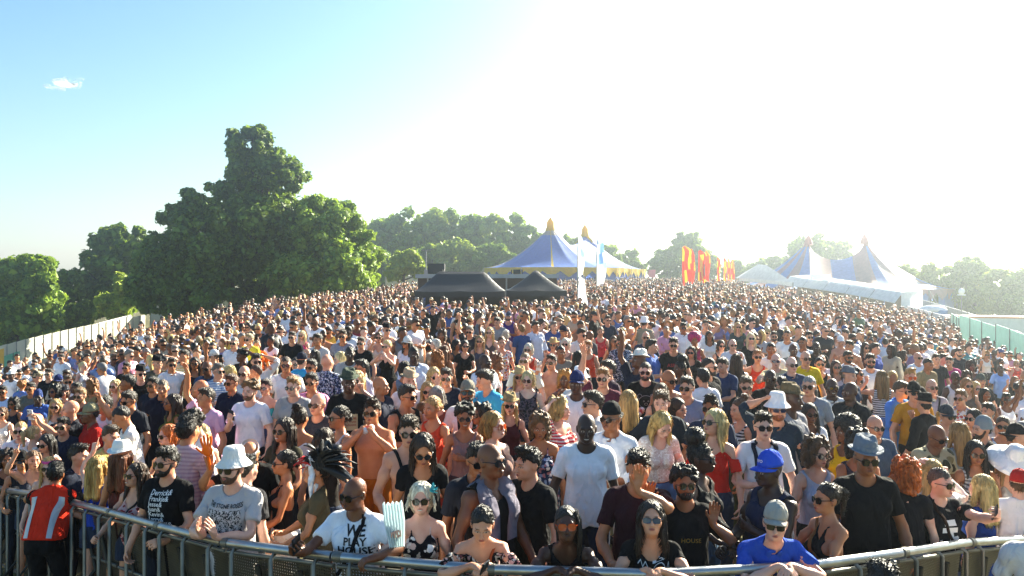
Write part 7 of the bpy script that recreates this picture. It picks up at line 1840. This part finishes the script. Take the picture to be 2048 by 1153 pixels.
    sk = [arc(.05, .045, .045, .035, 0, 360), arc(.05, .085, .035, .02, 0, 180), [(.0, .085), (.10, .085)], [(.02, .02), (.0, -.03), (.06, -.05), (.11, -.02)], [(.09, .03), (.13, .05), (.12, .0), (.14, -.03)], [(-.12, .06), (-.10, .085), (-.08, .06), (-.06, .09), (-.04, .06)]]
    chest_print(strokes(sk, .005), 'teef', 'F', q[1], q[3], g, WHITE, (.01, 1.30)); chest_print(text_mesh(['Louie', 'Vega'], .045), 'teef', 'F', q[1], q[3], g, WHITE, (-.07, 1.285))
    # man with curls, both hands up
    q = person(1370, 940, 'M', 'o', 'curls:17110e', 'tee:131316', 'trou:141519', 0, 0, -5, ((.17, .24, 1.43), (.9, .1, -.9), (.05, .15, 1), (-.2, 1, .1), .12), ((.33, .20, 1.58), (.8, .1, -.9), (-.1, .15, 1), (0, 1, .05), .15), 'sg beard=17110e', 'man with dark curls in a black t-shirt shouting with both hands raised', z=rail_z(1370)+.78, h=1.76)
    chest_print(text_mesh(['HOUSE'], .050, bold=.01), 'tee', 'M', q[1], q[3], q[2]['top'][1], ink('b88a3a'), (.02, 1.24))
    # blue polo man
    q = person(1526, 998, 'M', 'p', 'short:6a5238', 'polo:1f4fb4', 'trou:1c2230', 8, -24, 2, label='man in grey cap and royal blue polo shirt leaning on the barrier', z=rail_z(1526)+.32, h=1.62, lean={'L': .05, 'R': .05, 'f': .33, 'curl': .5}, acc='cap=aaa59c,9a958c sy')
    chest_print(text_mesh(['AJ'], .055, bold=.01), 'polo', 'M', q[1], q[3], q[2]['top'][1], WHITE, (.095, 1.33)); hat_print(q[2]['hat'], ['GOLF'], .020, ink('6a6660')) if False else None
    # feather headdress
    q = person(632, 914, 'F', 't', 'short:17110e', 'teef:5a4e38', 'trou:2a2a26', -78, 0, 0, 'bent', 'bent', '', 'person in khaki top wearing a big black feather headdress with white and red front', z=rail_z(632)+1.0, h=1.70)
    M = headmat(q[2], q[3]); r = random.Random(8)
    def feathers(n, col, f_dir, l0, l1, w_, name, base):
        mb = MB()
        for i in range(n):
            d, up = f_dir(i/(n-1), r); l = r.uniform(l0, l1); p = Vector(base)+Vector((r.uniform(-.07, .07), r.uniform(-.02, .04), r.uniform(-.03, .05))); m_ = 7; vs = []
            sd = d.cross(Vector((r.uniform(-.4, .4), r.uniform(-.4, .4), 1))).normalized()
            for k in range(m_):
                t = k/(m_-1); c = p+d*l*t+Vector((0, 0, -1))*l*.42*t*t+up*l*.1*t; ww = w_*(math.sin(math.pi*min(1, .12+t*.88))**.6)*(1 if t < 1 else .1)
                jag = 1+.15*r.uniform(-1, 1); nn = d.cross(sd)*.006
                vs += [c-sd*ww*jag+nn*.5, c+nn*1.4, c+sd*ww*jag+nn*.5, c-nn]
            fs = []
            for k in range(m_-1):
                a_ = k*4
                for u, v_ in ((0, 1), (1, 2), (2, 3), (3, 0)): fs.append((a_+u, a_+v_, a_+4+v_, a_+4+u))
            mb.add(vs, fs, 0, True)
        o = mb.build(name, plain(name, col, .5, var=.4, scale=20.0), q[0]); o.matrix_local = M; return o
    feathers(40, '101014', lambda t, r: (Vector((r.uniform(-.45, .45), math.cos(R(-25+150*t)), math.sin(R(-35+150*t)))).normalized(), Vector((0, 0, 1))), .18, .34, .066, 'black_feathers', (0, .05, 1.72))
    feathers(28, 'e4e4ea', lambda t, r: (Vector((r.uniform(-.6, .6), -.3+.5*r.random(), math.sin(R(-60+150*t)))).normalized(), Vector((0, 0, 0))), .12, .24, .026, 'white_feathers', (0, -.03, 1.70))
    feathers(9, 'c02018', lambda t, r: (Vector((r.uniform(-.5, .5), -.7, .7*t)).normalized(), Vector((0, 0, 0))), .10, .15, .028, 'red_feathers', (0, -.075, 1.72))
    # people on the stage side cut by the picture edge
    person(1766, 1131, 'M', 'o', 'short:120e0c', 'tee:141416', 'trou:141519', 175, 0, 0, 'down', 'down', '', 'top of a dark haired head in front of the barrier at the bottom edge', z=4.25, h=1.62)
    person(2082, 1010, 'M', 'f', 'short:2a1f18', 'polo:d8d6d6', 'trou:15161a', 150, 0, 0, 'bent', 'bent', '', 'person in white polo shirt cut off by the right edge in front of the barrier', z=6.0, h=1.72)
front_row()
from_table(TABLE)
print('table 1', round(time.time()-T0, 1), len(PLACED))
from_table(TABLE2)
print('table 2', round(time.time()-T0, 1), len(PLACED))
def prints():
    q = res('list of names'); g = q[2]['top'][1]
    chest_print(text_mesh(['Derrick&', 'Frankie&', 'Jesse&', 'Juan&', 'Kevin&', 'Larry&', 'Marshall&', 'Dave.'], .055, 'LEFT', .80, .012), 'tee', 'M', q[1], q[3], g, WHITE, (-.085, 1.395))
    q = res('white bucket hat and grey graphic'); g = q[2]['top'][1]
    chest_print(text_mesh(['THE STONE ROSES'], .036, bold=.025), 'tee', 'M', q[1], q[3], g, INK, (0, 1.372)); chest_print(patch(.29, .26, 10), 'tee', 'M', q[1], q[3], g, graphic_mat(), (0, 1.225)); chest_print(text_mesh(['MADE OF STONE'], .032, bold=.025), 'tee', 'M', q[1], q[3], g, INK, (0, 1.055))
    q = res('taking a selfie'); g = q[2]['top'][1]
    chest_print(strokes([[(-.07, .12), (.02, .12)], [(.03, .06), (-.09, .06)], [(-.02, .05), (.0, -.03)], [(-.12, -.08), (.04, -.08)], [(-.10, -.05), (.05, -.02), (.05, -.11)]], .045), 'tee', 'M', q[1], q[3], g, WHITE, (.02, 1.22))
    q = res('bear face outline'); g = q[2]['top'][1]
    chest_print(strokes([arc(0, 0, .10, .085, 0, 360, 26), arc(-.085, .07, .03, .03, 20, 250, 10), arc(.085, .07, .03, .03, -70, 160, 10), arc(-.03, .01, .008, .008, 0, 360, 8), arc(.03, .01, .008, .008, 0, 360, 8), arc(0, -.03, .022, .016, 0, 360, 10)], .006), 'tee', 'M', q[1], q[3], g, ink('8a8a8e'), (0, 1.27))
    q = res('red block lettering'); chest_print(text_mesh(['ASPEN'], .085, bold=.01), 'tee', 'M', q[1], q[3], q[2]['top'][1], ink('b02a30'), (0, 1.28))
    q = res('white lettering'); g = q[2]['top'][1]; chest_print(text_mesh(['HELLERS & CO', 'AUTOMOTIVE REPAIR'], .045, 'CENTER', .9, .02), 'tank', 'M', q[1], q[3], g, WHITE, (.0, 1.27), xs_fix) if False else chest_print(text_mesh(['HELLERS & CO'], .048, bold=.02), 'tank', 'M', q[1], q[3], g, WHITE, (0, 1.27)); chest_print(text_mesh(['AUTOMOTIVE REPAIR'], .029, bold=.02), 'tank', 'M', q[1], q[3], g, WHITE, (0, 1.215))
    q = res('black poster print'); g = q[2]['top'][1]; chest_print(patch(.22, .20), 'tee', 'M', q[1], q[3], g, ink('c8ae84'), (0, 1.20)); o = chest_print(text_mesh(['AND ONE', 'Ruby Tues', '& Balloons'], .042, 'CENTER', .95, .01), 'tee', 'M', q[1], q[3], g, ink('a8321e'), (0, 1.235)); o.location.y -= .008
    q = res('pale round print'); chest_print(strokes([arc(0, 0, .07, .07, 0, 360, 24), arc(0, 0, .045, .045, 0, 360, 16), arc(0, 0, .02, .02, 0, 360, 8)], .012), 'tee', 'M', q[1], q[3], q[2]['top'][1], ink('a8aab0'), (0, 1.27))
    q = res('white line print'); chest_print(strokes([[(-.14, 0), (-.10, .03), (-.06, -.01), (-.02, .03), (.02, -.02), (.06, .02), (.10, 0), (.14, .02)]], .010), 'tee', 'M', q[1], q[3], q[2]['top'][1], WHITE, (0, 1.30))
    q = res('bright blue cap'); hat_print(q[2]['hat'], ['NYO'], .030, WHITE)
    q = res('camouflage t-shirt looking'); chest_print(text_mesh(['Majestic'], .05), 'tee', 'M', q[1], q[3], q[2]['top'][1], ink('4a4638'), (0, 1.30)) if False else None
    q = res('grey towel'); 
    for s in (1, -1): strap(q[0], q[1], 'M', q[3], [(s*.015, .085, 1.50), (s*.10, .03, 1.485), (s*.105, -.09, 1.42), (s*.105, -.16, 1.28), (s*.10, -.16, 1.12)], .062, '6c6876', 'towel', 'tee')
prints()

# ------------------------------------------------------------------ everybody further away: one object
def zmax(px):
    return float(np.interp(px, [-80, 0, 100, 200, 275, 350, 500, 700, 780, 800, 1130, 1300, 1475, 1500, 1580, 1590, 1845, 1850, 1905, 1915, 1925, 1990, 2000, 2090], [34, 35, 36, 38, 41, 45, 52, 62, 70, 92, 128, 132, 128, 92, 86, 88, 66, 62, 56, 44, 43, 38.5, 38, 34]))
def blocked(x, z):
    px = 1024+F*x/z
    return 37.8 < z < 53 and 826 < px < 1137
def crowd():
    r = np.random.default_rng(11)
    LO = {}
    for s in 'MF':
        V, Q = RAW[s]
        for lod, n in (('lo', 420), ('far', 130)):
            kf = (lambda V_: np.where(V_[:, 2] > 1.55, .25, np.where((np.abs(V_[:, 0]) > .45) & (V_[:, 2] > .6), .6, 1.0)))
            v, f = decimate(V, Q, n, kf); LO[('body', s, lod)] = make_tpl(('lobody', s, lod), s, v, f)
    def small(key, tp, n):
        if key not in LO:
            v, f = decimate(tp.v[:, :3], tp.q, n); k_ = key[0]
            LO[key] = make_tpl(('lo',)+key, tp.sex, v, f, .035) if k_ != 'hair' else make_tpl(('lo',)+key, 'M', v, f, W=hw(v))
        return LO[key]
    def hw(v):
        W = np.zeros((len(v), NB), np.float32); t = np.clip((v[:, 2]-1.43)/.17, 0, 1); W[:, 4] = t; W[:, 2] = 1-t; return W
    gv = np.array([(x, -.112+abs(x)**2*3.2, 1.659+z) for x in (-.07, -.035, 0, .035, .07) for z in (-.017, .019)]+[(x*1.02, -.095+abs(x)**2*3.2, 1.659+z) for x in (-.07, -.035, 0, .035, .07) for z in (-.017, .019)])
    gq = []
    for i in range(4):
        a_ = i*2; gq += [(a_, a_+2, a_+3), (a_, a_+3, a_+1)]
        for u in (0, 1): gq += [(a_+u, a_+10+u, a_+12+u), (a_+u, a_+12+u, a_+2+u)]
    hatm = rigid('cap'); hv = np.array([tuple(p.co) for p in hatm.vertices]); hq = []
    for p in hatm.polygons:
        q = list(p.vertices)
        for k in range(1, len(q)-1): hq.append((q[0], q[k], q[k+1]))
    hv, hq = decimate(hv, np.array(hq), 90)
    def variant(sex, lod, pose, top, bot, style, glasses, hat):
        n = (420, 210, 150) if lod == 'lo' else (130, 46, 40)
        T, info = solve(sex, pose); parts = []
        parts.append((deform(LO[('body', sex, lod)], T), LO[('body', sex, lod)].q, 0))
        if top: t = small(('top', sex, top, lod), garment(top, sex, 'mid'), n[1]); parts.append((deform(t, T), t.q, 1))
        t = small(('bot', sex, bot, lod), garment(bot, sex, 'mid'), n[1] if lod == 'lo' else 34); parts.append((deform(t, T), t.q, 2))
        Rh, tt = info['head']
        if style: t = small(('hair', style, lod), hair(style, 'mid') if style not in ('long', 'bob', 'wavy') else hair_base(style), n[2]); parts.append((deform(t, T), t.q, 3))
        if glasses: parts.append((gv @ Rh.T+tt, np.array(gq), 4))
        if hat: parts.append((hv @ Rh.T+tt, hq, 5))
        V = []; Q = []; G = []; o = 0
        for v, q, g in parts: V.append(v); Q.append(np.asarray(q)+o); G.append(np.full(len(v), g)); o += len(v)
        return np.concatenate(V), np.concatenate(Q), np.concatenate(G)
    def hair_base(style):
        key = ('hairbase', style)
        if key not in TPL:
            V, Q = mesh_fn(hair_fn({'wavy': 'long'}.get(style, style)), (-.2, -.18, 1.28), (.2, .25, 1.93), .008); v, f = decimate(V, Q, 500); make_tpl(key, 'M', v, f, W=hw(v))
        return TPL[key]
    MP = ['down', 'downb', 'bent', 'can', 'clasp', 'cross', 'chest']
    def pose():
        p = {'L': MP[r.integers(7)], 'R': MP[r.integers(7)], 'hyaw': r.uniform(-35, 35), 'hpitch': r.uniform(-6, 14), 'twist': r.uniform(-10, 10), 'side': r.uniform(-5, 5)}
        u = r.random()
        if u < .08: p['R'] = 'up'
        elif u < .13: p['L'] = 'wave'
        elif u < .18: p['R'] = 'phup'
        elif u < .22: p['L'] = 'head'
        return p
    VAR = {'lo': [], 'far': []}
    for lod, n in (('lo', 60), ('far', 44)):
        for i in range(n):
            sex = 'M' if i % 2 else 'F'
            if sex == 'M': top = ['tee', 'tee', 'polo', 'tee', 'shirt', 'tank', None, 'tee'][r.integers(8)]; bot = ['jean', 'short'][r.integers(2)]; st = ['short', 'short', 'buzz', 'quiff', None, 'short', 'curls'][r.integers(7)]
            else: top = ['tank', 'cami', 'teef', 'tank', 'off', 'crop'][r.integers(6)]; bot = ['hot', 'jean', 'skirt'][r.integers(3)]; st = ['long', 'bob', 'lowbun', 'long', 'pony', 'curl', 'bob', 'bun'][r.integers(8)]
            VAR[lod].append((sex, st)+variant(sex, lod, pose(), top, bot, st, r.random() < .6, r.random() < .10))
    SK = [lin(SKIN[k]) for k in 'pffftttoobbd']; 
    TOPC = [(lin(c), w_) for c, w_ in (('f0f0f4', 40), ('e2dcd6', 9), ('141518', 20), ('1f2638', 10), ('3a5a98', 6), ('6c8cc8', 5), ('9a9aa0', 9), ('5a5c62', 5), ('d890a8', 4), ('c03a30', 3), ('7a2430', 2), ('d8b040', 2), ('3a8a94', 2), ('4a6a48', 1.5), ('e08858', 1.5), ('b0a088', 4), ('8878a0', 2))]
    HC = {'M': [lin(c) for c in ('17110d', '1f1712', '2a1f18', '3a2a1c', '5a4430', '17110d', '8a6a48', '7a7470')], 'F': [lin(c) for c in ('17110d', '2a1c14', '4a3020', '7a5230', 'c09a5c', 'd8b878', '2a1c14', 'a06a38')]}
    BC = [lin(c) for c in ('1c2030', '2a3448', '15161a', '4a5a78', '8a8478', '2a2c30', 'c8c2b8')]
    pw = np.array([w_ for _, w_ in TOPC]); pw = pw/pw.sum()
    # where they stand
    tab = []
    for x, z, _ in PLACED:
        if z > 4.5: tab.append((x, z))
    tab = np.array(tab); gz = ground(tab[:, 0], tab[:, 1]); tpx = 1024+F*tab[:, 0]/tab[:, 1]; ttop = HOR-F*(gz+1.70-CAMH)/tab[:, 1]; ts = F*.235/tab[:, 1]
    pos = []
    z = 8.6
    while z < 133:
        st = .76 if z < 28 else .96 if z < 60 else 1.25
        x0, x1 = (-90-1024)*z/F, (2130-1024)*z/F
        for x in np.arange(x0, x1, st):
            X = x+r.uniform(-.38, .38)*st; Z = z+r.uniform(-.4, .4)*st; px = 1024+F*X/Z
            if Z > zmax(px) or blocked(X, Z) or r.random() < .04: continue
            if Z < 34:
                d2 = (tab[:, 0]-X)**2+(tab[:, 1]-Z)**2
                if d2.min() < .21: continue
                hh = 1.70; yt = HOR-F*(float(ground(X, Z))+hh-CAMH)/Z; s = F*.235/Z
                beh = (tab[:, 1] > Z) & (np.abs(tpx-px) < .42*ts+.95*s) & (ttop+1.5*ts > yt)
                if beh.any(): continue
                if Z < 10.5 and r.random() < .5: continue
            pos.append((X, Z))
        z += st
    print('crowd', len(pos))
    VV, QQ, CC = [], [], []; o = 0
    near = [p for p in pos if p[1] < 20]; near.sort(key=lambda p: p[1])
    nfill = max(0, 300-len(PLACED)); fill = near[:nfill]; fs_ = set(fill)
    for (X, Z) in pos:
        if (X, Z) in fs_: continue
        lod = 'lo' if Z < 42 else 'far'; sex, st, V, Q, G = VAR[lod][r.integers(len(VAR[lod]))]
        h = (r.normal(1.77, .06) if sex == 'M' else r.normal(1.66, .055)); sc = h/1.785
        yaw = r.normal(0, .55) if r.random() < .86 else r.uniform(-3.1, 3.1); yaw += math.atan2(X, Z)*-.6
        c, s = math.cos(yaw), math.sin(yaw); P = V*sc; P = np.stack((P[:, 0]*c-P[:, 1]*s+X, P[:, 0]*s+P[:, 1]*c+Z, P[:, 2]+float(ground(X, Z))), 1)
        pal = np.array([SK[r.integers(len(SK))], TOPC[r.choice(len(TOPC), p=pw)][0], BC[r.integers(len(BC))], HC[sex][r.integers(8)], (.012, .012, .014), [(.75, .74, .72), (.02, .02, .025), (.05, .08, .25), (.45, .35, .2)][r.integers(4)]])
        pal *= r.uniform(.88, 1.1)
        VV.append(P.astype(np.float32)); QQ.append(Q+o); CC.append(pal[G].astype(np.float32)); o += len(P)
    V = np.concatenate(VV); Q = np.concatenate(QQ); C = np.c_[np.concatenate(CC), np.ones(len(V))].astype(np.float32)
    me = np_mesh('crowd', V, Q); a_ = me.attributes.new('tone', 'FLOAT_COLOR', 'POINT'); a_.data.foreach_set('color', C.ravel())
    m, t, b = nodes('crowd'); at_ = N(t, 'ShaderNodeAttribute', attribute_name='tone'); t.links.new(at_.outputs['Color'], b.inputs['Base Color']); b.inputs['Roughness'].default_value = .5; b.inputs['Specular IOR Level'].default_value = .45
    ob = link('crowd', me, None, m); tag(ob, 'dense summer crowd filling the field behind the front rows', 'crowd', None, 'stuff')
    print('crowd verts', len(V), 'fill', len(fill), 'nearest left', near[nfill][1] if len(near) > nfill else None)
    return fill
FILL = crowd()
print('crowd', round(time.time()-T0, 1))
def fillers():
    r = random.Random(5); used = set(o.get('label') for o in bpy.data.objects)
    cols = {'white': 'ece9e8', 'black': '141519', 'navy': '1c2438', 'grey': '8a8a90', 'pale blue': 'a8c0e0', 'pink': 'd89ab0', 'maroon': '5a1f2a', 'olive': '55553a'}
    for X, Z in FILL:
        px = 1024+F*X/Z; sex = r.choice('MF'); H_ = 1.75 if sex == 'M' else 1.65
        y = HOR-F*(float(ground(X, Z))+H_-CAMH)/Z
        d = sorted((((q[0].location.x-X)**2+(q[0].location.y-Z)**2), lab) for lab, q in RES.items())
        ref = ' '.join(d[0][1].split(',')[0].split()[:8]); cn = r.choice(list(cols))
        q = RES[d[0][1]][0].location
        rel = ('just behind the' if Z > q.y+.25 else 'just right of the' if X > q.x else 'just left of the')
        who = 'woman' if sex == 'F' else 'man'; top = ('tank' if sex == 'F' else 'tee')
        lab = '%s in %s %s %s %s' % (who, cn, 'vest top' if sex == 'F' else 't-shirt', rel, ref)
        lab = ' '.join(lab.split()[:16])
        if lab in used: continue
        used.add(lab)
        person(px, y, sex, r.choice('pfftob'), r.choice(['long:3a2418', 'bob:b08a50', 'lowbun:1c1410', 'long:17110e'] if sex == 'F' else ['short:17110d', 'buzz:2a1f18', 'quiff:3a2818']), top+':'+cols[cn], 'hot:2a3448' if sex == 'F' else 'jean:20242e', r.uniform(-35, 35), r.uniform(-20, 20), r.uniform(0, 10), '-', '-', r.choice(['sg', 'sg', 'sr', '']), lab, z=Z, h=H_, rnd=random.Random(int(px*7)))
fillers()
print('people', len(PLACED), round(time.time()-T0, 1))
for o in bpy.data.objects:
    if o.get('category') == 'person': o['group'] = 'people in the crowd'

# ------------------------------------------------------------------ pale haze, its scatter set to glow towards the sun
def haze(density=.0018, g=.89):
    mb = MB(); mb.box((0, 110, 8.0), (420, 400, 64.0)); m = bpy.data.materials.new('haze'); m.use_nodes = True; t = m.node_tree; t.nodes.clear()
    out = N(t, 'ShaderNodeOutputMaterial'); v = N(t, 'ShaderNodeVolumePrincipled'); v.inputs['Color'].default_value = (.80, .91, 1, 1); v.inputs['Density'].default_value = density; v.inputs['Anisotropy'].default_value = g
    t.links.new(v.outputs[0], out.inputs['Volume']); o = mb.build('haze', m); tag(o, 'pale sunlit haze over the whole field', 'haze', None, 'stuff')
haze()
print('done', round(time.time()-T0, 1))
